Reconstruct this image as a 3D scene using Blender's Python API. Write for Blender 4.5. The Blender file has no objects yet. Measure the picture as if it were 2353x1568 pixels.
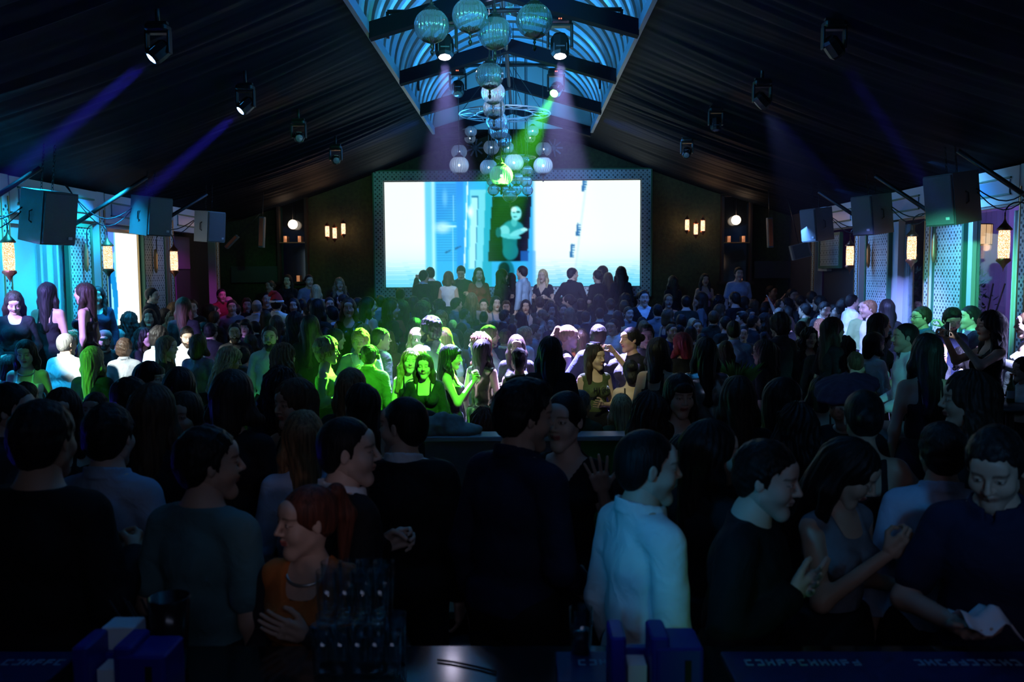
import bpy, bmesh, math, random
import numpy as np
from mathutils import Vector, Matrix
S = bpy.context.scene
COL = S.collection
D = bpy.data

# ------------------------------------------------------------------ camera
W_PX, H_PX, F_PX = 2353.0, 1568.0, 2000.0
CAM_H = 2.3
cam_d = D.cameras.new('camera')
cam_d.sensor_width = 36.0
cam_d.lens = F_PX / W_PX * 36.0
cam_d.clip_start = 0.05
cam_d.clip_end = 200
cam_d.dof.use_dof = True
cam_d.dof.focus_distance = 8.3
cam_d.dof.aperture_fstop = 3.2
cam = D.objects.new('camera', cam_d)
COL.objects.link(cam)
PITCH = math.atan(156 / F_PX)
YAW = math.atan(30.5 / F_PX)
ROLL = math.radians(0.38)
cam.rotation_mode = 'XYZ'
CAM_R = Matrix.Rotation(YAW, 3, 'Z') @ Matrix.Rotation(math.pi / 2 - PITCH, 3, 'X') @ Matrix.Rotation(-ROLL, 3, 'Z')
cam.rotation_euler = CAM_R.to_euler('XYZ')
cam.location = (0, 0, CAM_H)
S.camera = cam

def P(px, py, d):
    """point seen at photo pixel (px,py), d metres into the hall (+Y)"""
    v = CAM_R @ Vector(((px - W_PX / 2) / F_PX, -(py - H_PX / 2) / F_PX, -1.0))
    return Vector((0, 0, CAM_H)) + v * (d / v.y)

def PX(px, py, x):
    """the point of the vertical plane x = const seen at photo pixel (px,py)"""
    v = CAM_R @ Vector(((px - W_PX / 2) / F_PX, -(py - H_PX / 2) / F_PX, -1.0))
    return Vector((0, 0, CAM_H)) + v * (x / v.x)

def to_px(p):
    q = CAM_R.transposed() @ (Vector(p) - Vector((0, 0, CAM_H)))
    return (W_PX / 2 + F_PX * q.x / -q.z, H_PX / 2 - F_PX * q.y / -q.z)

# ------------------------------------------------------------------ view, world, haze
S.view_settings.view_transform = 'Standard'
S.view_settings.look = 'None'
S.view_settings.exposure = 0.0
S.view_settings.gamma = 1.0
S.view_settings.use_curve_mapping = False
cy = S.cycles
cy.use_denoising = True
cy.use_adaptive_sampling = True
cy.adaptive_threshold = 0.05
cy.max_bounces = 4
cy.diffuse_bounces = 2
cy.glossy_bounces = 3
cy.transmission_bounces = 4
cy.transparent_max_bounces = 28
cy.volume_bounces = 0
cy.caustics_reflective = False
cy.caustics_refractive = False
cy.sample_clamp_indirect = 4.0
cy.sample_clamp_direct = 30.0
world = D.worlds.new('world')
S.world = world
world.use_nodes = True
wn = world.node_tree.nodes
wn['Background'].inputs[0].default_value = (0.10, 0.16, 0.4, 1)
wn['Background'].inputs[1].default_value = 0.02
HAZE = 0.0007
if HAZE > 0:
    vs = wn.new('ShaderNodeVolumeScatter')
    vs.inputs['Color'].default_value = (1, 1, 1, 1)
    vs.inputs['Density'].default_value = HAZE
    vs.inputs['Anisotropy'].default_value = 0.2
    world.node_tree.links.new(vs.outputs[0], wn['World Output'].inputs['Volume'])

def lin(c):
    return tuple(v / 12.92 if v <= 0.04045 else ((v + 0.055) / 1.055) ** 2.4 for v in c)

def rgb(h):
    """sRGB hex to linear"""
    return lin(tuple(int(h[i:i + 2], 16) / 255 for i in (0, 2, 4)))

def spot(name, loc, target, color, power, size_deg, blend=0.3, radius=0.06):
    l = D.lights.new(name, 'SPOT')
    l.energy = power
    l.color = color
    l.spot_size = math.radians(size_deg)
    l.spot_blend = blend
    l.shadow_soft_size = radius
    o = D.objects.new(name, l)
    COL.objects.link(o)
    o.location = loc
    o.rotation_euler = (Vector(target) - Vector(loc)).to_track_quat('-Z', 'Y').to_euler()
    return o

def area(name, loc, target, color, power, sx, sy, spread=180):
    l = D.lights.new(name, 'AREA')
    l.shape = 'RECTANGLE'
    l.size = sx
    l.size_y = sy
    l.energy = power
    l.color = color
    l.spread = math.radians(spread)
    o = D.objects.new(name, l)
    COL.objects.link(o)
    o.location = loc
    o.rotation_euler = (Vector(target) - Vector(loc)).to_track_quat('-Z', 'Y').to_euler()
    return o

def point(name, loc, color, power, radius=0.05):
    l = D.lights.new(name, 'POINT')
    l.energy = power
    l.color = color
    l.shadow_soft_size = radius
    o = D.objects.new(name, l)
    COL.objects.link(o)
    o.location = loc
    return o
# ------------------------------------------------------------------ stage lights (lens pixel x, y, distance, aim point)
MH = {
    'A': (347, 135, 7.3, P(0, 425, 6.7)), 'B': (552, 255, 9.6, P(330, 450, 9.0)),
    'E': (1022, 132, 10.3, (-.75, 9.0, .6)), 'F': (1287, 130, 10.3, (.45, 9.0, .6)),
    'H': (1273, 215, 13.2, (-1.35, 8.9, 1.1)), 'G': (1052, 217, 13.2, (-.9, 10.5, 1)),
    'I': (1928, 128, 7.7, P(2110, 400, 8.1)), 'J': (1762, 245, 9.8, P(1935, 440, 10.2)),
    'C': (688, 318, 11.8, (0, 3, 1)), 'D': (773, 369, 14.1, (0, 4, 1)), 'K': (1645, 300, 12.0, (2.5, 11, 0)), 'L': (1577, 357, 14.3, (1, 9, 0)),
}
MHL = {
    'A': ('blue', 'nearest left moving head throwing a blue beam to the left', .2), 'B': ('blue', 'second left moving head throwing a blue beam to the left', .2),
    'E': ('white', 'moving head with blazing white lens, left of the globe string', .3), 'F': ('white', 'moving head with blazing white lens, right of the globe string', .3),
    'H': ('green', 'moving head with green lens firing a green beam', .25), 'G': ('off', 'unlit moving head under the skylight, left of the globe string', .25),
    'I': ('violet', 'nearest right moving head turned away, with violet beam', .2), 'J': ('violet', 'second right moving head turned away, with violet beam', .2),
    'C': ('off', 'unlit moving head third along the left roof slope', .15), 'D': ('off', 'unlit moving head fourth along the left roof slope', .15),
    'K': ('off', 'unlit moving head third along the right roof slope', .15), 'L': ('off', 'unlit moving head fourth along the right roof slope', .15),
}
def beam(key, color, power, size, blend=.35, radius=.05, off=.18):
    px, py, d, aim = MH[key]
    p = P(px, py, d); a = (Vector(aim) - p).normalized()
    return spot('moving_head_beam', p + a * off * .3, p + a * 5, color, power, size, blend, radius)
beam('A', (.045, .03, 1.0), 240000, 5.5)
beam('B', (.045, .03, 1.0), 200000, 5.5)
beam('I', (.06, .03, 1.0), 85000, 4.5)
beam('J', (.05, .04, 1.0), 45000, 4.5)
beam('E', (.36, .34, 1.0), 56000, 29, .6)
beam('F', (.40, .37, 1.0), 78000, 29, .6)
beam('H', (.10, 1.0, .04), 120000, 18, .3)
# narrower cores that show as shafts in the haze
beam('E', (.10, .08, 1.0), 16000, 8, .6)
beam('F', (.10, .08, 1.0), 16000, 8, .6)
# further stage lamps, unseen, placed to match the light on the guests
spot('stage_lamp_white', (-5.7, 7.0, 3.3), (-4.45, 9.9, 1.35), (.90, 1.0, .94), 4600, 20, .5)
spot('stage_lamp_violet', (-5.9, 7.4, 3.3), (-5.25, 10.4, 1.75), (.34, .26, 1.0), 2600, 22, .4)
spot('stage_lamp_violet', (5.3, 7.3, 3.3), (5.0, 8.8, 1.45), (.42, .46, 1.0), 6500, 34, .4)
spot('stage_lamp_blue', P(1762, 250, 9.7), (4.75, 12.3, 1.6), (.22, .28, 1.0), 5200, 34, .6)
spot('stage_lamp_green', (.6, 14.5, 4.6), (-2.2, 14.6, 1.5), (.10, 1.0, .15), 900, 36, .7)
spot('stage_lamp_green', (-5.6, 5.6, 3.2), (-3.9, 8.4, .9), (.08, 1.0, .1), 600, 24, .7)
spot('globe_fill_cold', (-.25, 9.2, 5.4), (-.2, 13.6, 4.0), (.75, .84, 1.0), 4500, 26, .6)  # added cold light hidden above the globes, brightens the ring cluster
for bx, by in ((-1.4, 12.0), (1.6, 12.4), (.2, 15.2), (3.2, 14.4), (-3.2, 15.4)):
    spot('crowd_fill_blue', (bx, by, 4.6 if abs(bx) < 2 else 4.1), (bx, by + 1.0, 0), (.04, .20, 1.0), 230, 110, 1.0, .15)  # added blue fill over the far crowd, no fixture there
spot('screen_surround_fill', (0, 11.5, 4.6), (.1, 19, 3.4), (.12, .40, 1.0), 650, 40, .6, .1)  # added blue fill that lifts the screen's patterned frame
# washes on the side walls and up into the roof
for y in (8.6, 9.7, 10.8, 11.8):
    spot('wall_wash_left', (-5.45, y, 3.7), (-6.2, y + .1, 1.6), (.01, .46, 1.0), 1300, 95, .9, .1)
area('wall_wash_right', (4.9, 14.6, 3.35), (5.7, 14.6, 2.7), (.12, .35, 1.0), 75, .2, 4.2, 120)
area('wall_wash_right', (4.9, 11.2, 3.4), (5.7, 11.2, 2.8), (.10, .42, 1.0), 55, .2, 2.4, 120)
spot('wall_wash_green', (3.3, 8.2, 3.05), (5.75, 11.3, 1.9), (.12, 1.0, .55), 700, 30, .6)
spot('terrace_lamp', (6.4, 12.6, 3.9), (8.4, 15.4, 3.6), (.45, .12, 1.0), 190, 90, .6)
spot('curtain_lamp_magenta', (-5.0, 15.6, 3.0), (-6.3, 16.2, 1.8), (.7, .06, .8), 60, 70, .6)
for s in (-1, 1):
    for y in (3.6, 6.3, 8.7, 11.1, 13.5, 15.8):
        area('skylight_strip', (-.22 + s * 1.30, y, 4.98), (-.22 + s * .1, y + .15, 5.95), (.05, .42, 1.0), 50, .12, 1.9, 130)
# bar lights behind the camera, then added fills and unseen stage lamps
spot('bar_lamp_cyan', (-2.2, -1.2, 3.1), (.55, 2.95, 1.42), (.01, .40, 1.0), 260, 9.5, .9, .15)
spot('bar_lamp_cyan', (.6, -1.6, 3.2), (1.75, 3.6, 1.55), (.03, .42, 1.0), 150, 13, .9, .15)
spot('bar_lamp_green', (.75, .9, 1.30), (.56, 2.95, 1.12), (.05, 1.0, .30), 5, 30, .9, .1)
area('bar_canopy_lamp', (.4, -.8, 3.0), (.2, 4.5, 1.4), (.50, .60, 1.0), 3.2, 2.6, .5, 120)
spot('face_fill_rose', (.7, -.6, 2.5), (-.72, 2.9, 1.5), (.95, .72, .9), 24, 9, .8, .1)  # added pinkish fill aimed at the red haired woman
spot('face_fill_rose', (.2, -1.0, 2.7), (1.75, 3.0, 1.4), (.80, .62, .95), 10, 18, .9, .1)  # same added fill for the faces on the right
spot('globe_fill_green', (.9, 4.6, 4.9), (-.35, 7.9, 4.72), (.10, 1.0, .35), 700, 22, .7, .1)  # added green light for glints on the top globes, no such lamp
spot('globe_fill_blue', (-1.3, 4.6, 4.9), (-.35, 8.6, 4.72), (.15, .6, 1.0), 1100, 24, .7, .1)  # added blue partner of the green globe light
for s in (-1, 1):
    spot('roof_fold_fill', (-.22 + s * .9, 15.9, 4.75), (-.22 + s * 3.2, 15.2, 4.42), (.06, .26, 1.0), 260, 60, .9, .05)  # added grazing fill for blue streaks on the ceiling folds
spot('waiter_fill_teal', (2.4, -1.0, 3.3), (3.45, 8.1, 1.3), (.12, .75, .8), 900, 8, .5, .1)  # added narrow fill for the slim waiter's shirt
spot('globe_fill_green', (-.15, 11.0, 5.7), P(1125, 174, 10.0), (.10, 1.0, .10), 500, 14, .5, .05)  # added unseen light that turns one globe green
spot('stage_lamp_green', (.9, 4.4, 4.85), (-1.0, 8.4, 1.4), (.08, 1.0, .04), 5000, 13, .5)
spot('stage_lamp_amber', (-.4, 3.9, 4.9), (.95, 8.4, 1.4), (.75, .85, .45), 600, 14, .7)

# ------------------------------------------------------------------ materials
def _nt(name):
    m = D.materials.new(name)
    m.use_nodes = True
    return m, m.node_tree.nodes, m.node_tree.links, m.node_tree.nodes['Principled BSDF']

def mat(name, color, rough=0.6, metal=0.0, emit=None, strength=0.0, noise=0.0, nscale=8.0, bump=0.0, spec=None):
    m, n, l, b = _nt(name)
    b.inputs['Base Color'].default_value = (*color, 1)
    b.inputs['Roughness'].default_value = rough
    b.inputs['Metallic'].default_value = metal
    if spec is not None:
        b.inputs['Specular IOR Level'].default_value = spec
    if emit:
        b.inputs['Emission Color'].default_value = (*emit, 1)
        b.inputs['Emission Strength'].default_value = strength
    if noise or bump:
        tc = n.new('ShaderNodeTexCoord')
        nz = n.new('ShaderNodeTexNoise')
        nz.inputs['Scale'].default_value = nscale
        nz.inputs['Detail'].default_value = 4
        l.new(tc.outputs['Object'], nz.inputs['Vector'])
        if noise:
            mr = n.new('ShaderNodeMapRange')
            mr.inputs['To Min'].default_value = 1 - noise
            mr.inputs['To Max'].default_value = 1 + noise
            l.new(nz.outputs['Fac'], mr.inputs['Value'])
            mx = n.new('ShaderNodeVectorMath')
            mx.operation = 'SCALE'
            mx.inputs[0].default_value = color
            l.new(mr.outputs[0], mx.inputs['Scale'])
            l.new(mx.outputs[0], b.inputs['Base Color'])
        if bump:
            bp = n.new('ShaderNodeBump')
            bp.inputs['Strength'].default_value = bump
            bp.inputs['Distance'].default_value = 0.01
            l.new(nz.outputs['Fac'], bp.inputs['Height'])
            l.new(bp.outputs[0], b.inputs['Normal'])
    return m

def emis(name, color, strength):
    m = D.materials.new(name)
    m.use_nodes = True
    n = m.node_tree.nodes
    n.remove(n['Principled BSDF'])
    e = n.new('ShaderNodeEmission')
    e.inputs[0].default_value = (*color, 1)
    e.inputs[1].default_value = strength
    m.node_tree.links.new(e.outputs[0], n['Material Output'].inputs[0])
    return m

def obj_color_mat(name, kind):
    """a material whose colour is the object's own colour (skin, hair, cloth ...)"""
    m, n, l, b = _nt(name)
    oi = n.new('ShaderNodeObjectInfo')
    tc = n.new('ShaderNodeTexCoord')
    vm = n.new('ShaderNodeVectorMath')
    vm.operation = 'MULTIPLY'
    l.new(oi.outputs['Color'], vm.inputs[0])
    l.new(vm.outputs[0], b.inputs['Base Color'])
    if kind == 'skin':
        at = n.new('ShaderNodeAttribute')
        at.attribute_name = 'tint'
        l.new(at.outputs['Color'], vm.inputs[1])
        b.inputs['Roughness'].default_value = 0.5
        b.inputs['Specular IOR Level'].default_value = 0.35
    elif kind == 'hair':
        mp = n.new('ShaderNodeMapping')
        mp.inputs['Scale'].default_value = (85, 85, 5)
        l.new(tc.outputs['Object'], mp.inputs[0])
        nz = n.new('ShaderNodeTexNoise')
        nz.inputs['Scale'].default_value = 1.0
        nz.inputs['Detail'].default_value = 3
        nz.inputs['Distortion'].default_value = 0.4
        l.new(mp.outputs[0], nz.inputs['Vector'])
        mr = n.new('ShaderNodeMapRange')
        mr.inputs['From Min'].default_value = 0.3
        mr.inputs['From Max'].default_value = 0.7
        mr.inputs['To Min'].default_value = 0.35
        mr.inputs['To Max'].default_value = 1.45
        l.new(nz.outputs['Fac'], mr.inputs['Value'])
        l.new(mr.outputs[0], vm.inputs[1])
        bp = n.new('ShaderNodeBump')
        bp.inputs['Strength'].default_value = 0.9
        bp.inputs['Distance'].default_value = 0.006
        l.new(nz.outputs['Fac'], bp.inputs['Height'])
        l.new(bp.outputs[0], b.inputs['Normal'])
        b.inputs['Roughness'].default_value = 0.52
        b.inputs['Specular IOR Level'].default_value = 0.22
    else:
        nz = n.new('ShaderNodeTexNoise')
        nz.inputs['Scale'].default_value = 9.0
        nz.inputs['Detail'].default_value = 3
        nz.inputs['Distortion'].default_value = 0.8
        l.new(tc.outputs['Object'], nz.inputs['Vector'])
        mr = n.new('ShaderNodeMapRange')
        mr.inputs['To Min'].default_value = 0.8
        mr.inputs['To Max'].default_value = 1.15
        l.new(nz.outputs['Fac'], mr.inputs['Value'])
        l.new(mr.outputs[0], vm.inputs[1])
        bp = n.new('ShaderNodeBump')
        bp.inputs['Strength'].default_value = 0.6
        bp.inputs['Distance'].default_value = 0.03
        l.new(nz.outputs['Fac'], bp.inputs['Height'])
        l.new(bp.outputs[0], b.inputs['Normal'])
        b.inputs['Roughness'].default_value = 0.8
        b.inputs['Specular IOR Level'].default_value = 0.2
        if kind == 'satin':
            b.inputs['Roughness'].default_value = 0.38
            b.inputs['Specular IOR Level'].default_value = 0.5
        if kind == 'sequin':
            vo = n.new('ShaderNodeTexVoronoi')
            vo.inputs['Scale'].default_value = 75
            l.new(tc.outputs['Object'], vo.inputs['Vector'])
            b2 = n.new('ShaderNodeBump')
            b2.inputs['Strength'].default_value = 1.0
            b2.inputs['Distance'].default_value = 0.01
            sp = n.new('ShaderNodeSeparateColor')
            l.new(vo.outputs['Color'], sp.inputs[0])
            l.new(sp.outputs[0], b2.inputs['Height'])
            l.new(b2.outputs[0], b.inputs['Normal'])
            b.inputs['Roughness'].default_value = 0.25
            b.inputs['Metallic'].default_value = 0.85
        if kind == 'plaid':
            sp = n.new('ShaderNodeSeparateXYZ')
            l.new(tc.outputs['Object'], sp.inputs[0])
            acc = None
            for ax, fr in (('X', 70), ('Z', 70)):
                mm = n.new('ShaderNodeMath'); mm.operation = 'MULTIPLY'
                mm.inputs[1].default_value = fr
                l.new(sp.outputs[ax], mm.inputs[0])
                sn = n.new('ShaderNodeMath'); sn.operation = 'SINE'
                l.new(mm.outputs[0], sn.inputs[0])
                gt = n.new('ShaderNodeMath'); gt.operation = 'GREATER_THAN'
                gt.inputs[1].default_value = 0.35
                l.new(sn.outputs[0], gt.inputs[0])
                if acc is None:
                    acc = gt
                else:
                    ad = n.new('ShaderNodeMath'); ad.operation = 'ADD'
                    l.new(acc.outputs[0], ad.inputs[0]); l.new(gt.outputs[0], ad.inputs[1])
                    acc = ad
            mr2 = n.new('ShaderNodeMapRange')
            mr2.inputs['From Max'].default_value = 2
            mr2.inputs['To Min'].default_value = 1.3
            mr2.inputs['To Max'].default_value = 0.15
            l.new(acc.outputs[0], mr2.inputs['Value'])
            l.new(mr2.outputs[0], vm.inputs[1])
    return m

M = {}
for k in ('skin', 'hair', 'cloth', 'satin', 'sequin', 'plaid'):
    M[k] = obj_color_mat(k, k)
M['black_metal'] = mat('black_metal', (0.012, 0.012, 0.014), 0.45, 0.3)
M['dark'] = mat('dark_matt', (0.01, 0.01, 0.012), 0.8)

# ------------------------------------------------------------------ mesh helpers
def link(name, me, m=None, parent=None, loc=None, rot=None):
    o = D.objects.new(name, me)
    COL.objects.link(o)
    if m is not None and me is not None and len(me.materials) == 0:
        me.materials.append(m)
    if parent is not None:
        o.parent = parent
    if loc is not None:
        o.location = loc
    if rot is not None:
        o.rotation_euler = rot
    return o

def empty(name, loc, rot=(0, 0, 0)):
    o = D.objects.new(name, None)
    COL.objects.link(o)
    o.empty_display_size = 0.1
    o.location = loc
    o.rotation_euler = rot
    return o

def tag(o, label=None, cat=None, group=None, kind=None):
    if label: o['label'] = label
    if cat: o['category'] = cat
    if group: o['group'] = group
    if kind: o['kind'] = kind
    return o

def np_mesh(name, V, F, smooth=True, tint=None):
    """V (n,3), F (m,4) quads"""
    me = D.meshes.new(name)
    V = np.asarray(V, np.float32)
    F = np.asarray(F, np.int32)
    k = F.shape[1]
    me.vertices.add(len(V))
    me.vertices.foreach_set('co', V.ravel())
    me.loops.add(F.size)
    me.loops.foreach_set('vertex_index', F.ravel())
    me.polygons.add(len(F))
    me.polygons.foreach_set('loop_start', np.arange(0, F.size, k, dtype=np.int32))
    me.polygons.foreach_set('use_smooth', np.full(len(F), smooth, bool))
    me.update(calc_edges=True)
    if tint is not None:
        at = me.color_attributes.new('tint', 'FLOAT_COLOR', 'POINT')
        c = np.ones((len(V), 4), np.float32)
        c[:, :3] = tint
        at.data.foreach_set('color', c.ravel())
    return me

class MB:
    """collects shapes into one mesh"""
    def __init__(s):
        s.v = []; s.f = []; s.sm = []
    def add(s, vs, fs, smooth=False):
        o = len(s.v)
        s.v += [tuple(v) for v in vs]
        s.f += [tuple(i + o for i in f) for f in fs]
        s.sm += [smooth] * len(fs)
        return s
    def box(s, c, d, R=None, taper=1.0):
        hx, hy, hz = d[0] / 2, d[1] / 2, d[2] / 2
        vs = []
        for z in (-1, 1):
            t = taper if z > 0 else 1
            for x, y in ((-1, -1), (1, -1), (1, 1), (-1, 1)):
                v = Vector((x * hx * t, y * hy * t, z * hz))
                if R is not None: v = R @ v
                vs.append(v + Vector(c))
        return s.add(vs, [(0, 3, 2, 1), (4, 5, 6, 7), (0, 1, 5, 4), (1, 2, 6, 5), (2, 3, 7, 6), (3, 0, 4, 7)])
    def rbox(s, c, d, r=0.01, R=None, seg=3):
        """box with rounded vertical edges and small bevels"""
        hx, hy, hz = d[0] / 2, d[1] / 2, d[2] / 2
        r = min(r, hx * .99, hy * .99, hz * .99)
        rings = []
        b = r * 0.5
        for z, ins in ((-hz, b), (-hz + b, 0), (hz - b, 0), (hz, b)):
            ring = []
            for q, (sx, sy) in enumerate(((1, 1), (-1, 1), (-1, -1), (1, -1))):
                for i in range(seg + 1):
                    a = (q + i / seg) * math.pi / 2
                    ring.append(Vector((sx * (hx - r) + math.cos(a) * (r - ins if r > ins else 0), sy * (hy - r) + math.sin(a) * (r - ins if r > ins else 0), z)))
            rings.append(ring)
        return s.loft(rings, R, c, cap=True, smooth=False)
    def loft(s, rings, R=None, c=(0, 0, 0), cap=False, smooth=True, closed=True):
        o = len(s.v)
        n = len(rings[0])
        for r in rings:
            for v in r:
                v = Vector(v)
                if R is not None: v = R @ v
                s.v.append(tuple(v + Vector(c)))
        m = n if closed else n - 1
        for i in range(len(rings) - 1):
            for j in range(m):
                a = o + i * n + j; b = o + i * n + (j + 1) % n
                s.f.append((a, b, b + n, a + n)); s.sm.append(smooth)
        if cap:
            s.f.append(tuple(o + i for i in reversed(range(n)))); s.sm.append(False)
            s.f.append(tuple(o + (len(rings) - 1) * n + i for i in range(n))); s.sm.append(False)
        return s
    def lathe(s, prof, c=(0, 0, 0), n=16, R=None, cap=False, ribs=0, amp=0.0, smooth=True):
        rings = []
        for r, z in prof:
            ring = []
            for i in range(n):
                a = 2 * math.pi * i / n
                rr = r * (1 + (amp * (abs(math.cos(a * ribs / 2)) - 0.6) if ribs else 0))
                ring.append((rr * math.cos(a), rr * math.sin(a), z))
            rings.append(ring)
        return s.loft(rings, R, c, cap, smooth)
    def tube(s, pts, r, n=8, cap=True):
        pts = [Vector(p) for p in pts]
        rings = []
        up = Vector((0, 0, 1))
        for i, p in enumerate(pts):
            t = (pts[min(i + 1, len(pts) - 1)] - pts[max(i - 1, 0)])
            if t.length < 1e-9: t = Vector((0, 0, 1))
            t.normalize()
            ref = up if abs(t.dot(up)) < 0.95 else Vector((1, 0, 0))
            a = t.cross(ref).normalized(); b = t.cross(a).normalized()
            rr = r[i] if isinstance(r, (list, tuple)) else r
            rings.append([p + (a * math.cos(2 * math.pi * j / n) + b * math.sin(2 * math.pi * j / n)) * rr for j in range(n)])
        return s.loft(rings, cap=cap)
    def mesh(s, name):
        me = D.meshes.new(name)
        me.from_pydata(s.v, [], s.f)
        me.polygons.foreach_set('use_smooth', s.sm)
        me.update()
        return me
    def obj(s, name, m, parent=None, loc=None, rot=None, center=False):
        if center and loc is None:
            xs = np.array(s.v)
            c = (xs.min(0) + xs.max(0)) / 2; c[2] = xs[:, 2].min()
            s.v = [tuple(v) for v in xs - c]
            loc = tuple(c)
        o = link(name, s.mesh(name), m, parent, loc, rot)
        return o

def rot_to(d):
    return Vector(d).to_track_quat('Z', 'Y').to_matrix()

# ------------------------------------------------------------------ surface from a signed distance grid
def surfnet(F, o, h):
    Sg = F < 0
    cnt = np.zeros(tuple(n - 1 for n in F.shape), np.int8)
    sl = [slice(0, -1), slice(1, None)]
    for a in (0, 1):
        for b in (0, 1):
            for c in (0, 1):
                cnt += Sg[sl[a], sl[b], sl[c]]
    act = (cnt > 0) & (cnt < 8)
    I = np.argwhere(act)
    if len(I) == 0:
        return np.zeros((0, 3)), np.zeros((0, 4), int)
    cv = {}
    for a in (0, 1):
        for b in (0, 1):
            for c in (0, 1):
                cv[(a, b, c)] = F[I[:, 0] + a, I[:, 1] + b, I[:, 2] + c]
    acc = np.zeros((len(I), 3)); num = np.zeros(len(I))
    for k0 in cv:
        for ax in range(3):
            if k0[ax] == 0:
                k1 = list(k0); k1[ax] = 1; k1 = tuple(k1)
                va, vb = cv[k0], cv[k1]
                m = (va < 0) != (vb < 0)
                t = np.where(m, va / np.where(m, va - vb, 1), 0)
                p = np.tile(np.array(k0, float), (len(I), 1))
                p[:, ax] += t
                acc += p * m[:, None]; num += m
    V = np.asarray(o) + h * (I + acc / num[:, None])
    ids = -np.ones(act.shape, np.int64)
    ids[I[:, 0], I[:, 1], I[:, 2]] = np.arange(len(I))
    faces = []
    for ax in range(3):
        u, w = [(1, 2), (2, 0), (0, 1)][ax]
        n = list(F.shape)
        s0 = [slice(1, n[q] - 1) for q in range(3)]; s1 = list(s0)
        s0[ax] = slice(0, n[ax] - 1); s1[ax] = slice(1, n[ax])
        A = Sg[tuple(s0)]; B = Sg[tuple(s1)]
        E = np.argwhere(A != B)
        if len(E) == 0: continue
        inside = A[E[:, 0], E[:, 1], E[:, 2]]
        c = E.copy()
        for q in range(3):
            if q != ax: c[:, q] += 1
        def cell(du, dw):
            d = c.copy(); d[:, u] += du; d[:, w] += dw
            return ids[d[:, 0], d[:, 1], d[:, 2]]
        q = np.stack([cell(-1, -1), cell(0, -1), cell(0, 0), cell(-1, 0)], 1)
        q[~inside] = q[~inside][:, ::-1]
        faces.append(q)
    Fc = np.concatenate(faces)
    Fc = Fc[(Fc >= 0).all(1)]
    return V, Fc

class Grid:
    def __init__(s, lo, hi, h):
        s.lo = np.array(lo, np.float32); s.h = h
        s.n = np.maximum(np.ceil((np.array(hi) - s.lo) / h).astype(int) + 1, 4)
        s.ax = [(s.lo[i] + h * np.arange(s.n[i])).astype(np.float32) for i in range(3)]
    def full(s, v=1.0):
        return np.full(tuple(s.n), v, np.float32)
    def sub(s, lo, hi):
        r = []
        for i in range(3):
            a = int(np.clip(math.floor((lo[i] - s.lo[i]) / s.h), 0, s.n[i]))
            b = int(np.clip(math.ceil((hi[i] - s.lo[i]) / s.h) + 1, 0, s.n[i]))
            r.append(slice(a, b))
        return tuple(r)
    def xyz(s, sl=None):
        sl = sl or (slice(None),) * 3
        return s.ax[0][sl[0]][:, None, None], s.ax[1][sl[1]][None, :, None], s.ax[2][sl[2]][None, None, :]
    def mesh(s, F):
        return surfnet(F, s.lo, s.h)

def sminf(a, b, k):
    if k <= 0: return np.minimum(a, b)
    h = np.maximum(k - np.abs(a - b), 0) / k
    return np.minimum(a, b) - h * h * k * 0.25

def smaxf(a, b, k):
    return -sminf(-a, -b, k)

class Prim:
    """capsule with two radii (kind c) or ellipsoid in a rotated frame (kind e)"""
    def __init__(s, kind, a, b, r, tag='', R=None, yscale=1.0):
        s.k = kind; s.a = np.array(a, float); s.b = np.array(b, float); s.r = r; s.tag = tag; s.R = R
    def bbox(s, m):
        if s.k == 'c':
            rr = max(s.r) + m
            return np.minimum(s.a, s.b) - rr, np.maximum(s.a, s.b) + rr
        rr = (max(s.b) if s.R is not None else s.b) + m
        return s.a - rr, s.a + rr
    def dist(s, x, y, z, off=0.0):
        if s.k == 'c':
            ba = s.b - s.a
            L = float(ba @ ba) + 1e-9
            px, py, pz = x - s.a[0], y - s.a[1], z - s.a[2]
            t = np.clip((px * ba[0] + py * ba[1] + pz * ba[2]) / L, 0, 1)
            d = np.sqrt((px - t * ba[0]) ** 2 + (py - t * ba[1]) ** 2 + (pz - t * ba[2]) ** 2)
            return d - (s.r[0] + off) - t * (s.r[1] - s.r[0])
        px, py, pz = x - s.a[0], y - s.a[1], z - s.a[2]
        if s.R is not None:
            R = s.R
            px, py, pz = (R[0][0] * px + R[1][0] * py + R[2][0] * pz, R[0][1] * px + R[1][1] * py + R[2][1] * pz, R[0][2] * px + R[1][2] * py + R[2][2] * pz)
        r = s.b + off
        k0 = np.sqrt((px / r[0]) ** 2 + (py / r[1]) ** 2 + (pz / r[2]) ** 2)
        k1 = np.sqrt((px / r[0] ** 2) ** 2 + (py / r[1] ** 2) ** 2 + (pz / r[2] ** 2) ** 2) + 1e-6
        return k0 * (k0 - 1) / k1

def blend(g, prims, off=0.0, k=0.03, init=None):
    F = g.full(1.0) if init is None else init
    for p in prims:
        lo, hi = p.bbox(off + k + 3 * g.h)
        sl = g.sub(lo, hi)
        x, y, z = g.xyz(sl)
        if 0 in F[sl].shape: continue
        F[sl] = sminf(F[sl], p.dist(x, y, z, off).astype(np.float32), k)
    return F

def C(a, b, r0, r1, t=''): return Prim('c', a, b, (r0, r1), t)
def E(c, r, t='', R=None): return Prim('e', c, r, None, t, R)

# ------------------------------------------------------------------ heads (local: centre between the ears, looking +Y, 0.24 tall)
def smooth_noise(x, y, z, f, seed=0):
    r = np.random.RandomState(seed)
    v = 0
    for i in range(5):
        d = r.normal(size=3); d /= np.linalg.norm(d)
        v = v + np.sin((x * d[0] + y * d[1] + z * d[2]) * f * (0.7 + 0.25 * i) + r.uniform(0, 6.28))
    return v / 5

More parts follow.
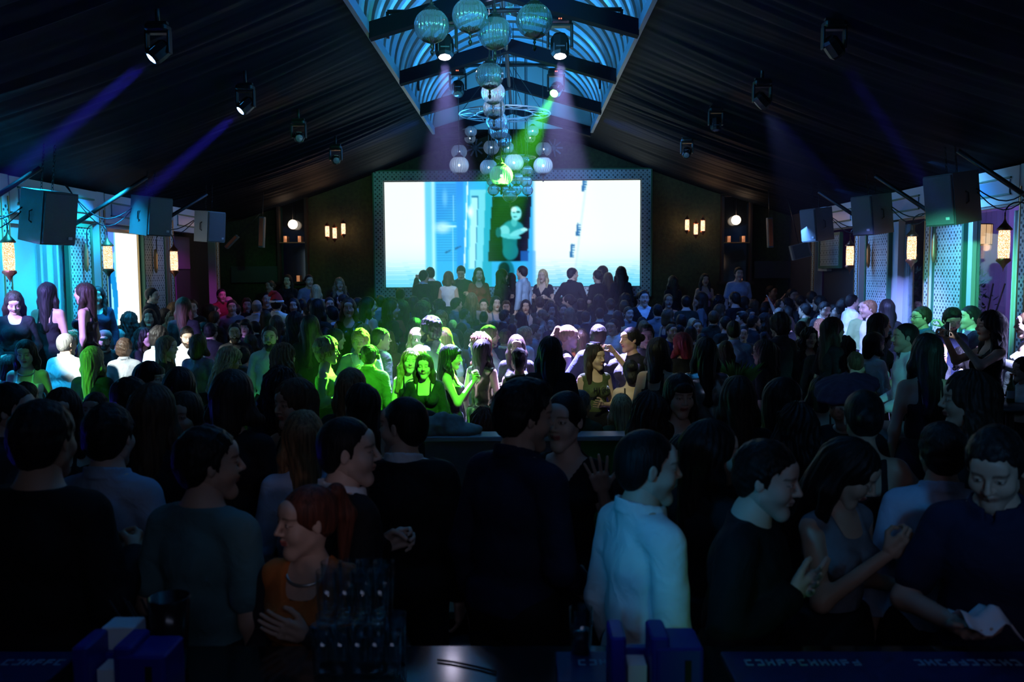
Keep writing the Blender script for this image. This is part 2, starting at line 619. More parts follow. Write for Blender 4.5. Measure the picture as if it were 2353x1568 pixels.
_heads = {}
def head_mesh(g, h, smile=False, beard=False):
    key = (g, h, smile, beard)
    if key in _heads: return _heads[key]
    fem = g == 'f'
    G = Grid((-.1, -.12, -.15), (.1, .14, .14), h)
    w = 0.95 if fem else 1.0
    pr = [E((0, -.014, .032), (.074 * w, .094, .088)),
          E((0, .02, -.03), (.057 * w, .066, .078)),
          C((-.045 * w, .005, -.056), (-.011, .060 - fem * .006, -.100), .017, .015),
          C((.045 * w, .005, -.056), (.011, .060 - fem * .006, -.100), .017, .015),
          C((-.007, .066 - fem * .008, -.102), (.007, .066 - fem * .008, -.102), .015, .015),
          E((-.036, .055, -.026), (.026, .026, .026)), E((.036, .055, -.026), (.026, .026, .026)),
          C((0, -.03, -.04), (0, -.025, -.105), .046, .038),
          E((0, .07, .05), (.05, .02, .03))]
    F = blend(G, pr, 0, .03)
    F = blend(G, [C((-.034, .073, .03), (.034, .073, .03), .0105 if fem else .0135, .0105 if fem else .0135)], 0, .016, F)
    x, y, z = G.xyz()
    for s in (-1, 1):
        F = smaxf(F, -(np.sqrt((x - s * .031) ** 2 + (y - .101) ** 2 + (z - .010) ** 2) - .0175), .014)
    F = blend(G, [E((s * .031, .0755, .009), (.0145, .0135, .0125)) for s in (-1, 1)], 0, .003, F)
    F = blend(G, [C((0, .088, .018), (0, .108, -.02), .007, .0095 if fem else .011), E((-.011, .094, -.025), (.0085, .01, .007)), E((.011, .094, -.025), (.0085, .01, .007))], 0, .008, F)
    mz = .004 if smile else 0
    F = blend(G, [C((-.02, .081, -.051 + mz), (0, .0895, -.0495), .0045, .0065), C((.02, .081, -.051 + mz), (0, .0895, -.0495), .0045, .0065),
                  C((-.016, .081, -.061 + mz * .5), (.016, .081, -.061 + mz * .5), .0055, .0055), C((0, .0865, -.061), (0, .0865, -.061), .0065, .0065)], 0, .006, F)
    for s in (-1, 1):
        Re = Matrix.Rotation(s * 0.35, 3, 'Z') @ Matrix.Rotation(-0.2, 3, 'X')
        F = blend(G, [E((s * .077 * w, -.006, .002), (.0065, .017, .030), '', Re)], 0, .006, F)
        F = smaxf(F, -(np.sqrt(((x - s * .086 * w) / .7) ** 2 + (y - .0) ** 2 + ((z - .006) / 1.5) ** 2) - .009), .004)
    V, Fc = G.mesh(F)
    T = np.ones((len(V), 3), np.float32)
    X, Y, Z = V.T
    ax = np.abs(X)
    def paint(mask, c):
        m = np.clip(mask, 0, 1)[:, None]
        T[:] = T * (1 - m) + np.array(c, np.float32) * m
    sft = h * 0.6
    if not fem:
        if beard:
            pass
        else:
            paint(np.clip((-.035 - Z) / .02, 0, 1) * (Y > .0) * 0.4, (.5, .5, .52))
    paint(np.exp(-((X) ** 2 / .03 ** 2 + (Z + .02) ** 2 / .03 ** 2)) * (Y > .05) * 0.25, (1.05, .8, .75))
    lip = (ax < .024) * (Z > -.069) * (Z < -.0455 + mz) * (Y > .08)
    paint(lip * (0.9 if fem else .5), (.72, .24, .27) if fem else (.75, .45, .42))
    if smile:
        paint((np.abs(Z + .0555 - mz * (ax / .02) ** 2) < .0032) * (ax < .018) * (Y > .078) * 1.0, (1.5, 1.6, 1.7))
    else:
        paint((np.abs(Z + .0555) < sft) * (ax < .022) * (Y > .075) * .7, (.2, .08, .08))
    bz = .0335 - ((ax - .032) / .02) ** 2 * .004
    paint(np.exp(-((Z - bz) / (.0035 if fem else .0048)) ** 2) * (ax > .012) * (ax < .054) * (Y > .05) * .85, (.16, .12, .1))
    for s in (-1, 1):
        dx, dz = X - s * .031, Z - .009
        e = ((dx / .0140) ** 2 + ((dz + .0005) / .0052) ** 2)
        paint(np.clip((1.7 - e) * 1.3, 0, 1) * (Y > .06) * .9, (.18, .12, .12))
        paint(np.clip((1.0 - e) * 2, 0, 1) * (Y > .06), (1.25, 1.45, 1.6))
        paint(np.clip(1.5 - np.sqrt(dx ** 2 + dz ** 2) / .0055, 0, 1) * (Y > .06), (.07, .05, .05))
    _heads[key] = (V, Fc, T)
    return _heads[key]

_beards = {}
def beard_mesh(h):
    if h in _beards: return _beards[h]
    G = Grid((-.1, -.06, -.16), (.1, .14, .05), h)
    pr = [E((0, .022, -.033), (.064, .068, .082)), C((-.012, .07, -.106), (.012, .07, -.106), .027, .027), C((-.047, .005, -.06), (-.012, .066, -.106), .023, .022), C((.047, .005, -.06), (.012, .066, -.106), .023, .022)]
    F = blend(G, pr, 0, .02)
    x, y, z = G.xyz()
    F = F + 0.0015 * smooth_noise(x, y, z, 260, 3)
    F = np.maximum(F, z + .036 + 0.45 * np.minimum(np.abs(x) - .052, 0) + np.where(np.abs(x) > .045, -.03, 0))
    F = np.maximum(F, -y - .005)
    F = np.maximum(F, -(np.sqrt((x / 1.5) ** 2 + (y - .1) ** 2 + ((z + .056) / .62) ** 2) - .0165))
    V, Fc = G.mesh(F)
    _beards[h] = np_mesh('beard', V, Fc)
    _beards[h].materials.append(M['hair'])
    return _beards[h]

_hairs = {}
def hair_mesh(style, h):
    key = (style, h)
    if key in _hairs: return _hairs[key]
    base = style.rstrip('0123456789')
    seed = int(style[len(base):] or 0)
    L = {'long': .46, 'wavy': .42, 'curl': .36, 'mid': .30, 'bob': .2, 'pony': .34, 'half': .4}.get(base, .1)
    G = Grid((-.19, -.23, -.1 - L), (.19, .16, .24), h)
    x, y, z = G.xyz()
    ax = np.abs(x)
    wob = smooth_noise(x, y, z, 60, seed)
    if base in ('short', 'fade', 'quiff', 'bald', 'thin'):
        th = {'short': .013, 'fade': .008, 'quiff': .017, 'bald': .006, 'thin': .009}[base]
        F = blend(G, [E((0, -.016, .036), (.075 + th * .8, .094 + th, .088 + th)), E((0, -.05, -.01), (.068 + th * .5, .055 + th * .6, .07))], 0, .02)
        if base == 'quiff':
            F = blend(G, [E((0, .045, .105), (.06, .05, .028)), E((0, .0, .118), (.06, .06, .025))], 0, .02, F)
        if base in ('short', 'quiff'):
            F = F + .0045 * smooth_noise(x, y, z, 110, seed) + .003 * smooth_noise(x, y, z, 230, seed + 1)
        # hairline: forehead, temples, sideburn, nape
        hl = np.where(y > .03, .062 + (.02 * (ax < .045)) * 0 - .25 * (y - .09), 0)
        lim = np.interp(np.broadcast_to(y, F.shape), [-.12, -.06, -.025, -.015, .02, .024, .05, .1], [-.085, -.075, -.03, .005, -.02, .03, .062, .078])
        lim = lim + np.where((y > .04) & (ax > .045), (ax - .045) * -1.2 + .012, 0)
        F = np.maximum(F, lim - z)
        if base == 'bald':
            F = np.maximum(F, z - .055 + np.where(y > 0, 2.0 * y, 0))
        if base == 'thin':
            F = np.maximum(F, -(np.sqrt((x / .8) ** 2 + (y - .06) ** 2 + (z - .12) ** 2) - .055))
    elif base in ('afro', 'curlshort'):
        R = .035 if base == 'afro' else .022
        F = blend(G, [E((0, -.022, .045), (.076 + R, .092 + R, .086 + R)), E((0, -.06, -.02), (.08 + R * .6, .06, .07 + R))], 0, .03)
        F = F + .009 * smooth_noise(x, y, z, 95, seed) + .006 * smooth_noise(x, y, z, 190, seed + 5)
        F = smaxf(F, -(np.sqrt((x / .95) ** 2 + ((y - .115) / 1.05) ** 2 + ((z + .015) / 1.12) ** 2) - .082), .012)
        F = np.maximum(F, -.1 - z)
    elif base == 'bun':
        F = blend(G, [E((0, -.018, .038), (.082, .101, .094)), E((0, -.055, -.0), (.07, .06, .07)), E((0, -.125, .02), (.045, .04, .042))], 0, .015)
        F = F + .002 * wob
        F = smaxf(F, -(np.sqrt((x / .9) ** 2 + ((y - .115) / 1.1) ** 2 + ((z + .02) / 1.2) ** 2) - .082), .008)
        F = np.maximum(F, -.07 - z - .3 * (y + .05))
    elif base == 'updo':
        F = blend(G, [E((0, -.018, .038), (.083, .101, .095)), E((0, -.07, -.0), (.075, .06, .075)), E((0, -.105, -.05), (.055, .045, .07)), E((0, -.1, .07), (.06, .05, .05))], 0, .02)
        F = F + .006 * smooth_noise(x, y, z, 110, seed + 2)
        F = smaxf(F, -(np.sqrt((x / .9) ** 2 + ((y - .115) / 1.1) ** 2 + ((z + .02) / 1.2) ** 2) - .082), .008)
    elif base == 'pony':
        F = blend(G, [E((0, -.018, .038), (.081, .1, .093)), E((0, -.055, -.0), (.07, .06, .065))], 0, .02)
        F = smaxf(F, -(np.sqrt((x / .9) ** 2 + ((y - .115) / 1.1) ** 2 + ((z + .02) / 1.2) ** 2) - .082), .008)
        F = np.maximum(F, -.06 - z - .5 * (y + .05))
        F = blend(G, [E((0, -.115, .09), (.028, .03, .028)), C((0, -.125, .09), (.0, -.16, .0), .026, .036), C((0, -.16, 0), (0, -.14, -.2), .036, .014)], 0, .015, F)
        F = F + .003 * wob
    else:
        part = .012 * (1 if seed % 2 else -1)
        wd = {'long': .004, 'wavy': .012, 'curl': .02, 'mid': .006, 'bob': .008, 'half': .006}[base]
        end = -.06 - (L - .1)
        th = .012 + wd * .5
        pr = [E((0, -.018, .038), (.076 + th, .095 + th, .089 + th)),
              C((0, -.06, .02), (0, -.085, end + .05), .075 + wd, .055 + wd)]
        F = blend(G, pr, 0, .03)
        side = []
        for s in (-1, 1):
            side += [C((s * .07, -.02, .02), (s * (.083 + wd), -.02, -.08), .024, .03 + wd * .6)]
            ln = end + (.06 if s > 0 else .03)
            side += [C((s * (.083 + wd), -.02, -.08), (s * (.085 + wd * 1.6), -.012 + .03 * (seed % 3), max(ln, -.42)), .03 + wd * .6, .02 + wd)]
        F = blend(G, side, 0, .03, F)
        # flatten the drape front to back
        F = np.maximum(F, np.where(z < -.1, y - .055 - 0 * z, -1))
        amp = {'long': .003, 'half': .003, 'mid': .004, 'bob': .003, 'wavy': .007, 'curl': .011}[base]
        azi = np.arctan2(x, -(y + .02))
        F = F + amp * np.sin(azi * (17 + seed) + 5 * np.sin(z * 14 + seed)) * .6 + amp * smooth_noise(x, y, z * (.35 if base in ('long', 'half', 'mid', 'bob') else 1), 95, seed)
        F = smaxf(F, -(np.sqrt(((x - part) / .88) ** 2 + ((y - .12) / 1.12) ** 2 + ((z + .022) / 1.2) ** 2) - .084), .01)
        if base == 'bob' or base == 'mid':
            F = smaxf(F, end - z, .02)
        # keep clear of neck front
        F = smaxf(F, -(np.sqrt((x / .9) ** 2 + (y - .06) ** 2) - .06 + np.where(z < -.09, 0, 1)), .01)
        if seed >= 4:   # fringe over the forehead
            F = blend(G, [E((0, .075, .062), (.055, .022, .036))], 0, .01, F)
    V, Fc = G.mesh(F)
    me = np_mesh('hair', V, Fc)
    me.materials.append(M['hair'])
    _hairs[key] = me
    return me

# ------------------------------------------------------------------ hands (local: wrist at origin, fingers along +Z, palm facing +Y, thumb to +X)
_hands = {}
def hand_mesh(kind, h=.0042):
    key = (kind, h)
    if key in _hands: return _hands[key]
    curl = {'relax': .35, 'grip': 1.05, 'open': .06, 'flat': .18}[kind]
    spread = {'relax': .04, 'grip': .02, 'open': .17, 'flat': .05}[kind]
    G = Grid((-.09, -.05, -.03), (.12, .12, .23), h)
    F = blend(G, [C((-.022, 0, .02), (-.03, 0, .082), .016, .013), C((.0, 0, .015), (0, 0, .088), .018, .014), C((.022, 0, .02), (.03, .002, .084), .016, .013),
                  C((0, 0, -.03), (0, 0, .02), .024, .022), C((.02, .006, .015), (.038, .014, .045), .016, .014)], 0, .012)
    F = blend(G, [C((-.03, 0, .085), (.03, 0, .087), .012, .012)], 0, .01, F)
    lens = [(-.032, .032, .022, .018, .0078), (-.011, .043, .027, .02, .0085), (.011, .046, .029, .021, .0088), (.032, .040, .025, .02, .0086)]
    for i, (fx, l1, l2, l3, r) in enumerate(lens):
        a = Vector((fx, 0, .086 + (.004 if i in (1, 2) else 0)))
        sp = (i - 1.5) * spread
        ang = curl * (.55 + .12 * (3 - i))
        segs = []
        for j, ln in enumerate((l1, l2, l3)):
            d = Vector((math.sin(sp) * math.cos(ang), math.sin(ang), math.cos(ang) * math.cos(sp)))
            b = a + d * ln
            segs.append(C(a, b, r * (1 - .07 * j), r * (.93 - .09 * j)))
            a = b
            ang += curl * (1.0 if j == 0 else .7)
        f = blend(G, segs, 0, .002)
        F = sminf(F, f, .004)
    t0 = Vector((.034, .012, .03))
    if kind == 'grip': t = [t0, Vector((.055, .035, .055)), Vector((.045, .062, .078)), Vector((.025, .072, .09))]
    elif kind == 'open': t = [t0, Vector((.065, .018, .055)), Vector((.088, .02, .082)), Vector((.1, .02, .103))]
    else: t = [t0, Vector((.055, .02, .06)), Vector((.062, .03, .09)), Vector((.06, .036, .112))]
    f = blend(G, [C(t[0], t[1], .0125, .011), C(t[1], t[2], .0105, .0095), C(t[2], t[3], .0095, .008)], 0, .003)
    F = sminf(F, f, .008)
    V, Fc = G.mesh(F)
    T = np.ones((len(V), 3), np.float32)
    _hands[key] = (V, Fc, T)
    return _hands[key]

# ------------------------------------------------------------------ bodies (1.70 m tall, facing +Y, feet on z = 0)
ARM = {  # elbow and wrist relative to the shoulder, x counted outward; then hand kind and palm direction (x outward)
    'down': ((.06, -.02, -.28), (.06, .05, -.53), 'relax', (-1, .2, 0)),
    'hip': ((.16, -.06, -.25), (.06, .07, -.42), 'flat', (-1, 0, 0)),
    'drink': ((.07, -.01, -.27), (.0, .22, -.2), 'grip', (-1, .2, 0)),
    'low': ((.06, .0, -.28), (.0, .2, -.38), 'grip', (-1, .2, 0)),
    'mouth': ((.05, .12, -.24), (-.1, .27, -.02), 'grip', (-.6, -1, 0)),
    'cross': ((.05, .04, -.28), (-.14, .19, -.24), 'flat', (0, -1, .2)),
    'phone': ((.08, .2, -.1), (-.02, .34, .12), 'grip', (-.4, 1, 0)),
    'up': ((.14, .08, .2), (.08, .14, .44), 'open', (0, 1, 0)),
    'wave': ((.2, .1, .02), (.14, .22, .24), 'open', (0, 1, 0)),
    'chest': ((.1, .02, -.26), (-.1, .17, -.13), 'flat', (0, -1, 0)),
    'reach': ((.1, .16, -.16), (.06, .38, -.08), 'relax', (0, 0, -1)),
    'side': ((.17, .02, -.2), (.28, .1, -.34), 'relax', (0, 0, -1)),
    'face': ((.08, .14, -.2), (-.05, .22, .06), 'relax', (-.3, -1, 0)),
}
_bodies = {}
def build_body(spec):
    """spec: dict(g, h, la, ra, lean, tilt, hy, hp, hr, top, bottom, w, smile, beard) -> dict of meshes, head matrix, wrists"""
    key = repr(sorted((k, str(v)) for k, v in spec.items()))
    if key in _bodies: return _bodies[key]
    g, h = spec['g'], spec['h']
    fem = g == 'f'
    w = spec.get('w', 1.0)
    Rl = Matrix.Rotation(-spec.get('lean', 0), 3, 'X') @ Matrix.Rotation(spec.get('tilt', 0), 3, 'Y')
    piv = Vector((0, 0, .93))
    sit = spec.get('sit', False)
    def T(p): return piv + Rl @ (Vector(p) - piv)
    Rn = np.array(Rl)
    def Et(c, r, t): return E(T(c), r, t, Rn)
    pr = []
    if fem:
        sh = .142 * (1 + (w - 1) * .6)
        pr += [Et((0, -.005, .92), (.168 * w, .118 * w, .13), 'hip'), Et((0, .0, 1.1), (.122 * w, .092 * w, .15), 'torso'), Et((0, -.005, 1.27), (.145 * w, .1 * w, .15), 'torso'),
               Et((-.062, .075, 1.245), (.062, .06, .06), 'torso'), Et((.062, .075, 1.245), (.062, .06, .06), 'torso'),
               C(T((-sh + .02, -.012, 1.372)), T((sh - .02, -.012, 1.372)), .046, .046, 'torso'), C(T((-.07, -.02, 1.385)), T((0, -.02, 1.43)), .038, .045, 'torso'), C(T((.07, -.02, 1.385)), T((0, -.02, 1.43)), .038, .045, 'torso')]
        ra = (.043, .035, .023)
        nr = (.05, .047)
    else:
        sh = .150 * (1 + (w - 1) * .6)
        pr += [Et((0, -.005, .93), (.162 * w, .115 * w, .13), 'hip'), Et((0, .0, 1.1), (.14 * w, .104 * w, .16), 'torso'), Et((0, -.0, 1.27), (.150 * w, .108 * w, .16), 'torso'),
               C(T((-sh + .025, -.012, 1.375)), T((sh - .025, -.012, 1.375)), .052, .052, 'torso'), C(T((-.09, -.02, 1.395)), T((0, -.02, 1.45)), .045, .052, 'torso'), C(T((.09, -.02, 1.395)), T((0, -.02, 1.45)), .045, .052, 'torso')]
        ra = (.049, .039, .027)
        nr = (.062, .056)
    hc = T((0, .018, 1.58))
    pr.append(C(T((0, -.018, 1.4)), T((0, -.002, 1.5)), nr[0], nr[1], 'neck'))
    wrists = {}
    for s, nm in ((-1, 'la'), (1, 'ra')):
        pose = spec.get(nm, 'down')
        e, wv, hk, pd = ARM[pose] if isinstance(pose, str) else pose
        S0 = T((s * sh, -.012, 1.365))
        E0 = S0 + Rl @ Vector((s * e[0], e[1], e[2]))
        W0 = S0 + Rl @ Vector((s * wv[0], wv[1], wv[2]))
        pr += [C(S0, E0, ra[0], ra[1], 'up' + nm), C(E0, W0, ra[1], ra[2], 'fo' + nm)]
        d = (W0 - E0).normalized()
        pdir = (Rl @ Vector((s * pd[0], pd[1], pd[2])))
        pdir = (pdir - d * pdir.dot(d))
        if pdir.length < 1e-3: pdir = Vector((0, 1, 0)).cross(d)
        pdir.normalize()
        xd = pdir.cross(d)
        # right hand thumb on +X (palm +Y, fingers +Z); mirrored for the left
        Rh = Matrix((xd, pdir, d)).transposed()
        wrists[nm] = (W0, Rh, hk, s, E0)
    legs = []
    if sit:
        for s in (-1, 1):
            legs += [C((s * .09, 0, .9), (s * .12, .42, .9), .085, .058, 'leg'), C((s * .12, .42, .9), (s * .12, .45, .5), .056, .04, 'leg'), C((s * .12, .43, .46), (s * .12, .58, .45), .038, .034, 'foot')]
    else:
        st = spec.get('step', .0)
        for s in (-1, 1):
            legs += [C((s * .088, 0, .9), (s * .1, .02 + s * st, .49), .09 if fem else .086, .058, 'leg'), C((s * .1, .02 + s * st, .49), (s * .105, -.02 + s * st, .09), .056, .038, 'leg'), C((s * .105, -.04 + s * st, .045), (s * .115, .13 + s * st, .036), .04, .034, 'foot')]
    pr += legs
    lo = np.array([9., 9, 9]); hi = -lo
    for p in pr:
        a, b = p.bbox(.05)
        lo = np.minimum(lo, a); hi = np.maximum(hi, b)
    top, bottom = spec.get('top'), spec.get('bottom')
    if bottom == 'skirt' or (top and 'dress' in top): lo[:2] = np.minimum(lo[:2], (-.34, -.3)); hi[:2] = np.maximum(hi[:2], (.34, .3))
    G = Grid(lo - h, hi + h, h)
    F = blend(G, pr, 0, .028)
    V, Fc = G.mesh(F)
    T0 = np.ones((len(V), 3), np.float32)
    parts = [(V, Fc, T0)]
    # head
    hh = min(h * .55, .009) if h < .02 else .011
    hv, hf, ht = head_mesh(g, spec.get('hh', hh), spec.get('smile', False), spec.get('beard', False))
    Rh = Matrix.Rotation(-spec.get('hy', 0), 3, 'Z') @ Matrix.Rotation(-spec.get('hp', 0), 3, 'X') @ Matrix.Rotation(spec.get('hr', 0), 3, 'Y')
    Rh = Rh if not spec.get('lean_head', True) else Rh
    shf = Rh @ Vector((0, .012, .03)) - Vector((0, .012, .03))
    hc = hc + shf * .6
    A = np.array(Rh)
    parts.append((hv @ A.T + np.array(hc), hf, ht))
    for nm in wrists:
        W0, Rw, hk, s, E0 = wrists[nm]
        a, b, c = hand_mesh(hk, .0042 if h < .012 else (.006 if h < .018 else .009))
        sc = (.92 if fem else 1.03)
        a = a * sc
        if s > 0:   # mirror: thumb to the body side
            a = a * np.array([-1, 1, 1]); b = b[:, ::-1]
        else:
            pass
        parts.append((a @ np.array(Rw).T + np.array(W0), b, c))
    off = 0; VV = []; FF = []; TT = []
    for a, b, c in parts:
        VV.append(a); FF.append(b + off); TT.append(c); off += len(a)
    me = np_mesh('person', np.concatenate(VV), np.concatenate(FF), True, np.concatenate(TT))
    me.materials.append(M['skin'])
    out = {'body': me, 'head': Matrix.Translation(hc) @ Rh.to_4x4(), 'wrists': wrists, 'T': T, 'Rl': Rl, 'hh': hh}
    iR = Rl.transposed()
    x, y, z = G.xyz()
    px, py, pz = x - piv.x, y - piv.y, z - piv.z
    lx = iR[0][0] * px + iR[0][1] * py + iR[0][2] * pz
    ly = iR[1][0] * px + iR[1][1] * py + iR[1][2] * pz
    lz = iR[2][0] * px + iR[2][1] * py + iR[2][2] * pz + piv.z
    wr = .0035 * smooth_noise(x, y, z, 38, 11) + (.0022 * smooth_noise(x, y, z, 85, 4) if h < .016 else 0)
    def garment(names, off, sleeves, neck, hem, collar=False, dress=False, loose=.022):
        sel = [p for p in pr if p.tag in names]
        for nm in ('la', 'ra'):
            for p in pr:
                if p.tag == 'up' + nm and sleeves != 'none':
                    if sleeves == 'cap':
                        q = p.a + (p.b - p.a) * .35; sel.append(C(p.a, q, p.r[0], p.r[0] * .95, ''))
                    elif sleeves == 'short':
                        q = p.a + (p.b - p.a) * .72; sel.append(C(p.a, q, p.r[0] + .004, p.r[0] * .9 + .006, ''))
                    else: sel.append(C(p.a, p.b, p.r[0], p.r[1] + .004))
                if p.tag == 'fo' + nm and sleeves in ('long', 'half'):
                    t = .93 if sleeves == 'long' else .35
                    q = p.a + (p.b - p.a) * t; sel.append(C(p.a, q, p.r[0] + .004, p.r[0] + (p.r[1] - p.r[0]) * t + .005))
        Fg = blend(G, sel, off, loose)
        if dress:
            Z0, Z1 = .98, .52
            t = np.clip((Z0 - z) / (Z0 - Z1), 0, 1)
            rr = np.sqrt((x / 1.25) ** 2 + y ** 2) - (.125 * w + .05 * t) - .008 * np.sin(np.arctan2(x, y) * 9) * t
            sk = np.maximum(rr, np.maximum(z - Z0, Z1 - z))
            Fg = sminf(Fg, sk.astype(np.float32), .05)
        Fg = Fg + wr
        if hem is not None: Fg = np.maximum(Fg, hem - lz)
        if neck == 'crew': Fg = np.maximum(Fg, lz - 1.452 + .55 * np.maximum(ly, 0) - .0)
        elif neck == 'round': Fg = np.maximum(Fg, lz - 1.43 + .9 * np.clip(ly + .02, 0, 1) - 1.2 * np.maximum(np.abs(lx) - .05, 0))
        elif neck == 'v': Fg = np.maximum(Fg, np.where(ly > -.02, lz - 1.24 - 1.9 * np.abs(lx), lz - 1.455))
        elif neck == 'deepv': Fg = np.maximum(Fg, np.where(ly > -.02, lz - 1.13 - 2.6 * np.abs(lx), lz - 1.46))
        elif neck == 'tank': Fg = np.maximum(Fg, lz - np.where(ly > 0, 1.29, 1.27) - np.where((np.abs(lx) > .055) & (np.abs(lx) < .085), .15, 0) - 0)
        elif neck == 'off': Fg = np.maximum(Fg, lz - 1.345)
        elif neck == 'shirt': Fg = np.maximum(Fg, lz - 1.45)
        if collar:
            cx = np.sqrt((lx) ** 2 + ((ly + .012) / 1.08) ** 2)
            ring = np.maximum(np.abs(cx - (nr[0] + .012) - .1 * (1.46 - lz)) - .0055 - h * .25, np.abs(lz - 1.448 + .25 * ly) - .024)
            ring = np.where((ly > .05) & (np.abs(lx) < .012), .05, ring)
            Fg = sminf(Fg, ring.astype(np.float32), .006)
        V, Fc = G.mesh(Fg.astype(np.float32))
        return V, Fc
    arms = ()
    def add(name, vf, mt):
        if len(vf[0]) == 0: return
        m2 = np_mesh(name, vf[0], vf[1]); out.setdefault('parts', []).append((name, m2, mt))
    ch = h
    if bottom == 'trousers' or bottom == 'jeans':
        sel = [p for p in pr if p.tag in ('hip', 'leg')]
        Fg = blend(G, sel, .012, .035) + wr
        Fg = np.maximum(Fg, .1 - z) if not sit else Fg
        Fg = np.maximum(Fg, lz - 1.03)
        add('trousers', G.mesh(Fg.astype(np.float32)), 'bottom')
    elif bottom == 'skirt':
        t = np.clip((1.02 - z) / .5, 0, 1)
        rr = np.sqrt((x / 1.25) ** 2 + y ** 2) - (.13 * w + .06 * t)
        sk = np.maximum(rr, np.maximum(z - 1.03, .52 - z))
        Fg = sminf(blend(G, [p for p in pr if p.tag == 'hip'], .014, .03), sk.astype(np.float32), .05) + wr
        Fg = np.maximum(Fg, z - 1.04)
        add('skirt', G.mesh(Fg.astype(np.float32)), 'bottom')
    if top:
        kinds = {
            'shirt': dict(off=.013, sleeves='long', neck='shirt', hem=.9, collar=True),
            'polo': dict(off=.013, sleeves='short', neck='shirt', hem=.88, collar=True),
            'tee': dict(off=.012, sleeves='short', neck='crew', hem=.88),
            'vtee': dict(off=.012, sleeves='short', neck='v', hem=.88),
            'sweater': dict(off=.018, sleeves='long', neck='crew', hem=.88),
            'blouse': dict(off=.014, sleeves='long', neck='round', hem=.9),
            'tank': dict(off=.008, sleeves='none', neck='tank', hem=.93),
            'shell': dict(off=.009, sleeves='none', neck='round', hem=.93),
            'vneck': dict(off=.012, sleeves='long', neck='deepv', hem=.9),
            'offshoulder': dict(off=.01, sleeves='half', neck='off', hem=.92),
            'dress': dict(off=.009, sleeves='none', neck='round', hem=.5, dress=True),
            'strapdress': dict(off=.008, sleeves='none', neck='tank', hem=.5, dress=True),
            'sleevedress': dict(off=.011, sleeves='long', neck='round', hem=.5, dress=True),
            'capdress': dict(off=.01, sleeves='cap', neck='v', hem=.5, dress=True),
        }
        if top == 'jacket':
            kw = kinds['shirt']; kw = dict(kw); kw['sleeves'] = 'none'; kw['hem'] = .92
            add('shirt', garment(('torso', 'hip'), **kw), 'inner')
            add('jacket', garment(('torso', 'hip'), off=.026, sleeves='long', neck='v', hem=.84), 'top')
        elif top == 'layered':
            kw = dict(kinds['blouse']); kw['off'] = .008
            add('mesh_sleeves', garment(('torso', 'hip'), **kw), 'inner')
            add('sleeveless_top', garment(('torso', 'hip'), off=.016, sleeves='none', neck='round', hem=.85), 'top')
        elif top == 'cardigan':
            kw = dict(kinds['tank'])
            add('camisole', garment(('torso', 'hip'), **kw), 'inner')
            add('cardigan', garment(('torso', 'hip'), off=.022, sleeves='long', neck='deepv', hem=.84), 'top')
        else:
            kw = kinds[top]
            nm = {'strapdress': 'dress', 'sleevedress': 'dress', 'capdress': 'dress', 'tee': 't_shirt', 'vtee': 't_shirt', 'polo': 'polo_shirt', 'tank': 'tank_top', 'shell': 'sleeveless_top', 'vneck': 'wrap_top', 'offshoulder': 'off_shoulder_top'}.get(top, top)
            add(nm, garment(('torso', 'hip'), **kw), 'top')
    _bodies[key] = out
    return out
# ================================================================== THE HALL
XL, XR, XC = -6.15, 5.7, -0.22
YB, YF = 19.0, -3.2
EAVE, SKZ, SKW, RIDGE = 3.5, 5.05, 1.49, 5.48
SKY0, SKY1 = 1.0, 16.9

def struct(o):
    o['kind'] = 'structure'
    return o

def Pz(px, py, z):
    """the point of the level z seen at photo pixel (px,py)"""
    v = CAM_R @ Vector(((px - W_PX / 2) / F_PX, -(py - H_PX / 2) / F_PX, -1.0))
    return Vector((0, 0, CAM_H)) + v * ((z - CAM_H) / v.z)

M['floor'] = mat('dark_floor', (0.012, 0.012, 0.015), 0.35, noise=.4, nscale=3)
M['fabric_black'] = mat('black_drape_fabric', (0.003, 0.0055, 0.011), 0.6, noise=.3, nscale=2, bump=.25, spec=.03)
M['beam'] = mat('dark_steel_beam', (0.003, 0.004, 0.009), 0.7, spec=.06)
M['cream'] = mat('cream_painted_wood', (0.50, 0.50, 0.47), 0.5, noise=.06, nscale=3)
M['cream_darker'] = mat('darker_cream_paint', (0.30, 0.30, 0.28), 0.55, noise=.1, nscale=3)  # darker cream tone than the walls, for the gables
M['greentrim'] = mat('green_trim_paint', (0.02, 0.12, 0.06), 0.5)
M['goldtrim'] = mat('gold_trim', (0.45, 0.28, 0.12), 0.35, .7)
M['copper'] = mat('copper', (0.28, 0.09, 0.045), 0.35, .8, bump=.3, nscale=60)
M['iron'] = mat('wrought_iron', (0.02, 0.018, 0.018), 0.4, .5)
M['backwall'] = mat('moss_covered_wall', (0.040, 0.042, 0.016), 0.95, noise=.9, nscale=14, bump=1.0)
M['wood_dark'] = mat('dark_wood', (0.02, 0.012, 0.008), 0.45, noise=.3, nscale=6)

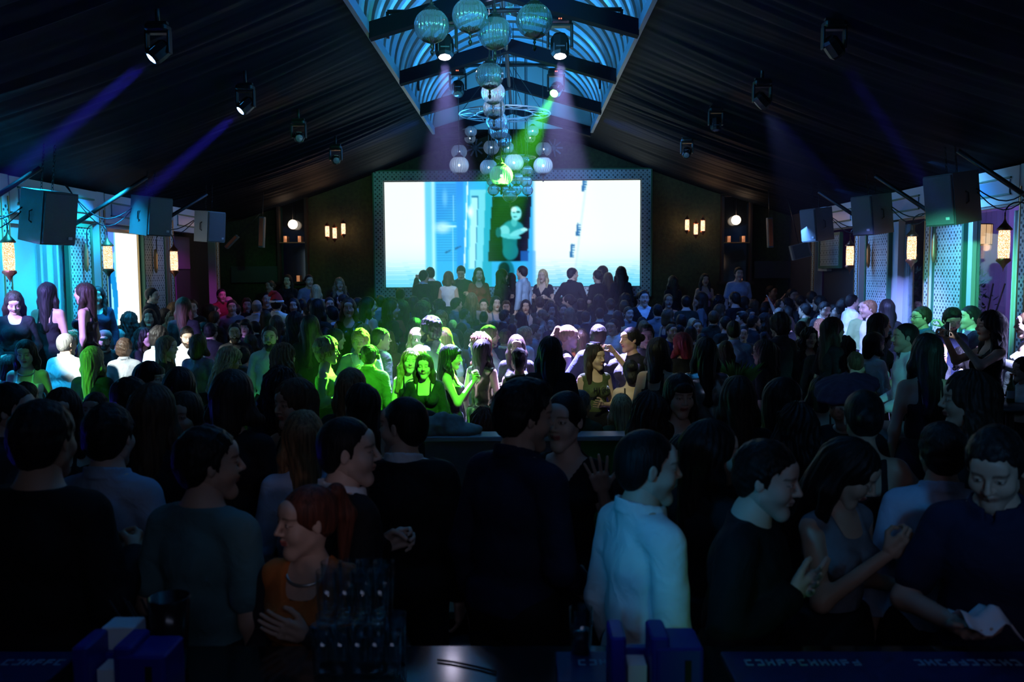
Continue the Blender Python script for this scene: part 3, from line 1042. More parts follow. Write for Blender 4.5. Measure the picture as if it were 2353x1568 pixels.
def lattice_mat(name, base, hole, scale=12.0):
    m, n, l, b = _nt(name)
    tc = n.new('ShaderNodeTexCoord')
    acc = None
    sp = n.new('ShaderNodeSeparateXYZ')
    l.new(tc.outputs['Object'], sp.inputs[0])
    mx_ = n.new('ShaderNodeMath'); mx_.operation = 'ADD'
    l.new(sp.outputs['X'], mx_.inputs[0]); l.new(sp.outputs['Y'], mx_.inputs[1])
    cb = n.new('ShaderNodeCombineXYZ')
    l.new(mx_.outputs[0], cb.inputs[0]); l.new(sp.outputs['Z'], cb.inputs[1])
    for sc, off, r, rot in ((scale, (0, 0, 0), .2, 0), (scale, (.5, .5, 0), .13, 0), (scale * 1.414, (.0, .0, 0), .13, .785), (scale * .5, (.25, .25, 0), .12, 0)):
        mp = n.new('ShaderNodeMapping')
        mp.inputs['Scale'].default_value = (sc, sc, sc)
        mp.inputs['Location'].default_value = off
        mp.inputs['Rotation'].default_value = (0, 0, rot)
        l.new(cb.outputs[0], mp.inputs[0])
        vo = n.new('ShaderNodeTexVoronoi')
        vo.voronoi_dimensions = '2D'
        vo.inputs['Scale'].default_value = 1.0
        vo.inputs['Randomness'].default_value = 0.0
        l.new(mp.outputs[0], vo.inputs['Vector'])
        lt = n.new('ShaderNodeMath'); lt.operation = 'LESS_THAN'
        lt.inputs[1].default_value = r
        l.new(vo.outputs['Distance'], lt.inputs[0])
        if acc is None: acc = lt
        else:
            mxx = n.new('ShaderNodeMath'); mxx.operation = 'MAXIMUM'
            l.new(acc.outputs[0], mxx.inputs[0]); l.new(lt.outputs[0], mxx.inputs[1]); acc = mxx
    mix = n.new('ShaderNodeMix'); mix.data_type = 'RGBA'
    mix.inputs[6].default_value = (*base, 1); mix.inputs[7].default_value = (*hole, 1)
    l.new(acc.outputs[0], mix.inputs[0])
    l.new(mix.outputs[2], b.inputs['Base Color'])
    b.inputs['Roughness'].default_value = .6
    return m
M['lattice'] = lattice_mat('pierced_lattice_panel', (0.42, 0.46, 0.42), (0.02, 0.03, 0.03))
M['lattice_frame'] = lattice_mat('pierced_screen_surround', (0.42, 0.46, 0.50), (0.05, 0.06, 0.07), 11)

# floor
fl = MB(); fl.add([(XL - .3, YF, 0), (XR + 3.5, YF, 0), (XR + 3.5, YB + .3, 0), (XL - .3, YB + .3, 0), (XL - .3, YF, -.1), (XR + 3.5, YF, -.1), (XR + 3.5, YB + .3, -.1), (XL - .3, YB + .3, -.1)],
       [(0, 1, 2, 3), (7, 6, 5, 4), (0, 4, 5, 1), (1, 5, 6, 2), (2, 6, 7, 3), (3, 7, 4, 0)])
struct(fl.obj('floor', M['floor']))
# raised back platform
pf = MB().box((-.25, 18.05, .275), (9.9, 1.88, .55))
struct(pf.obj('platform', M['dark']))

# draped ceiling: one sheet each side of the skylight, folds running down the slope
def drape(x0, z0, x1, z1, y0, y1, ny, seed, name):
    nx = 22
    rr = np.random.RandomState(seed)
    ys = np.linspace(y0, y1, ny)
    t = np.linspace(0, 1, nx)
    fold = sum(rr.uniform(.4, 1) * np.sin(ys * f + rr.uniform(0, 6)) for f in (9, 14, 23, 31, 47))
    amp = .008 + .014 * (np.sin(ys * .9 + seed) * .5 + .5) ** 2
    V = []
    for j, y in enumerate(ys):
        for i, tt in enumerate(t):
            sag = -.10 * math.sin(math.pi * tt) * (1 + .5 * math.sin(y * 2.6))
            V.append((x0 + (x1 - x0) * tt, y + .25 * tt * math.sin(y * .7) * (0 < j < ny - 1), z0 + (z1 - z0) * tt + sag + fold[j] * amp[j] * (math.sin(math.pi * tt) ** .5 if 0 < tt < 1 else 0)))
    F = []
    for j in range(ny - 1):
        for i in range(nx - 1):
            a = j * nx + i
            F.append((a, a + nx, a + nx + 1, a + 1))
    me = np_mesh(name, V, F)
    me.materials.append(M['fabric_black'])
    return struct(link(name, me))
drape(XC - SKW, SKZ, XL, EAVE, YF, YB, 420, 1, 'ceiling')
drape(XC + SKW, SKZ, XR, EAVE, YF, YB, 420, 2, 'ceiling')
drape(XC, RIDGE, XC - SKW, SKZ, SKY1, YB, 60, 3, 'ceiling')
drape(XC, RIDGE, XC + SKW, SKZ, SKY1, YB, 60, 4, 'ceiling')
drape(XC, RIDGE, XC - SKW, SKZ, YF, SKY0, 40, 5, 'ceiling')
drape(XC, RIDGE, XC + SKW, SKZ, YF, SKY0, 40, 6, 'ceiling')

# barrel vaulted corrugated skylight
def skylight():
    m, n, l, b = _nt('corrugated_polycarbonate')
    b.inputs['Base Color'].default_value = (.24, .36, .44, 1)
    b.inputs['Roughness'].default_value = .28
    b.inputs['Specular IOR Level'].default_value = .7
    m2 = mat('brown_reflection_strip', (0.055, .032, .018), .5, noise=.6, nscale=4)  # orange-brown reflection put into the colour of the dark strips
    vs = []; fs = []; ms = []
    n_a = 36
    per = .44
    y = SKY0; j = 0
    rows = []
    while y < SKY1 - .01:
        for dy, up in ((0, .0), (.04, .05), (.24, .05), (.28, .0)):
            rows.append((min(y + dy, SKY1), up))
        y += per
    for y, up in rows:
        for i in range(n_a + 1):
            a = math.pi * i / n_a
            vs.append((XC - (SKW + .02) * math.cos(a) * (1 + up * .3), y, SKZ + .02 + (1.2 + up) * math.sin(a)))
    for r in range(len(rows) - 1):
        for i in range(n_a):
            a = r * (n_a + 1) + i
            fs.append((a, a + 1, a + n_a + 2, a + n_a + 1)); ms.append(1 if r % 4 == 3 else 0)
    me = D.meshes.new('skylight'); me.from_pydata(vs, [], fs)
    me.materials.append(m); me.materials.append(m2)
    me.polygons.foreach_set('material_index', ms); me.update()
    o = link('window_1', me); struct(o)
    # end gables
    for yy in (SKY0 - .02, SKY1 + .02):
        g = MB(); pts = [(XC - (SKW + .03) * math.cos(math.pi * i / 20), SKZ + 1.25 * math.sin(math.pi * i / 20)) for i in range(21)]
        g.add([(x, yy - .02, z) for x, z in pts] + [(x, yy + .02, z) for x, z in pts], [tuple(range(21)), tuple(reversed(range(21, 42)))])
        struct(g.obj('wall_gable', M['cream_darker']))
skylight()
YBM = [5.1, 7.5, 9.9, 12.25, 14.6, 16.95]
for i, y in enumerate(YBM):
    b = MB()
    for s in (-1, 1):
        p0 = Vector((XC, y, RIDGE - .06)); p1 = Vector((XC + s * (SKW + .0), y, SKZ - .06))
        d = (p1 - p0)
        u = d.normalized(); w_ = Vector((0, 1, 0)); v_ = u.cross(w_) * (1 if s > 0 else -1)
        c = []
        for q in (p0, p1):
            for a_, b_ in ((-.075, -.09), (.075, -.09), (.075, .09), (-.075, .09)):
                c.append(q + w_ * a_ + Vector((0, 0, b_)))
        b.add(c, [(0, 3, 2, 1), (4, 5, 6, 7), (0, 1, 5, 4), (1, 2, 6, 5), (2, 3, 7, 6), (3, 0, 4, 7)])
    struct(b.obj('trim_beam', M['beam']))
M['blue_edge'] = mat('blue_grey_skylight_kerb', (.16, .24, .32), .4)
for s in (-1, 1):
    b = MB().box((XC + s * (SKW + .02), (SKY0 + SKY1) / 2, SKZ - .03), (.05, SKY1 - SKY0, .12))
    struct(b.obj('trim_skylight', M['blue_edge']))
# scaffold pipe rail that carries the moving heads
rail = MB()
for yy, zz in ((10.3, 5.32), (13.2, 5.38)):
    rail.tube([(XC - 1.35, yy, zz), (XC + 1.35, yy, zz)], .026, 8)
    for s in (-1, 1): rail.tube([(XC + s * 1.35, yy, zz), (XC + s * 1.35, yy, 5.02)], .02, 6)
rail.tube([(XC - .02, 6.5, 5.36), (XC - .02, 17.6, 5.36)], .03, 8)
o = rail.obj('lighting_rail', M['black_metal'], center=True)
tag(o, 'black pipe rails under the skylight that carry lamps and globes', 'rail')

def roof_z(x, y):
    q = abs(x - XC)
    if q < SKW: return SKZ + .02 + 1.2 * math.sqrt(1 - (q / SKW) ** 2) if SKY0 < y < SKY1 else RIDGE - (RIDGE - SKZ) * q / SKW
    t = (q - SKW) / ((XC - XL if x < XC else XR - XC) - SKW)
    return SKZ + (EAVE - SKZ) * t - .08 * math.sin(math.pi * min(t, 1))
# ------------------------------------------------------------------ walls
def panel_box(x, y0, y1, z0, z1, t=.06, m=None, name='wall_left', parent=None):
    b = MB().box((x, (y0 + y1) / 2, (z0 + z1) / 2), (t, abs(y1 - y0), z1 - z0))
    o = b.obj(name, m, parent)
    return o

# left wall
def yl(px): return (XL) / ((px - 1207) / F_PX)
def yr(px): return (XR) / ((px - 1207) / F_PX)
def zat(py, y): return CAM_H - (py - 628) / F_PX * y
W = struct(panel_box(XL - .12, YF, 12.5, 0, 3.55, .1, M['cream'], 'wall_left'))
struct(panel_box(XL - .12, 12.5, 15.0, 0, 3.55, .1, M['cream'], 'wall_left'))
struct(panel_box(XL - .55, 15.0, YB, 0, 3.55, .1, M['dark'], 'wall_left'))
def column(side, y, w=.2, nm='trim_column'):
    x = XL if side < 0 else XR
    b = MB().box((x + .02 * side, y, 1.75), (.15, w, 3.5))
    c = struct(b.obj(nm, M['cream']))
    l_ = MB().box((x - side * .055, y, 1.62), (.02, w * .55, 3.05))
    struct(l_.obj('trim_inlay', M['lattice']))
    g = MB()
    for q in (-1, 1):
        g.box((x - side * .06, y + q * w * .36, 1.65), (.02, .015, 3.2))
    struct(g.obj('trim_gilding', M['goldtrim']))
for y in (7.8, 10.2, 12.55, 15.0, 17.25): column(-1, y)
for y in (7.6, 10.0, 12.35, 14.95, 17.2): column(1, y)
# frieze boxes with glazed blue inserts
M['frieze_glass'] = mat('pale_blue_frieze_insert', (.10, .26, .40), .3)
for side, ys in ((-1, (7.8, 10.2, 12.55, 15.0, 17.25)), (1, (7.6, 10.0, 12.35, 14.95, 17.2))):
    x = XL if side < 0 else XR
    for a, b_ in zip(ys, ys[1:]):
        b = MB().box((x + .0 * side, (a + b_) / 2, 3.28), (.14, b_ - a - .2, .42))
        struct(b.obj('trim_frieze', M['cream']))
        q = MB().box((x - side * .075, (a + b_) / 2, 3.27), (.02, b_ - a - .55, .16))
        struct(q.obj('trim_frieze_insert', M['frieze_glass']))
        g = MB()
        for zz in (3.18, 3.37): g.box((x - side * .082, (a + b_) / 2, zz), (.02, b_ - a - .5, .02))
        struct(g.obj('trim_frieze_line', M['greentrim']))
# pierced panels with a green border
def lattice_panel(side, y0, y1, z0, z1, dx=.03):
    x = (XL if side < 0 else XR) - side * dx
    o = empty('lattice_panel', (x, (y0 + y1) / 2, z0))
    ins = MB().box((0, 0, (z1 - z0) / 2), (.03, y1 - y0 - .1, z1 - z0 - .1)).obj('pierced_board', M['lattice'], o)
    f = MB(); h = z1 - z0; w = y1 - y0
    for q in (-1, 1):
        f.box((0, q * (w / 2 - .025), h / 2), (.06, .05, h))
        f.box((0, 0, h / 2 + q * (h / 2 - .025)), (.06, w - .1, .05))
    f.obj('frame', M['greentrim'], o)
    return o
def up(px, side): return yl(px) if side < 0 else yr(px)
tag(lattice_panel(-1, yl(146), yl(204), .3, 3.02), 'tall pierced lattice panel on the cyan wall left of the lit window', 'panel')
tag(lattice_panel(-1, yl(322), yl(374), .3, 3.0), 'tall pierced lattice panel right of the glowing white window', 'panel')
tag(lattice_panel(1, yr(2212), yr(2142), .3, 2.95), 'green framed lattice panel under the largest right loudspeaker', 'panel')
tag(lattice_panel(1, yr(2042), yr(1988), .3, 2.95), 'dim lattice panel beneath the middle right loudspeaker', 'panel')
tag(lattice_panel(1, yr(1930), yr(1882), 2.35, 3.0), 'short lattice panel above the dark doorway on the right', 'panel')

# left bay one: cyan door casing
cs = MB()
for pxx in (97, 112, 135):
    y = yl(pxx); cs.box((XL - .05, y, 1.5), (.05, .05, 3.0))
cs.box((XL - .05, (8 + yl(97)) / 2, 2.98), (.05, yl(97) - 8, .08))
struct(cs.obj('trim_door_casing', M['cream']))
# left bay two: glowing screen in the window
M['led_side'] = None
def side_screen():
    y0, y1, z0, z1 = yl(229), yl(319), 1.55, 2.95
    ny, nz = 60, 70
    V = []; Fq = []; Cc = []
    for k in range(nz + 1):
        for j in range(ny + 1):
            u = j / ny; v = 1 - k / nz
            V.append((0, (u - .5) * (y1 - y0), v * (z1 - z0)))
            c = np.array((.95, 1.0, 1.0)) if u > .42 else np.array((.55, .95, 1.0))
            if u < .42: c = c * (.85 if v > .5 else 1)
            # dim slanted figure of the picture on the screen
            cx = .33 + .05 * math.sin(v * 6)
            if v < .78 and abs(u - cx) < .05 + .04 * v: c = np.array((.08, .5, .8))
            if .1 < v < .62 and abs(u - .24) < .035: c = np.array((.03, .2, .42))
            if v > .72 and u > .15 and u < .4 and v > .72 + (u - .15) * .3: c = np.array((.3, .5, .9))
            Cc.append(c)
    for k in range(nz):
        for j in range(ny):
            a = k * (ny + 1) + j; Fq.append((a, a + 1, a + ny + 2, a + ny + 1))
    me = np_mesh('picture', V, Fq, False, np.array(Cc, np.float32) ** 2.0)
    m = emis('side_screen_light', (1, 1, 1), 1.35)
    at = m.node_tree.nodes.new('ShaderNodeAttribute'); at.attribute_name = 'tint'
    m.node_tree.links.new(at.outputs['Color'], m.node_tree.nodes['Emission'].inputs[0])
    me.materials.append(m)
    o = empty('wall_screen', (XL - .04, (y0 + y1) / 2, z0))
    p = link('picture', me, None, o); p.location = (.012, 0, 0)
    MB().box((-.01, 0, (z1 - z0) / 2), (.03, y1 - y0 + .02, z1 - z0 + .02)).obj('casing', M['dark'], o)
    f = MB(); w = y1 - y0; h = z1 - z0
    for q in (-1, 1):
        f.box((.01, q * (w / 2 + .03), h / 2), (.06, .05, h + .1)); f.box((.01, 0, h / 2 + q * (h / 2 + .03)), (.06, w, .05))
    f.obj('frame', M['goldtrim'], o)
    tag(o, 'bright white upright screen set in the left wall', 'screen')
side_screen()
# left bay three: magenta curtain and dark door
def curtain(name, x0, y0, x1, y1, z0, z1, m, folds, amp=.05):
    n = folds * 8
    V = []; Fq = []
    for k in range(9):
        for j in range(n + 1):
            t = j / n
            ux, uy = x1 - x0, y1 - y0; L = math.hypot(ux, uy); nx_, ny_ = -uy / L, ux / L
            a = amp * math.sin(t * folds * 2 * math.pi) * (.6 + .05 * k)
            V.append((x0 + ux * t + nx_ * a, y0 + uy * t + ny_ * a, z1 + (z0 - z1) * k / 8))
    for k in range(8):
        for j in range(n):
            a = k * (n + 1) + j; Fq.append((a, a + 1, a + n + 2, a + n + 1))
    V = np.array(V); c = np.array([(x0 + x1) / 2, (y0 + y1) / 2, z0])
    me = np_mesh(name, V - c, Fq)
    me.materials.append(m)
    o = link(name, me, None, None, tuple(c))
    md = o.modifiers.new('thick', 'SOLIDIFY'); md.thickness = .006
    return o
M['curt_white'] = mat('sheer_white_curtain', (.55, .56, .52), .8)
M['curt_grey'] = mat('grey_voile_curtain', (.30, .32, .36), .8)
M['curt_plum'] = mat('plum_velvet_curtain', (.16, .03, .16), .8)
tag(curtain('curtain', XL - .1, yl(388), XL - .1, yl(412), .1, 3.05, M['curt_plum'], 5), 'plum curtain beside the leftmost dark doorway, lit magenta', 'curtain')
dr = MB().box((XL - .3, (yl(415) + yl(468)) / 2, 1.2), (.06, yl(468) - yl(415), 2.4))
struct(dr.obj('door_1', M['dark']))
pn = MB().box((XL - .3, (yl(412) + yl(470)) / 2, 2.72), (.05, yl(470) - yl(412), .6))
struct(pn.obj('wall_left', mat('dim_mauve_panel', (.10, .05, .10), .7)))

# right wall: cream piers between glazed openings
def pier(px0, px1, z0=0, z1=3.1, m=None, x=XR):
    y0, y1 = sorted((yr(px0), yr(px1)))
    return struct(panel_box(x + .05, y0, y1, z0, z1, .1, m or M['cream'], 'wall_right'))
pier(2222, 2132); pier(2055, 1984); pier(1958, 1972)
struct(panel_box(XR + .05, YF, 9.9, 0, 3.5, .1, M['cream'], 'wall_right'))
pier(1895, 1868, 2.3, 3.1)
struct(panel_box(XR + .05, 12.3, 17.3, 3.05, 3.2, .1, M['cream'], 'wall_right'))
struct(panel_box(XR + .05, 9.9, 12.4, 3.05, 3.2, .1, M['cream'], 'wall_right'))
dr = MB().box((XR + .12, (yr(1950) + yr(1878)) / 2, 1.18), (.06, yr(1878) - yr(1950), 2.36))
struct(dr.obj('door_2', M['dark']))
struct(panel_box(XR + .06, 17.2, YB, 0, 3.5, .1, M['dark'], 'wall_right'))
tag(curtain('curtain', XR + .12, yr(2340), XR + .12, yr(2291), .1, 3.0, M['curt_white'], 6), 'pale curtain lit green beside the rightmost window', 'curtain')
tag(curtain('curtain', XR + .12, yr(2072), XR + .12, yr(2044), .1, 3.0, M['curt_grey'], 6), 'grey voile curtain beside the narrow middle window', 'curtain')

def glass_mat(name, tint=(1, 1, 1), gloss=.12, diff=0.0, rough=.03):
    m = D.materials.new(name); m.use_nodes = True
    n = m.node_tree.nodes; l = m.node_tree.links
    n.remove(n['Principled BSDF'])
    tr = n.new('ShaderNodeBsdfTransparent'); tr.inputs[0].default_value = (*tint, 1)
    gl = n.new('ShaderNodeBsdfGlossy'); gl.inputs['Roughness'].default_value = rough
    lw = n.new('ShaderNodeLayerWeight'); lw.inputs['Blend'].default_value = .5
    fr = n.new('ShaderNodeMath'); fr.operation = 'POWER'; fr.inputs[1].default_value = 3.5
    l.new(lw.outputs['Facing'], fr.inputs[0])
    mr = n.new('ShaderNodeMapRange'); mr.inputs['To Min'].default_value = gloss; mr.inputs['To Max'].default_value = .85
    l.new(fr.outputs[0], mr.inputs['Value'])
    mx = n.new('ShaderNodeMixShader')
    l.new(mr.outputs[0], mx.inputs[0]); l.new(tr.outputs[0], mx.inputs[1]); l.new(gl.outputs[0], mx.inputs[2])
    out = mx
    if diff:
        df = n.new('ShaderNodeBsdfDiffuse'); df.inputs[0].default_value = (.8, .85, .9, 1)
        tl = n.new('ShaderNodeBsdfTranslucent'); tl.inputs[0].default_value = (.8, .85, .9, 1)
        m1 = n.new('ShaderNodeMixShader'); m1.inputs[0].default_value = .5
        l.new(df.outputs[0], m1.inputs[1]); l.new(tl.outputs[0], m1.inputs[2])
        m2 = n.new('ShaderNodeMixShader'); m2.inputs[0].default_value = diff
        l.new(mx.outputs[0], m2.inputs[1]); l.new(m1.outputs[0], m2.inputs[2]); out = m2
    l.new(out.outputs[0], n['Material Output'].inputs[0])
    return m
M['glass'] = glass_mat('clear_glass', (.96, .98, .98), .05)
M['pane'] = glass_mat('window_glass', (.85, .9, .9), .03)
M['globe'] = glass_mat('ribbed_globe_glass', (.66, .76, .84), .20, .11, .10)
for i, (a, b_) in enumerate(((2290, 2222), (2126, 2072))):
    y0, y1 = sorted((yr(a), yr(b_)))
    o = struct(panel_box(XR + .06, y0, y1, .1, 3.02, .012, M['pane'], 'window_%d' % (i + 2)))

# outside terrace beyond the right windows
M['terrace'] = mat('terrace_wall', (.05, .045, .05), .8, noise=.4)
struct(panel_box(XR + 3.3, 8, 18, 0, 4.6, .1, M['terrace'], 'wall_terrace'))
struct(MB().box((XR + 1.75, 13.5, 4.65), (3.3, 11.4, .08)).obj('ceiling_terrace', M['terrace']))
struct(MB().box((XR + 1.7, 19.2, 2.3), (3.4, .1, 4.6)).obj('wall_terrace', M['terrace']))
M['lilac_drape'] = mat('lilac_drape', (.42, .30, .40), .8)
tag(curtain('drape', XR + 2.7, 13.6, XR + 2.7, 17.6, .9, 4.2, M['lilac_drape'], 22, .07), 'lilac drape hanging outside behind the right windows', 'drape')

# back wall
bw = MB()
bw.add([(XL - .6, YB, 0), (XR + .1, YB, 0), (XR + .1, YB, EAVE), (XC, YB, RIDGE + .1), (XL - .6, YB, EAVE - .1), (XL - .6, YB + .1, 0), (XR + .1, YB + .1, 0), (XR + .1, YB + .1, EAVE), (XC, YB + .1, RIDGE + .1), (XL - .6, YB + .1, EAVE - .1)],
       [(0, 1, 2, 3, 4), (9, 8, 7, 6, 5), (0, 5, 6, 1), (1, 6, 7, 2), (2, 7, 8, 3), (3, 8, 9, 4), (4, 9, 5, 0)])
struct(bw.obj('wall_back', M['backwall']))
struct(MB().box(((XL + XR) / 2, YF, 2.75), (XR - XL + 1, .1, 5.5)).obj('wall_front', M['dark']))

# ------------------------------------------------------------------ the big screen
def big_screen():
    ys = YB - .12
    TL, BR = P(883, 419, ys), P(1470, 657, ys)
    x0, x1, z0, z1 = TL.x, BR.x, BR.z, TL.z
    nx, nz = 300, 122
    X, Y = np.meshgrid(np.linspace(205, 2125, nx + 1), np.linspace(118, 908, nz + 1))
    Cc = np.zeros(X.shape + (3,))
    rs = np.random.RandomState(7)
    def lerp(a, b, t): return np.array(a)[None, None] * (1 - t[..., None]) + np.array(b)[None, None] * t[..., None]
    v = (Y - 118) / 790
    Cc[:] = lerp((.93, 1, .97), (.62, .93, 1.0), np.clip((v - .55) / .45, 0, 1) ** 1.5)
    def put(mask, col, a=1.0):
        m = (np.clip(mask, 0, 1) * a)[..., None]
        Cc[:] = Cc * (1 - m) + np.array(col) * m
    soft = lambda d, w: np.clip(.5 - d / w, 0, 1)
    # shutters and blue room in the middle
    mid = soft(515 - X, 30) * soft(X - 1330, 30)
    put(mid, (.16, .66, .93))
    put(soft(515 - X, 20) * soft(X - 590, 20), (.35, .80, .96))
    put(soft(np.abs(X - 570) - 10, 14), (.65, .93, 1.0))
    stripes = (np.sin(Y / 3.1) > .1) * ((X > 590) & (X < 745) & (Y > 130) & (Y < 720))
    put(stripes, (.05, .42, .78), .55)
    put(soft(np.hypot((X - 640) / 1.5, (Y - 460)) - 40, 40), (.75, .95, 1.0), .8)
    put(soft(np.hypot((X - 660) / .6, (Y - 240) / 2) - 30, 30), (.5, .85, 1), .5)
    put((np.abs(Y - 452 - (X - 600) * .0) < 4) & (X > 640) & (X < 805), (.7, .95, 1))
    put((np.abs(X - (722 - (Y - 250) * .01)) < 3) & (Y > 220), (.55, .9, 1), .8)
    put(soft(745 - X, 10) * soft(X - 800, 10), (.10, .55, .92))
    put(np.abs(X - (832 - (Y - 125) * .05)) < 5, (.85, 1, 1))
    # pale slanted door leaf
    L = 850 - (Y - 180) * .04; R = 968 - (Y - 180) * .05
    put((X > L) & (X < R) & (Y > 180) & (Y < 775), (.40, .82, .93))
    put((X > L + 12) & (X < R - 55) & (Y > 235) & (Y < 770), (.62, .92, .97))
    put((np.abs(X - (R - 55)) < 3) & (Y > 230) & (Y < 770), (.05, .35, .6))
    put((np.abs(Y - 231) < 4) & (X > L + 12) & (X < R - 55), (.05, .35, .6))
    put(soft(np.hypot(X - 850, (Y - 345) / 1.8) - 20, 25), (.9, 1, 1))
    put((np.abs(Y - (650 - (X - 655) * .42)) < 4) & (X > 655) & (X < 700), (.03, .2, .4))
    put((np.abs(Y - (620 - (X - 735) * .42)) < 4) & (X > 735) & (X < 775), (.03, .2, .4))
    put((X > R) & (X < 1010), (.08, .60, .72), .7)
    # dark open doorway, leaning
    dl = 1017 - (Y - 232) * .075; dr_ = 1312 - (Y - 232) * .08
    put((X > dl) & (X < dr_) & (Y > 234) & (Y < 718), (.003, .035, .075))
    put(((X > dr_ + 0) & (X < 1340) & (Y > 640)) * 1.0, (.18, .62, .93))
    put((X > 1225) & (X < dr_ + 8) & (Y > 640) & (Y < 718), (.04, .30, .62))
    # woman in the doorway, arms folded
    def ell(cx, cyy, rx, ry, col, a=1.0, rot=0):
        c, s = math.cos(rot), math.sin(rot)
        dx, dy = X - cx, Y - cyy
        q = np.hypot((dx * c + dy * s) / rx, (-dx * s + dy * c) / ry)
        put(np.clip((1.05 - q) * 6, 0, 1), col, a)
    sk = (.30, .78, .84)
    ell(1215, 350, 62, 75, (.002, .03, .06)); ell(1245, 420, 50, 90, (.002, .03, .06))
    ell(1145, 560, 58, 150, (.06, .42, .48)); ell(1150, 640, 62, 70, (.07, .45, .5))
    ell(1130, 800, 50, 90, (.05, .40, .5)); ell(1100, 780, 45, 60, (.01, .1, .17))
    ell(1170, 470, 85, 60, (.12, .55, .62)); ell(1180, 420, 24, 40, (.25, .7, .75))
    ell(1195, 358, 42, 55, (.45, .88, .92)); ell(1178, 330, 22, 22, (.8, 1, 1), .8)
    ell(1210, 348, 16, 6, (.03, .2, .3)); ell(1176, 350, 10, 5, (.03, .2, .3)); ell(1185, 385, 14, 5, (.02, .25, .35))
    ell(1105, 490, 42, 45, (.4, .82, .88)); ell(1150, 530, 85, 20, sk, 1, .12); ell(1210, 500, 70, 22, (.4, .85, .9), 1, -.35); ell(1255, 480, 28, 14, (.6, .95, .98))
    ell(1060, 500, 22, 40, (.05, .32, .4))
    # film strips and slanted seam on the right
    sx = 1722 - (Y - 120) * .13
    put(soft(np.abs(X - sx) - 8, 10), (.70, .86, .90), .8)
    put(soft(X - sx, 20) * soft(1330 - X, 40) * 1.0, (.93, .97, .90), .6)
    for cx, cyy, hgt in ((1706, 155, 45), (1663, 482, 50), (1617, 640, 50)):
        mk = (np.abs(X - cx + (Y - cyy) * .13) < 16) & (np.abs(Y - cyy) < hgt)
        put(mk, (.08, .38, .60)); put(mk & (np.sin(Y / 3.0) > .2) & (X > cx), (.8, .97, 1))
    # brick courses showing blue near the foot
    put(np.clip((v - .80) / .22, 0, 1) * ((X < 520) | (X > 1330)), (.30, .78, .97), .6)
    low = np.clip((v - .72) / .28, 0, 1) * (np.sin(Y / 2.6 + .6 * np.sin(X / 60)) > .1)
    put(low * ((X < 520) | (X > 1330)), (.20, .70, .93), .75)
    Cc = np.array(Cc, np.float32)
    put(((X > dl) & (X < dr_) & (Y > 234) & (Y < 718)) * (np.sin(Y / 2.9) > .3) * (Cc.sum(-1) < .3), (.02, .10, .17), .6)
    pad = np.pad(Cc, ((1, 1), (1, 1), (0, 0)), 'edge')
    Cc = sum(pad[i:i + Cc.shape[0], j:j + Cc.shape[1]] * w_ for i, j, w_ in ((1, 1, .4), (0, 1, .15), (2, 1, .15), (1, 0, .15), (1, 2, .15)))
    lum = np.clip(Cc, 0, 1).astype(np.float32) ** 2.0
    V = np.stack([(X - 1165) / 1920 * (x1 - x0), np.zeros(X.shape), (1 - v) * (z1 - z0)], -1).reshape(-1, 3)
    idx = np.arange((nx + 1) * (nz + 1)).reshape(nz + 1, nx + 1)
    Fq = np.stack([idx[:-1, :-1], idx[1:, :-1], idx[1:, 1:], idx[:-1, 1:]], -1).reshape(-1, 4)
    me = np_mesh('picture', V, Fq, False, lum.reshape(-1, 3))
    m = emis('screen_picture_light', (1, 1, 1), 1.12)
    at = m.node_tree.nodes.new('ShaderNodeAttribute'); at.attribute_name = 'tint'
    m.node_tree.links.new(at.outputs['Color'], m.node_tree.nodes['Emission'].inputs[0])
    me.materials.append(m)
    o = empty('projection_screen', ((x0 + x1) / 2, ys, z0))
    link('picture', me, None, o, (0, -.012, 0))
    MB().box((0, .03, (z1 - z0) / 2), (x1 - x0 + .04, .05, z1 - z0 + .04)).obj('backing', M['dark'], o)
    fr = MB(); w, h = x1 - x0, z1 - z0; bz = .2
    fr.box((0, 0, h + bz / 2 + .02), (w + 2 * bz + .04, .14, bz)); fr.box((0, 0, -bz / 2 - .02), (w + 2 * bz + .04, .14, bz))
    for s in (-1, 1): fr.box((s * (w / 2 + bz / 2 + .02), 0, h / 2), (bz, .14, h + .04))
    fr.obj('surround', M['lattice_frame'], o)
    lip = MB()
    for s in (-1, 1):
        lip.box((s * (w / 2 + bz + .035), 0, h / 2), (.03, .16, h + 2 * bz + .1)); lip.box((0, 0, h / 2 + s * (h / 2 + bz + .035)), (w + 2 * bz + .1, .16, .03))
    lip.obj('edge_trim', M['greentrim'], o)
    tag(o, 'huge bright video screen in a patterned frame on the back wall', 'screen')
big_screen()
for pxx in (1092, 1272):   # flower shaped wall ornaments high over the screen
    c = P(pxx, 340, YB - .05)
    b = MB()
    b.lathe([(0, -.02), (.06, -.02), (.06, .02), (0, .02)], n=12, R=rot_to((0, 1, 0)))
    for k in range(9):
        a = k * 2 * math.pi / 9
        b.box((math.cos(a) * .13, 0, math.sin(a) * .13), (.13, .02, .035), Matrix.Rotation(-a, 3, 'Y'))
    o = b.obj('wall_ornament', mat('pale_ornament', (.22, .25, .3), .6), None, tuple(c))
    tag(o, ('left' if pxx < 1180 else 'right') + ' of two round rayed ornaments high on the wall above the screen', 'ornament', 'rayed ornaments above the screen')

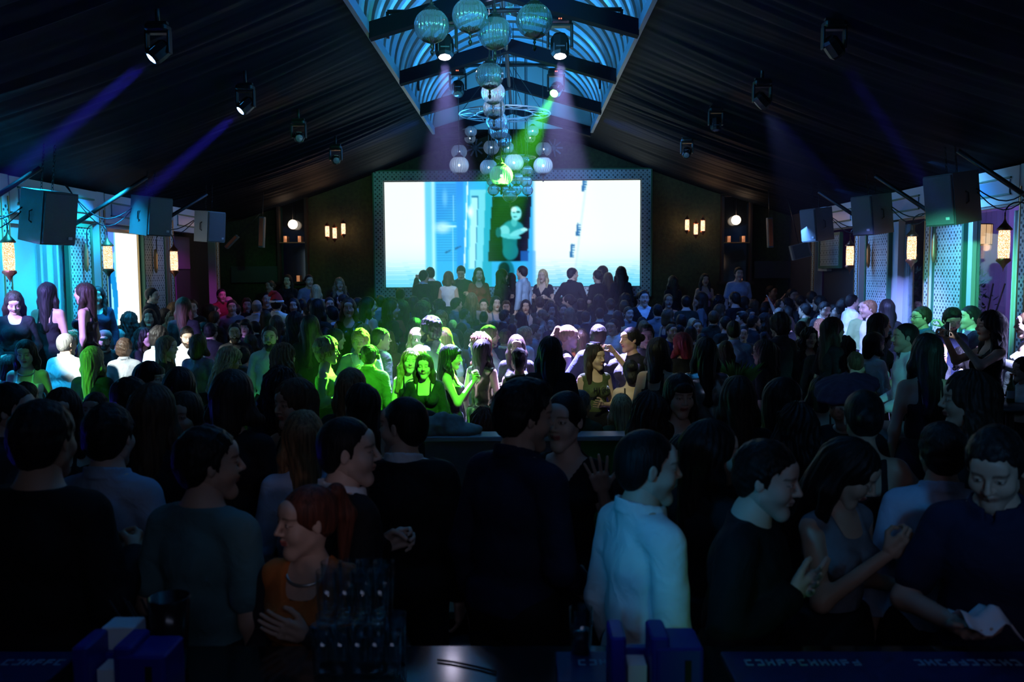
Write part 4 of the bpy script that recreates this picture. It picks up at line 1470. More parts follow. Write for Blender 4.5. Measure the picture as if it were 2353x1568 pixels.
# ------------------------------------------------------------------ lamps
M['lamp_glow'] = emis('lamp_glow', (1.0, .60, .32), 2.6)
def _pierce():
    n = M['lamp_glow'].node_tree.nodes; l = M['lamp_glow'].node_tree.links
    tc = n.new('ShaderNodeTexCoord'); vo = n.new('ShaderNodeTexVoronoi'); vo.inputs['Scale'].default_value = 105
    l.new(tc.outputs['Object'], vo.inputs['Vector'])
    cr = n.new('ShaderNodeValToRGB')
    cr.color_ramp.elements[0].color = (1.0, .80, .58, 1); cr.color_ramp.elements[0].position = .25
    cr.color_ramp.elements[1].color = (.55, .20, .07, 1); cr.color_ramp.elements[1].position = .62
    l.new(vo.outputs['Distance'], cr.inputs[0]); l.new(cr.outputs[0], n['Emission'].inputs[0])
_pierce()
M['lamp_hot'] = emis('bulb_glow', (1.0, .72, .5), 6.0)
def lantern(p, h=.5, r=.055, side=0, arm=True, name='wall_lantern', label='', power=6, group=None):
    """pierced copper lantern; p = middle of the glass; side = direction of the wall (-1,+1) along x"""
    o = empty(name, p)
    gh = h * .55
    MB().lathe([(r * .92, -gh / 2), (r, -gh / 4), (r, gh / 4), (r * .92, gh / 2)], n=14).obj('lamp_glass', M['lamp_glow'], o)
    t = MB().lathe([(r * 1.2, gh / 2), (r * 1.25, gh / 2 + .015), (r * .95, gh / 2 + h * .07), (r * .35, gh / 2 + h * .15), (.008, gh / 2 + h * .22), (.008, gh / 2 + h * .28)], n=14, ribs=14, amp=.15)
    t.obj('lamp_cap', M['copper'], o)
    b = MB().lathe([(.002, -gh / 2 - h * .26), (.006, -gh / 2 - h * .2), (.02, -gh / 2 - h * .16), (r * .5, -gh / 2 - h * .12), (r * 1.2, -gh / 2 - h * .05), (r * 1.1, -gh / 2)], n=14, ribs=14, amp=.15)
    b.obj('finial', M['copper'], o)
    if side and arm:
        pts = [(0, 0, gh / 2 + h * .28)] + [(side * (.14 - .14 * math.cos(a)), 0, gh / 2 + h * .34 + .12 * math.sin(a)) for a in [i * math.pi / 8 for i in range(9)]] + [(side * .28, 0, 0)]
        MB().tube(pts, .008, 6).obj('bracket', M['iron'], o)
        bp = MB().lathe([(.006, -.2), (.022, -.17), (.03, -.1), (.03, .1), (.022, .17), (.006, .2)], (side * .30, 0, 0), 10)  # added gold plate, standing in for the lantern's glow on the column
        bp.obj('glow_plate', M['goldtrim'], o)
    tag(o, label, 'lamp', group or 'copper lanterns along the walls')
    if power:
        point('lantern_light', Vector(p) + Vector((-.10 * side, -.06 if not side else 0, 0)), (1, .55, .28), power, .05)
    return o
for px, py, side, lab in ((20, 590, -1, 'copper lantern on a curved bracket at the far left edge'), (248, 592, -1, 'copper lantern in front of the glowing white wall screen'), (400, 600, -1, 'glowing lantern beside the plum curtain on the left'),
                     (2307, 562, 1, 'largest copper lantern, beside the green lit curtain on the right'), (2095, 570, 1, 'copper lantern in front of the narrow middle window'), (1953, 588, 1, 'copper lantern next to the dark doorway on the right')):
    x = (XL + .40) if side < 0 else (XR - .40)
    p = PX(px, py, x)
    lantern(p, .56, .06, side, True, 'wall_lantern', lab, .6)
for px, py, lab in ((752, 532, 'leftmost candle lamp of the trio left of the big screen'), (769, 536, 'lowest lamp of the trio left of the big screen'), (789, 526, 'rightmost lamp of the trio left of the big screen'),
               (1579, 517, 'leftmost lamp of the trio right of the big screen'), (1599, 527, 'lowest lamp of the trio right of the big screen'), (1615, 519, 'rightmost lamp of the trio right of the big screen')):
    lantern(P(px, py, YB - .22), .40, .045, 0, False, 'wall_sconce', lab, 4.5, 'small lanterns on the back wall')
# tall niches with a globe lamp and candles
def niche(px, side):
    c = P(px, 650, YB - .10); zt = P(px, 450, YB).z
    o = empty('display_niche', (c.x, YB - .10, c.z))
    h = zt - c.z
    f = MB()
    for s in (-1, 1): f.box((s * .30, 0, h / 2), (.05, .18, h))
    f.box((0, 0, h), (.65, .18, .05)); f.box((0, 0, 0), (.75, .24, .05))
    f.obj('frame', M['wood_dark'], o)
    MB().box((0, .07, h / 2), (.56, .02, h)).obj('mirror', mat('dark_mirror', (.04, .05, .06), .08, .9), o)
    MB().box((0, 0, h * .46), (.56, .16, .02)).obj('shelf', M['goldtrim'], o)
    tag(o, 'tall framed mirror niche holding a glowing globe, %s of the screen' % ('left' if side < 0 else 'right'), 'niche')
    g = empty('globe_lamp', (c.x - .02 * side, YB - .16, P(px, 517 if side < 0 else 507, YB).z))
    MB().lathe([(.004, -.1)] + [(.1 * math.cos(a), .1 * math.sin(a)) for a in [(-85 + i * 17) * math.pi / 180 for i in range(11)]] + [(.004, .1)], n=20).obj('globe', M['lamp_hot'], g)
    MB().tube([(0, 0, .1), (0, 0, .45)], .006, 6).obj('cord', M['iron'], g)
    tag(g, 'round glowing globe lamp in the %s mirror niche' % ('left' if side < 0 else 'right'), 'lamp')
    point('globe_light', (c.x, YB - .35, g.location.z), (1, .6, .35), 1.5, .1)
    cz = c.z + h * .46 + .011
    for k, (dx, zz) in enumerate(((-.16, cz), (.15, cz), (.1, c.z + .026))):
        q = MB().lathe([(.0, 0), (.035, 0), (.035, .13), (.0, .13)], n=10).obj('candle', mat('candle_wax', (.8, .45, .25), .5, emit=(1, .35, .15), strength=.35), None, (c.x + dx, YB - .14, zz))
        tag(q, 'pillar candle %s in the %s mirror niche' % (('at left on the shelf', 'at right on the shelf', 'at the foot')[k], 'left' if side < 0 else 'right'), 'candle', 'candles in the mirror niches')
niche(676, -1); niche(1690, 1)
# dim back bar boards
for px0, px1, py0, py1, lab in ((532, 638, 612, 650, 'dim wide board on the back wall left of the left niche'), (1732, 1828, 600, 640, 'dim grey board on the back wall right of the right niche')):
    a = P(px0, py1, YB - .12); b_ = P(px1, py0, YB - .12)
    o = MB().rbox((0, 0, 0), (b_.x - a.x, .06, b_.z - a.z), .01).obj('notice_board', mat('dim_board', (.05, .05, .06), .7), None, tuple((a + b_) / 2))
    tag(o, lab, 'board')

# moving head lamps
def moving_head(p, aim, lens_mat, label, sc=1.0, hang=.35, leds=None):
    p = Vector(p); aim = (Vector(aim) - p).normalized()
    base = p + Vector((0, .0, 0)) - aim * .14 * sc + Vector((0, 0, .26 * sc))
    o = empty('moving_head_lamp', base)
    MB().rbox((0, 0, .05 * sc), (.30 * sc, .24 * sc, .10 * sc), .04).obj('base', M['black_metal'], o)
    cl = MB().tube([(0, 0, .1 * sc), (0, 0, .1 * sc + hang)], .018, 6); cl.box((0, 0, .12 * sc), (.26 * sc, .05, .02)); cl.obj('clamp', M['black_metal'], o)
    hz = -.26 * sc
    y = MB()
    for s in (-1, 1):
        y.rbox((s * .15 * sc, 0, -.13 * sc), (.035 * sc, .12 * sc, .30 * sc), .015)
    y.box((0, 0, -.005), (.30 * sc, .12 * sc, .03 * sc))
    y.obj('yoke', M['black_metal'], o)
    R = rot_to(aim)
    hd = MB().lathe([(.0, -.15), (.09, -.15), (.115, -.11), (.12, .02), (.115, .10), (.095, .14), (.08, .14)], n=8, R=R, smooth=False)
    hd.v = [tuple(Vector(v) * sc + Vector((0, 0, hz))) for v in hd.v]
    hb = hd.obj('head', M['black_metal'], o)
    st = MB()  # pale strips modelled as highlights along the head's edges
    for s in (-1, 1): st.box((s * .08, .085, .05), (.008, .008, .1))
    st.box((0, .118, .06), (.11, .01, .012))
    st.v = [tuple(R @ Vector(v) * sc + Vector((0, 0, hz))) for v in st.v]
    st.obj('edge_highlight', mat('highlight_strip', (.5, .55, .6), .3, .8), hb)
    ln = MB().lathe([(.0, .155), (.04, .15), (.078, .135)], n=20, R=R)
    ln.v = [tuple(Vector(v) * sc + Vector((0, 0, hz))) for v in ln.v]
    ln.obj('lens', lens_mat, o)
    if leds:
        e = MB()
        for s in (-1, 1): e.box((s * .012, -.125 * sc, .05 * sc), (.010, .008, .010))
        e.obj('status_light', M['red_led'], o)
    tag(o, label, 'stage light', 'moving head lamps under the roof')
    return p, aim
M['red_led'] = emis('red_status_light', (1, .12, .06), 6)
M['lens_off'] = mat('glass_lens', (.35, .33, .38), .1, .3)
M['lens_blue'] = emis('blue_lamp_lens', (.25, .40, 1.0), 30)
M['lens_white'] = emis('white_lamp_lens', (.80, .74, 1.0), 40)
M['lens_green'] = emis('green_lamp_lens', (.12, 1.0, .12), 30)
M['lens_violet'] = emis('violet_lamp_lens', (.2, .15, 1.0), 12)
def mh(key, px, py, d, aim, lens, label, **k):
    global MHP
    return moving_head(P(px, py, d), aim, lens, label, **k)
for key, (px, py, d, aim) in MH.items():
    lens = {'blue': 'lens_blue', 'white': 'lens_white', 'green': 'lens_green', 'violet': 'lens_violet', 'off': 'lens_off'}[MHL[key][0]]
    aim_v = Vector(aim)
    moving_head(P(px, py, d), aim_v, M[lens], MHL[key][1], leds=key in ('E', 'F', 'G', 'H'), hang=MHL[key][2], sc={'E': .92, 'F': .92, 'G': .8, 'H': .8}.get(key, .62))

# ------------------------------------------------------------------ loudspeakers hung along the walls
M['spk'] = mat('loudspeaker_cabinet', (.06, .065, .07), .55, bump=.3, nscale=120)
M['spk_grille'] = mat('loudspeaker_grille', (.10, .11, .13), .5, bump=.8, nscale=200)
def loudspeaker(px, py, x, w, dpt, h, yaw, tilt, label, chains=True, m=None):
    p = PX(px, py, x)
    o = empty('loudspeaker', p)
    o.rotation_euler = (tilt, 0, yaw)
    bm = bmesh.new()
    bx = MB()
    # trapezoid cabinet: wide grille face toward -Y, narrower back
    vs = []
    for z in (-h / 2, h / 2):
        vs += [(-w / 2, -dpt / 2, z), (w / 2, -dpt / 2, z), (w * .36, dpt / 2, z), (-w * .36, dpt / 2, z)]
    bx.add(vs, [(0, 3, 2, 1), (4, 5, 6, 7), (0, 1, 5, 4), (1, 2, 6, 5), (2, 3, 7, 6), (3, 0, 4, 7)])
    cab = bx.obj('cabinet', m or M['spk'], o)
    MB().rbox((0, -dpt / 2 - .012, 0), (w * .94, .03, h * .95), .01).obj('grille', M['spk_grille'], o)
    MB().box((w * .3, -dpt / 2 - .03, -h * .36), (.05, .006, .03)).obj('badge', mat('pale_badge', (.5, .55, .6), .4), o)
    hd = MB()
    for s in (-1, 1): MB().tube([(s * w * .44, -.03, .07), (s * w * .47, 0, .05), (s * w * .47, 0, -.05), (s * w * .44, -.03, -.07)], .008, 5).obj('handle', M['iron'], o)
    if chains:
        ch = MB()
        for dx in (-.08, .06):
            zt = max(.2, roof_z(p.x, p.y) - p.z - h / 2 + .02)
            n = max(5, int(zt / .037))
            for k in range(n):
                z = h / 2 + zt * (k + .5) / n
                a = (k % 2) * math.pi / 2
                pts = [(dx + math.cos(a) * .012 * math.cos(t), math.sin(a) * .012 * math.cos(t), z + .024 * math.sin(t)) for t in [i * math.pi / 4 for i in range(9)]]
                ch.tube(pts, .004, 4)
        ch.obj('chain', M['iron'], o)
    tag(o, label, 'loudspeaker', 'loudspeakers hung along the side walls')
    return o
SPK = [(105, 498, -5.35, .45, .42, .58, 1.2, .16, 'largest loudspeaker on the left, over the cyan wall', -1), (343, 496, -5.3, .45, .38, .54, 1.2, .12, 'loudspeaker hung over the glowing wall screen', -1), (479, 521, -5.2, .42, .32, .50, 1.2, .08, 'light blue loudspeaker nearest the back on the left', -1),
       (2193, 456, 4.95, .42, .45, .58, -1.2, .14, 'largest black loudspeaker on the right wall', 1), (2008, 493, 4.9, .40, .40, .55, -1.2, .12, 'middle black loudspeaker of the right wall', 1), (1880, 516, 4.85, .38, .38, .54, -1.2, .12, 'loudspeaker farthest back along the right wall', 1)]
M['spk_blue'] = mat('pale_grey_cabinet', (.28, .30, .32), .5)
for i, (px, py, x, w, dp, h, yw, tl, lab, side) in enumerate(SPK):
    o = loudspeaker(px, py, x, w, dp, h, yw, tl, lab, True, M['spk_blue'] if i == 2 else None)
    # diagonal steel strut from column to roof
    q = o.location
    xw = XL if side < 0 else XR
    b = MB().tube([(xw - side * .12, q.y - .9 + .25, q.z - .15), (q.x - side * .05, q.y - .15, q.z + .52)], .028, 8)
    s_ = b.obj('diagonal_strut', M['black_metal'], center=True)
    tag(s_, ['near left', 'middle left', 'back left', 'near right', 'middle right', 'back right'][i] + ' diagonal steel strut bracing a loudspeaker from the wall', 'strut', 'loudspeaker struts')
    c0 = Vector((xw - side * .14, q.y - .9, q.z + .35)); c1 = q + Vector((side * .2, -.1, .1))
    pts = [c0.lerp(c1, t) + Vector((0, 0, -.28 * math.sin(math.pi * t))) for t in [i2 / 10 for i2 in range(11)]]
    b = MB().tube(pts, .008, 5)
    pts = [c0.lerp(c1, t) + Vector((0, 0.05, -.38 * math.sin(math.pi * t))) for t in [i2 / 10 for i2 in range(11)]]
    b.tube(pts, .007, 5)
    s_ = b.obj('speaker_cable', M['iron'], center=True)
    tag(s_, ['near left', 'middle left', 'back left', 'near right', 'middle right', 'back right'][i] + ' pair of cables drooping from wall to loudspeaker', 'cable', 'loudspeaker cables')
for px, py, w, h, rt, m_, lab in ((602, 534, .10, .58, .06, 'spk_grille', 'slim upright loudspeaker hanging before the dark left corner'), (533, 556, .07, .32, .8, 'spk_grille', 'small slanted bar loudspeaker in the dark left corner'), (1769, 535, .10, .56, -.05, 'spk_grille', 'slim upright loudspeaker right of the right mirror niche'), (1839, 577, .36, .28, -.25, 'spk_blue', 'small tilted box loudspeaker lit light blue')):
    p = P(px, py, 16.5)
    o = empty('small_loudspeaker', p, (0, rt, 0))
    MB().rbox((0, 0, 0), (w, .12, h), .012).obj('cabinet', M[m_], o)
    MB().tube([(0, 0, h / 2 - .02), (0, 0, roof_z(p.x, p.y) - p.z)], .007, 5).obj('hanging_wire', M['iron'], o)
    MB().rbox((0, -.066, 0), (w * .8, .012, h * .9), .006).obj('grille', M['spk_grille' if m_ != 'spk_grille' else 'goldtrim'] if m_ == 'spk_blue' else M['copper'], o)
    tag(o, lab, 'loudspeaker')

# ------------------------------------------------------------------ glass globe chandeliers
_gm = {}
def globe_meshes():
    prof = [(math.sin(a) if a > .15 else .15, -math.cos(a)) for a in [(.12 + i * (math.pi - .24) / 22) for i in range(23)]]
    g = MB().lathe([(r, z) for r, z in prof], n=96, ribs=24, amp=.16)
    _gm['globe'] = g.mesh('globe'); _gm['globe'].materials.append(M['globe'])
    c = MB().lathe([(.62, .80), (.60, .86), (.40, .95), (.42, 1.02), (.30, 1.08), (.12, 1.25), (.16, 1.32), (.06, 1.42), (.05, 1.6)], n=16, ribs=8, amp=.12)
    _gm['cap'] = c.mesh('cap'); _gm['cap'].materials.append(M['iron'])
    f = MB()
    n = 24
    ring = []
    for k in range(3):
        rr, z = ((.60, -.80), (.45, -.90), (.16, -1.02))[k]
        ring.append([(rr * math.cos(2 * math.pi * i / n), rr * math.sin(2 * math.pi * i / n), z + (.09 if (k == 0 and i % 3 == 0) else 0)) for i in range(n)])
    f.loft(ring)
    f.lathe([(.03, -1.35), (.10, -1.22), (.05, -1.12), (.12, -1.04)], n=8)
    f.lathe([(.01, -1.75), (.10, -1.62), (.12, -1.5), (.03, -1.36)], n=6)
    _gm['finial'] = f.mesh('finial'); _gm['finial'].materials.append(M['iron'])
globe_meshes()
M['globe_lit'] = glass_mat('lit_ribbed_globe_glass', (.66, .76, .84), .18, .42, .12)  # same globe glass, extra diffuse put in for the white glow
M['bulb'] = emis('cool_bulb_glow', (.55, .72, 1.0), 16)
_b = MB().lathe([(.001, -.12), (.08, -.09), (.12, 0), (.08, .09), (.001, .12)], n=12)
_gm['bulb'] = _b.mesh('bulb'); _gm['bulb'].materials.append(M['bulb'])
def glass_globe(px, py, diam, label, real=.30, group='ribbed glass globes of the chandeliers', chain=True, lit=False):
    d = real * F_PX / diam
    p = P(px, py, d)
    o = empty('glass_globe', p)
    r = real / 2
    for nm in ('globe', 'cap', 'finial'):
        q = link(nm, _gm[nm], None, o); q.scale = (r, r, r)
        if lit and nm == 'globe':
            q.material_slots[0].link = 'OBJECT'; q.material_slots[0].material = M['globe_lit']
    if lit:
        q = link('bulb', _gm['bulb'], None, o); q.scale = (r, r, r)
    if chain:
        top = roof_z(p.x, p.y) + .03 - p.z
        if top > r * 1.6:
            MB().tube([(0, 0, r * 1.55), (0, 0, top)], .006, 5).obj('chain', M['iron'], o)
    tag(o, label, 'glass globe', group)
    return p
GL = [(992, 60, 75, 'large ribbed glass globe hanging leftmost at the top of the picture'), (1080, 36, 76, 'large clear globe between the leftmost globe and the green one'), (1030, 12, 56, 'globe cut by the top edge behind the two left ones'), (1228, 48, 77, 'large globe with green glints beside the right white lamp'), (1137, 76, 74, 'large green glinting globe in the middle of the top cluster'), (1188, 8, 56, 'globe cut by the top edge behind the large right one'),
      (1125, 174, 60, 'bright green lit globe under the top cluster'), (1132, 135, 44, 'clear globe tucked behind the bright green one'), (1133, 214, 52, 'first clear globe below the bright green one'), (1135, 249, 48, 'second clear globe below the bright green one'), (1141, 277, 45, 'third clear globe below the bright green one'), (1146, 300, 42, 'fourth globe down the central string'), (1157, 322, 36, 'fifth globe down the central string')]
for g_ in GL: glass_globe(*g_)
GL2 = [(1055, 349, 34, 'upper globe of the pair at the left end of the ring'), (1055, 380, 42, 'lower globe of the pair at the left end of the ring'), (1249, 343, 34, 'upper globe of the pair at the right end of the ring'), (1248, 381, 42, 'lower globe of the pair at the right end of the ring'), (1082, 302, 26, 'small upper globe left behind the ring'), (1080, 318, 24, 'small lower globe left behind the ring'), (1224, 301, 26, 'small upper globe right behind the ring'), (1218, 317, 24, 'small lower globe right behind the ring'),
       (1129, 339, 34, 'globe left of the centre below the ring'), (1123, 385, 38, 'globe hanging left of the lowest large one'), (1152, 404, 50, 'lowest and largest globe under the ring'), (1181, 374, 42, 'globe hanging right of the lowest large one'), (1168, 340, 26, 'small globe behind the centre below the ring')]
for px, py, dm, lab in GL2: glass_globe(px, py, dm, lab, .30 if dm > 30 else .22, lit=True)
GL3 = sorted([(1207, 367, 17), (1212, 392, 23), (1188, 412, 30), (1209, 418, 26), (1130, 417, 22), (1134, 437, 26), (1163, 438, 20), (1186, 437, 24), (1212, 438, 24), (1172, 449, 32), (1150, 430, 20)], key=lambda t: t[1])
for i, (px, py, dm) in enumerate(GL3):
    glass_globe(px, py, dm, 'blue tinted globe of the far cluster before the screen, %s from its top' % ['first', 'second', 'third', 'fourth', 'fifth', 'sixth', 'seventh', 'eighth', 'ninth', 'tenth', 'eleventh'][i], dm / 24 * .19, 'globes of the far chandelier')
def ring(px, py, width_px, d, label):
    p = P(px, py, d); r = width_px / F_PX * d / 2
    o = empty('chandelier_ring', p)
    b = MB()
    for rr in (r, r * .62):
        b.tube([(rr * math.cos(a), rr * math.sin(a), 0) for a in [i * 2 * math.pi / 40 for i in range(41)]], .012, 6)
    for i in range(12):
        a = i * math.pi / 6
        b.tube([(r * math.cos(a), r * math.sin(a), 0), (r * .62 * math.cos(a + .5), r * .62 * math.sin(a + .5), 0)], .008, 5)
        b.tube([(r * math.cos(a), r * math.sin(a), 0), (r * .62 * math.cos(a - .5), r * .62 * math.sin(a - .5), 0)], .008, 5)
    b.obj('hoop', mat('steel_hoop', (.25, .27, .3), .35, .6), o)
    c = MB()
    for i in range(4):
        a = i * math.pi / 2 + .4
        c.tube([(r * math.cos(a), r * math.sin(a), 0), (0, 0, .9)], .005, 5)
    c.obj('suspension_wire', M['iron'], o)
    tag(o, label, 'chandelier ring')
ring(1160, 262, 205, 13.6, 'round iron chandelier ring hanging under the far skylight')
ring(1185, 362, 90, 17.2, 'small chandelier ring of the far globe cluster above the screen')
# ================================================================== PEOPLE
HC = dict(bk=(.010, .008, .008), db=(.030, .017, .011), br=(.075, .04, .02), lb=(.22, .12, .055), bl=(.50, .34, .16), rd=(.20, .02, .015), gy=(.16, .15, .14), wh=(.5, .5, .48), au=(.12, .035, .02))
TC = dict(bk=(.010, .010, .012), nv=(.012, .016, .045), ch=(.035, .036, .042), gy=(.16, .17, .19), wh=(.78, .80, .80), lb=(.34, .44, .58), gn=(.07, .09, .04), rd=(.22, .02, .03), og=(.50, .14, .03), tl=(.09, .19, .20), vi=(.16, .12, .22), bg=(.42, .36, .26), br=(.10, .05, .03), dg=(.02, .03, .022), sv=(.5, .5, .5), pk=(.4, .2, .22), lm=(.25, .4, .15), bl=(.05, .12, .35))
SKIN = [(.58, .38, .28), (.50, .31, .22), (.64, .44, .34), (.46, .28, .19)]
CROPS = {'F': (0, 0, 1.0), '1': (0, 600, 3.92), '2': (550, 600, 3.92), '3': (1100, 600, 3.92), '4': (1650, 600, 3.347), 'S': (820, 380, 3.268)}
FLOORZ = {}
people = []
def p_(crop, cx, yt, hh, g, yaw, hair, hc, top, tc, label, **opt):
    people.append((crop, cx, yt, hh, g, yaw, hair, hc, top, tc, opt, label))
# --- nearest row, by the bar
p_('F', 98, 925, 150, 'm', 8, 'short1', 'bk', 'sweater', 'bk', 'broad man in black seen from behind at the left edge', w=1.15, la='drink', ra='drink')
p_('F', 250, 932, 122, 'm', 5, 'short2', 'bk', 'shirt', 'lb', 'man in pale blue shirt seen from behind, between black and teal clad men', w=1.0, la='down', ra='drink')
p_('F', 480, 985, 182, 'm', 18, 'short3', 'bk', 'tee', 'tl', 'man in teal t-shirt seen from behind, head turned right', hy=.75, w=1.0, la='drink', ra='down', lean=.06, d=3.0)
p_('F', 695, 948, 128, 'f', -20, 'long1', 'lb', 'blouse', 'lb', 'woman with long blonde hair down her back behind the red haired woman', ra='drink')
p_('F', 800, 962, 182, 'm', 55, 'fade1', 'bk', 'jacket', 'bk', 'waiter in profile with white collar and dark waistcoat, behind the red haired woman', hy=.5, bow=1, w=.95, la='drink', ra='down', d=3.2)
p_('F', 700, 1120, 176, 'f', -170, 'pony2', 'au', 'layered', 'og', 'red haired woman in orange top with dark sheer sleeves and necklace', hy=.7, neck=1, la='chest', ra='low', inner='ch', w=1.08, d=2.8)
p_('F', 925, 915, 142, 'm', 5, 'fade2', 'bk', 'jacket', 'bk', 'man with cropped hair and black jacket, head turned left', hy=-1.2, w=1.12, d=3.75)
p_('F', 1205, 868, 158, 'm', 40, 'quiff1', 'bk', 'shirt', 'nv', 'man in navy shirt leaning to speak into a woman\'s ear', hy=.45, w=1.1, la='down', ra='low', lean=.08, hp=.1, close=1, d=3.4)
p_('F', 1296, 903, 142, 'f', -150, 'bun1', 'bk', 'capdress', 'bk', 'woman in black v-neck facing the navy shirted man, hand raised', la=((.1, .06, -.24), (.1, .16, -.03), 'open', (-.5, -1, 0)), ra='down', close=1, d=3.85)
p_('F', 1490, 992, 190, 'm', 62, 'fade3', 'bk', 'shirt', 'wh', 'waiter in glowing white shirt and black bow tie seen from behind', hy=.35, bow=1, w=.98, la='down', ra='down', hp=.05, d=2.95)
p_('F', 1765, 1018, 205, 'm', 118, 'short4', 'bk', 'sweater', 'bk', 'man in black leaning right with a hand on his chest', hp=.15, w=1.08, la='chest', ra='chest', lean=.12, d=2.9)
p_('F', 1955, 1022, 182, 'f', 150, 'long2', 'bk', 'shell', 'gy', 'dark haired woman in sheer grey top looking down at her hands', hp=.5, hy=-.5, la='drink', ra='mouth', lean=.08, d=3.25)
p_('F', 2165, 972, 152, 'm', 8, 'short5', 'bk', 'shirt', 'lb', 'man in light blue shirt seen from behind at the right', w=1.08, tilt=.04)
p_('F', 2290, 992, 205, 'm', -140, 'short6', 'bk', 'polo', 'nv', 'man in dark buttoned shirt looking down at a napkin', hp=.4, w=1.05, la='down', ra=((.08, .12, -.24), (-.12, .30, -.22), 'relax', (0, 0, 1)), d=2.85, hold=('napkin', 'ra', 'white paper napkin held by the man in the dark buttoned shirt'))
p_('F', 1640, 972, 142, 'f', 60, 'long3', 'bk', 'blouse', 'bk', 'dark haired woman behind the right side of the bow tied waiter', hy=.4)
p_('F', 1572, 1005, 132, 'f', 200, 'bob1', 'bk', 'tee', 'ch', 'woman whose face shows just beyond the waiter\'s head', )
p_('F', 1985, 898, 128, 'f', 10, 'bun2', 'bk', 'tank', 'bk', 'woman in backless black top seen from behind, right of the flat cap', la='drink', ra='side')
p_('4', 950, 930, 360, 'm', -130, 'short7', 'bk', 'sweater', 'bk', 'person in a big purple tweed flat cap', hat='flat', hp=.25)
p_('F', 1690, 868, 118, 'f', 0, 'long1', 'db', 'blouse', 'bk', 'woman with very long straight dark hair, centre right foreground')
p_('F', 1502, 905, 118, 'f', -10, 'wavy2', 'db', 'blouse', 'ch', 'woman with wavy dark hair seen from behind above the waiter')
p_('F', 1565, 864, 104, 'f', 172, 'long5', 'bk', 'vneck', 'bk', 'dark haired woman facing the camera with bluish lit face', hp=.1)
p_('F', 1808, 872, 104, 'f', 80, 'long2', 'bk', 'blouse', 'bk', 'woman in profile with reddish lit face left of the flat cap', )
p_('F', 2222, 860, 118, 'f', -75, 'wavy1', 'db', 'vneck', 'bk', 'woman in profile facing left with shining white necklace', neck=1)
p_('F', 25, 885, 110, 'm', 60, 'short2', 'bk', 'shirt', 'ch', 'man in profile at the left edge above the broad man in black', hy=.3)
p_('F', 170, 898, 108, 'f', 165, 'mid2', 'db', 'tank', 'bk', 'woman facing the camera above the broad man in black', neck=1)
p_('F', 352, 888, 118, 'f', 0, 'long3', 'br', 'blouse', 'bk', 'woman with long brown hair seen from behind, over the blue shirted man')
p_('F', 440, 906, 112, 'f', 172, 'long1', 'db', 'strapdress', 'ch', 'laughing woman with dark hair facing the camera, left foreground', smile=True, hy=.2)
p_('F', 276, 870, 104, 'm', 70, 'short3', 'db', 'shirt', 'bk', 'man in profile facing right above the pale blue shirt')
p_('F', 535, 856, 112, 'f', 5, 'bob2', 'db', 'blouse', 'bk', 'woman with short brown bob behind the teal t-shirt man', la='face')
p_('F', 672, 878, 100, 'f', -155, 'wavy3', 'br', 'strapdress', 'dg', 'woman with loose wavy hair looking left, above the blonde', hy=.2, d=4.6)
p_('F', 610, 850, 100, 'f', 0, 'curl1', 'bk', 'blouse', 'bk', 'woman with a dark mass of curls in the shade left of centre')
p_('F', 812, 886, 98, 'f', -30, 'mid3', 'bk', 'tank', 'dg', 'dark haired woman in front of the green lit men', hy=-.3, d=4.9)
p_('F', 818, 850, 92, 'f', 10, 'long2', 'lb', 'blouse', 'dg', 'light brown haired girl seen from behind before the green lit men', d=5.3)
p_('F', 410, 848, 92, 'f', -5, 'bob3', 'bk', 'tee', 'bk', 'woman with dark bob below the violet bloused brunette')
p_('F', 337, 834, 82, 'f', 105, 'long4', 'bk', 'tee', 'bk', 'dark haired young woman whose profile looks right, left crowd')
p_('F', 530, 925, 112, 'f', 40, 'mid1', 'bk', 'blouse', 'bk', 'dark haired woman looking right before the short brown bob', hy=.6)
p_('F', 100, 955, 110, 'f', 30, 'long2', 'bk', 'blouse', 'bk', 'woman hidden behind the broad man in black') if False else None
p_('F', 1590, 905, 108, 'm', 15, 'short1', 'bk', 'shirt', 'bk', 'short haired man in black just right of the wavy haired woman') if False else None
p_('F', 1830, 935, 126, 'f', 0, 'curl2', 'bk', 'sweater', 'bk', 'dark curly haired person below the woman in profile, right of centre')
# --- left group
p_('1', 45, 495, 190, 'm', 110, 'bald1', 'bk', 'vtee', 'nv', 'bald man in navy t-shirt at the left edge')
p_('1', 150, 290, 200, 'f', 150, 'long1', 'db', 'blouse', 'bk', 'long haired woman looking down on the left platform', base=.45, hp=.5, la='low', ra='low', group='guests on the low platform at left')
p_('1', 205, 240, 165, 'f', 150, 'mid2', 'bk', 'blouse', 'nv', 'dark haired woman with blue lit face on the left platform', base=.45, hy=.2, group='guests on the low platform at left')
p_('1', 290, 252, 140, 'm', 90, 'short1', 'bk', 'shirt', 'bk', 'man half hidden on the left platform against the cyan wall', base=.45, group='guests on the low platform at left')
p_('1', 425, 200, 195, 'f', 0, 'long3', 'bk', 'strapdress', 'bk', 'woman in black strappy top with long dark hair seen from behind, left platform', base=.45, la='low', group='guests on the low platform at left')
p_('1', 722, 203, 190, 'f', -95, 'half1', 'db', 'strapdress', 'nv', 'woman in sequin dress lit violet, standing left of the glowing screen', base=.45, m='sequin', la='down', ra='down', hp=-.05, group='guests on the low platform at left')
p_('1', 862, 435, 140, 'f', -60, 'mid1', 'bk', 'blouse', 'bk', 'dark haired woman in shade right of the sequin dress')
p_('1', 225, 722, 235, 'f', 165, 'long2', 'bk', 'tank', 'wh', 'woman in pale tank top lit green, at the left', neck=1, hp=.2)
p_('1', 95, 855, 215, 'f', 20, 'bob4', 'bk', 'tee', 'gy', 'short dark haired person seen from behind at the left edge')
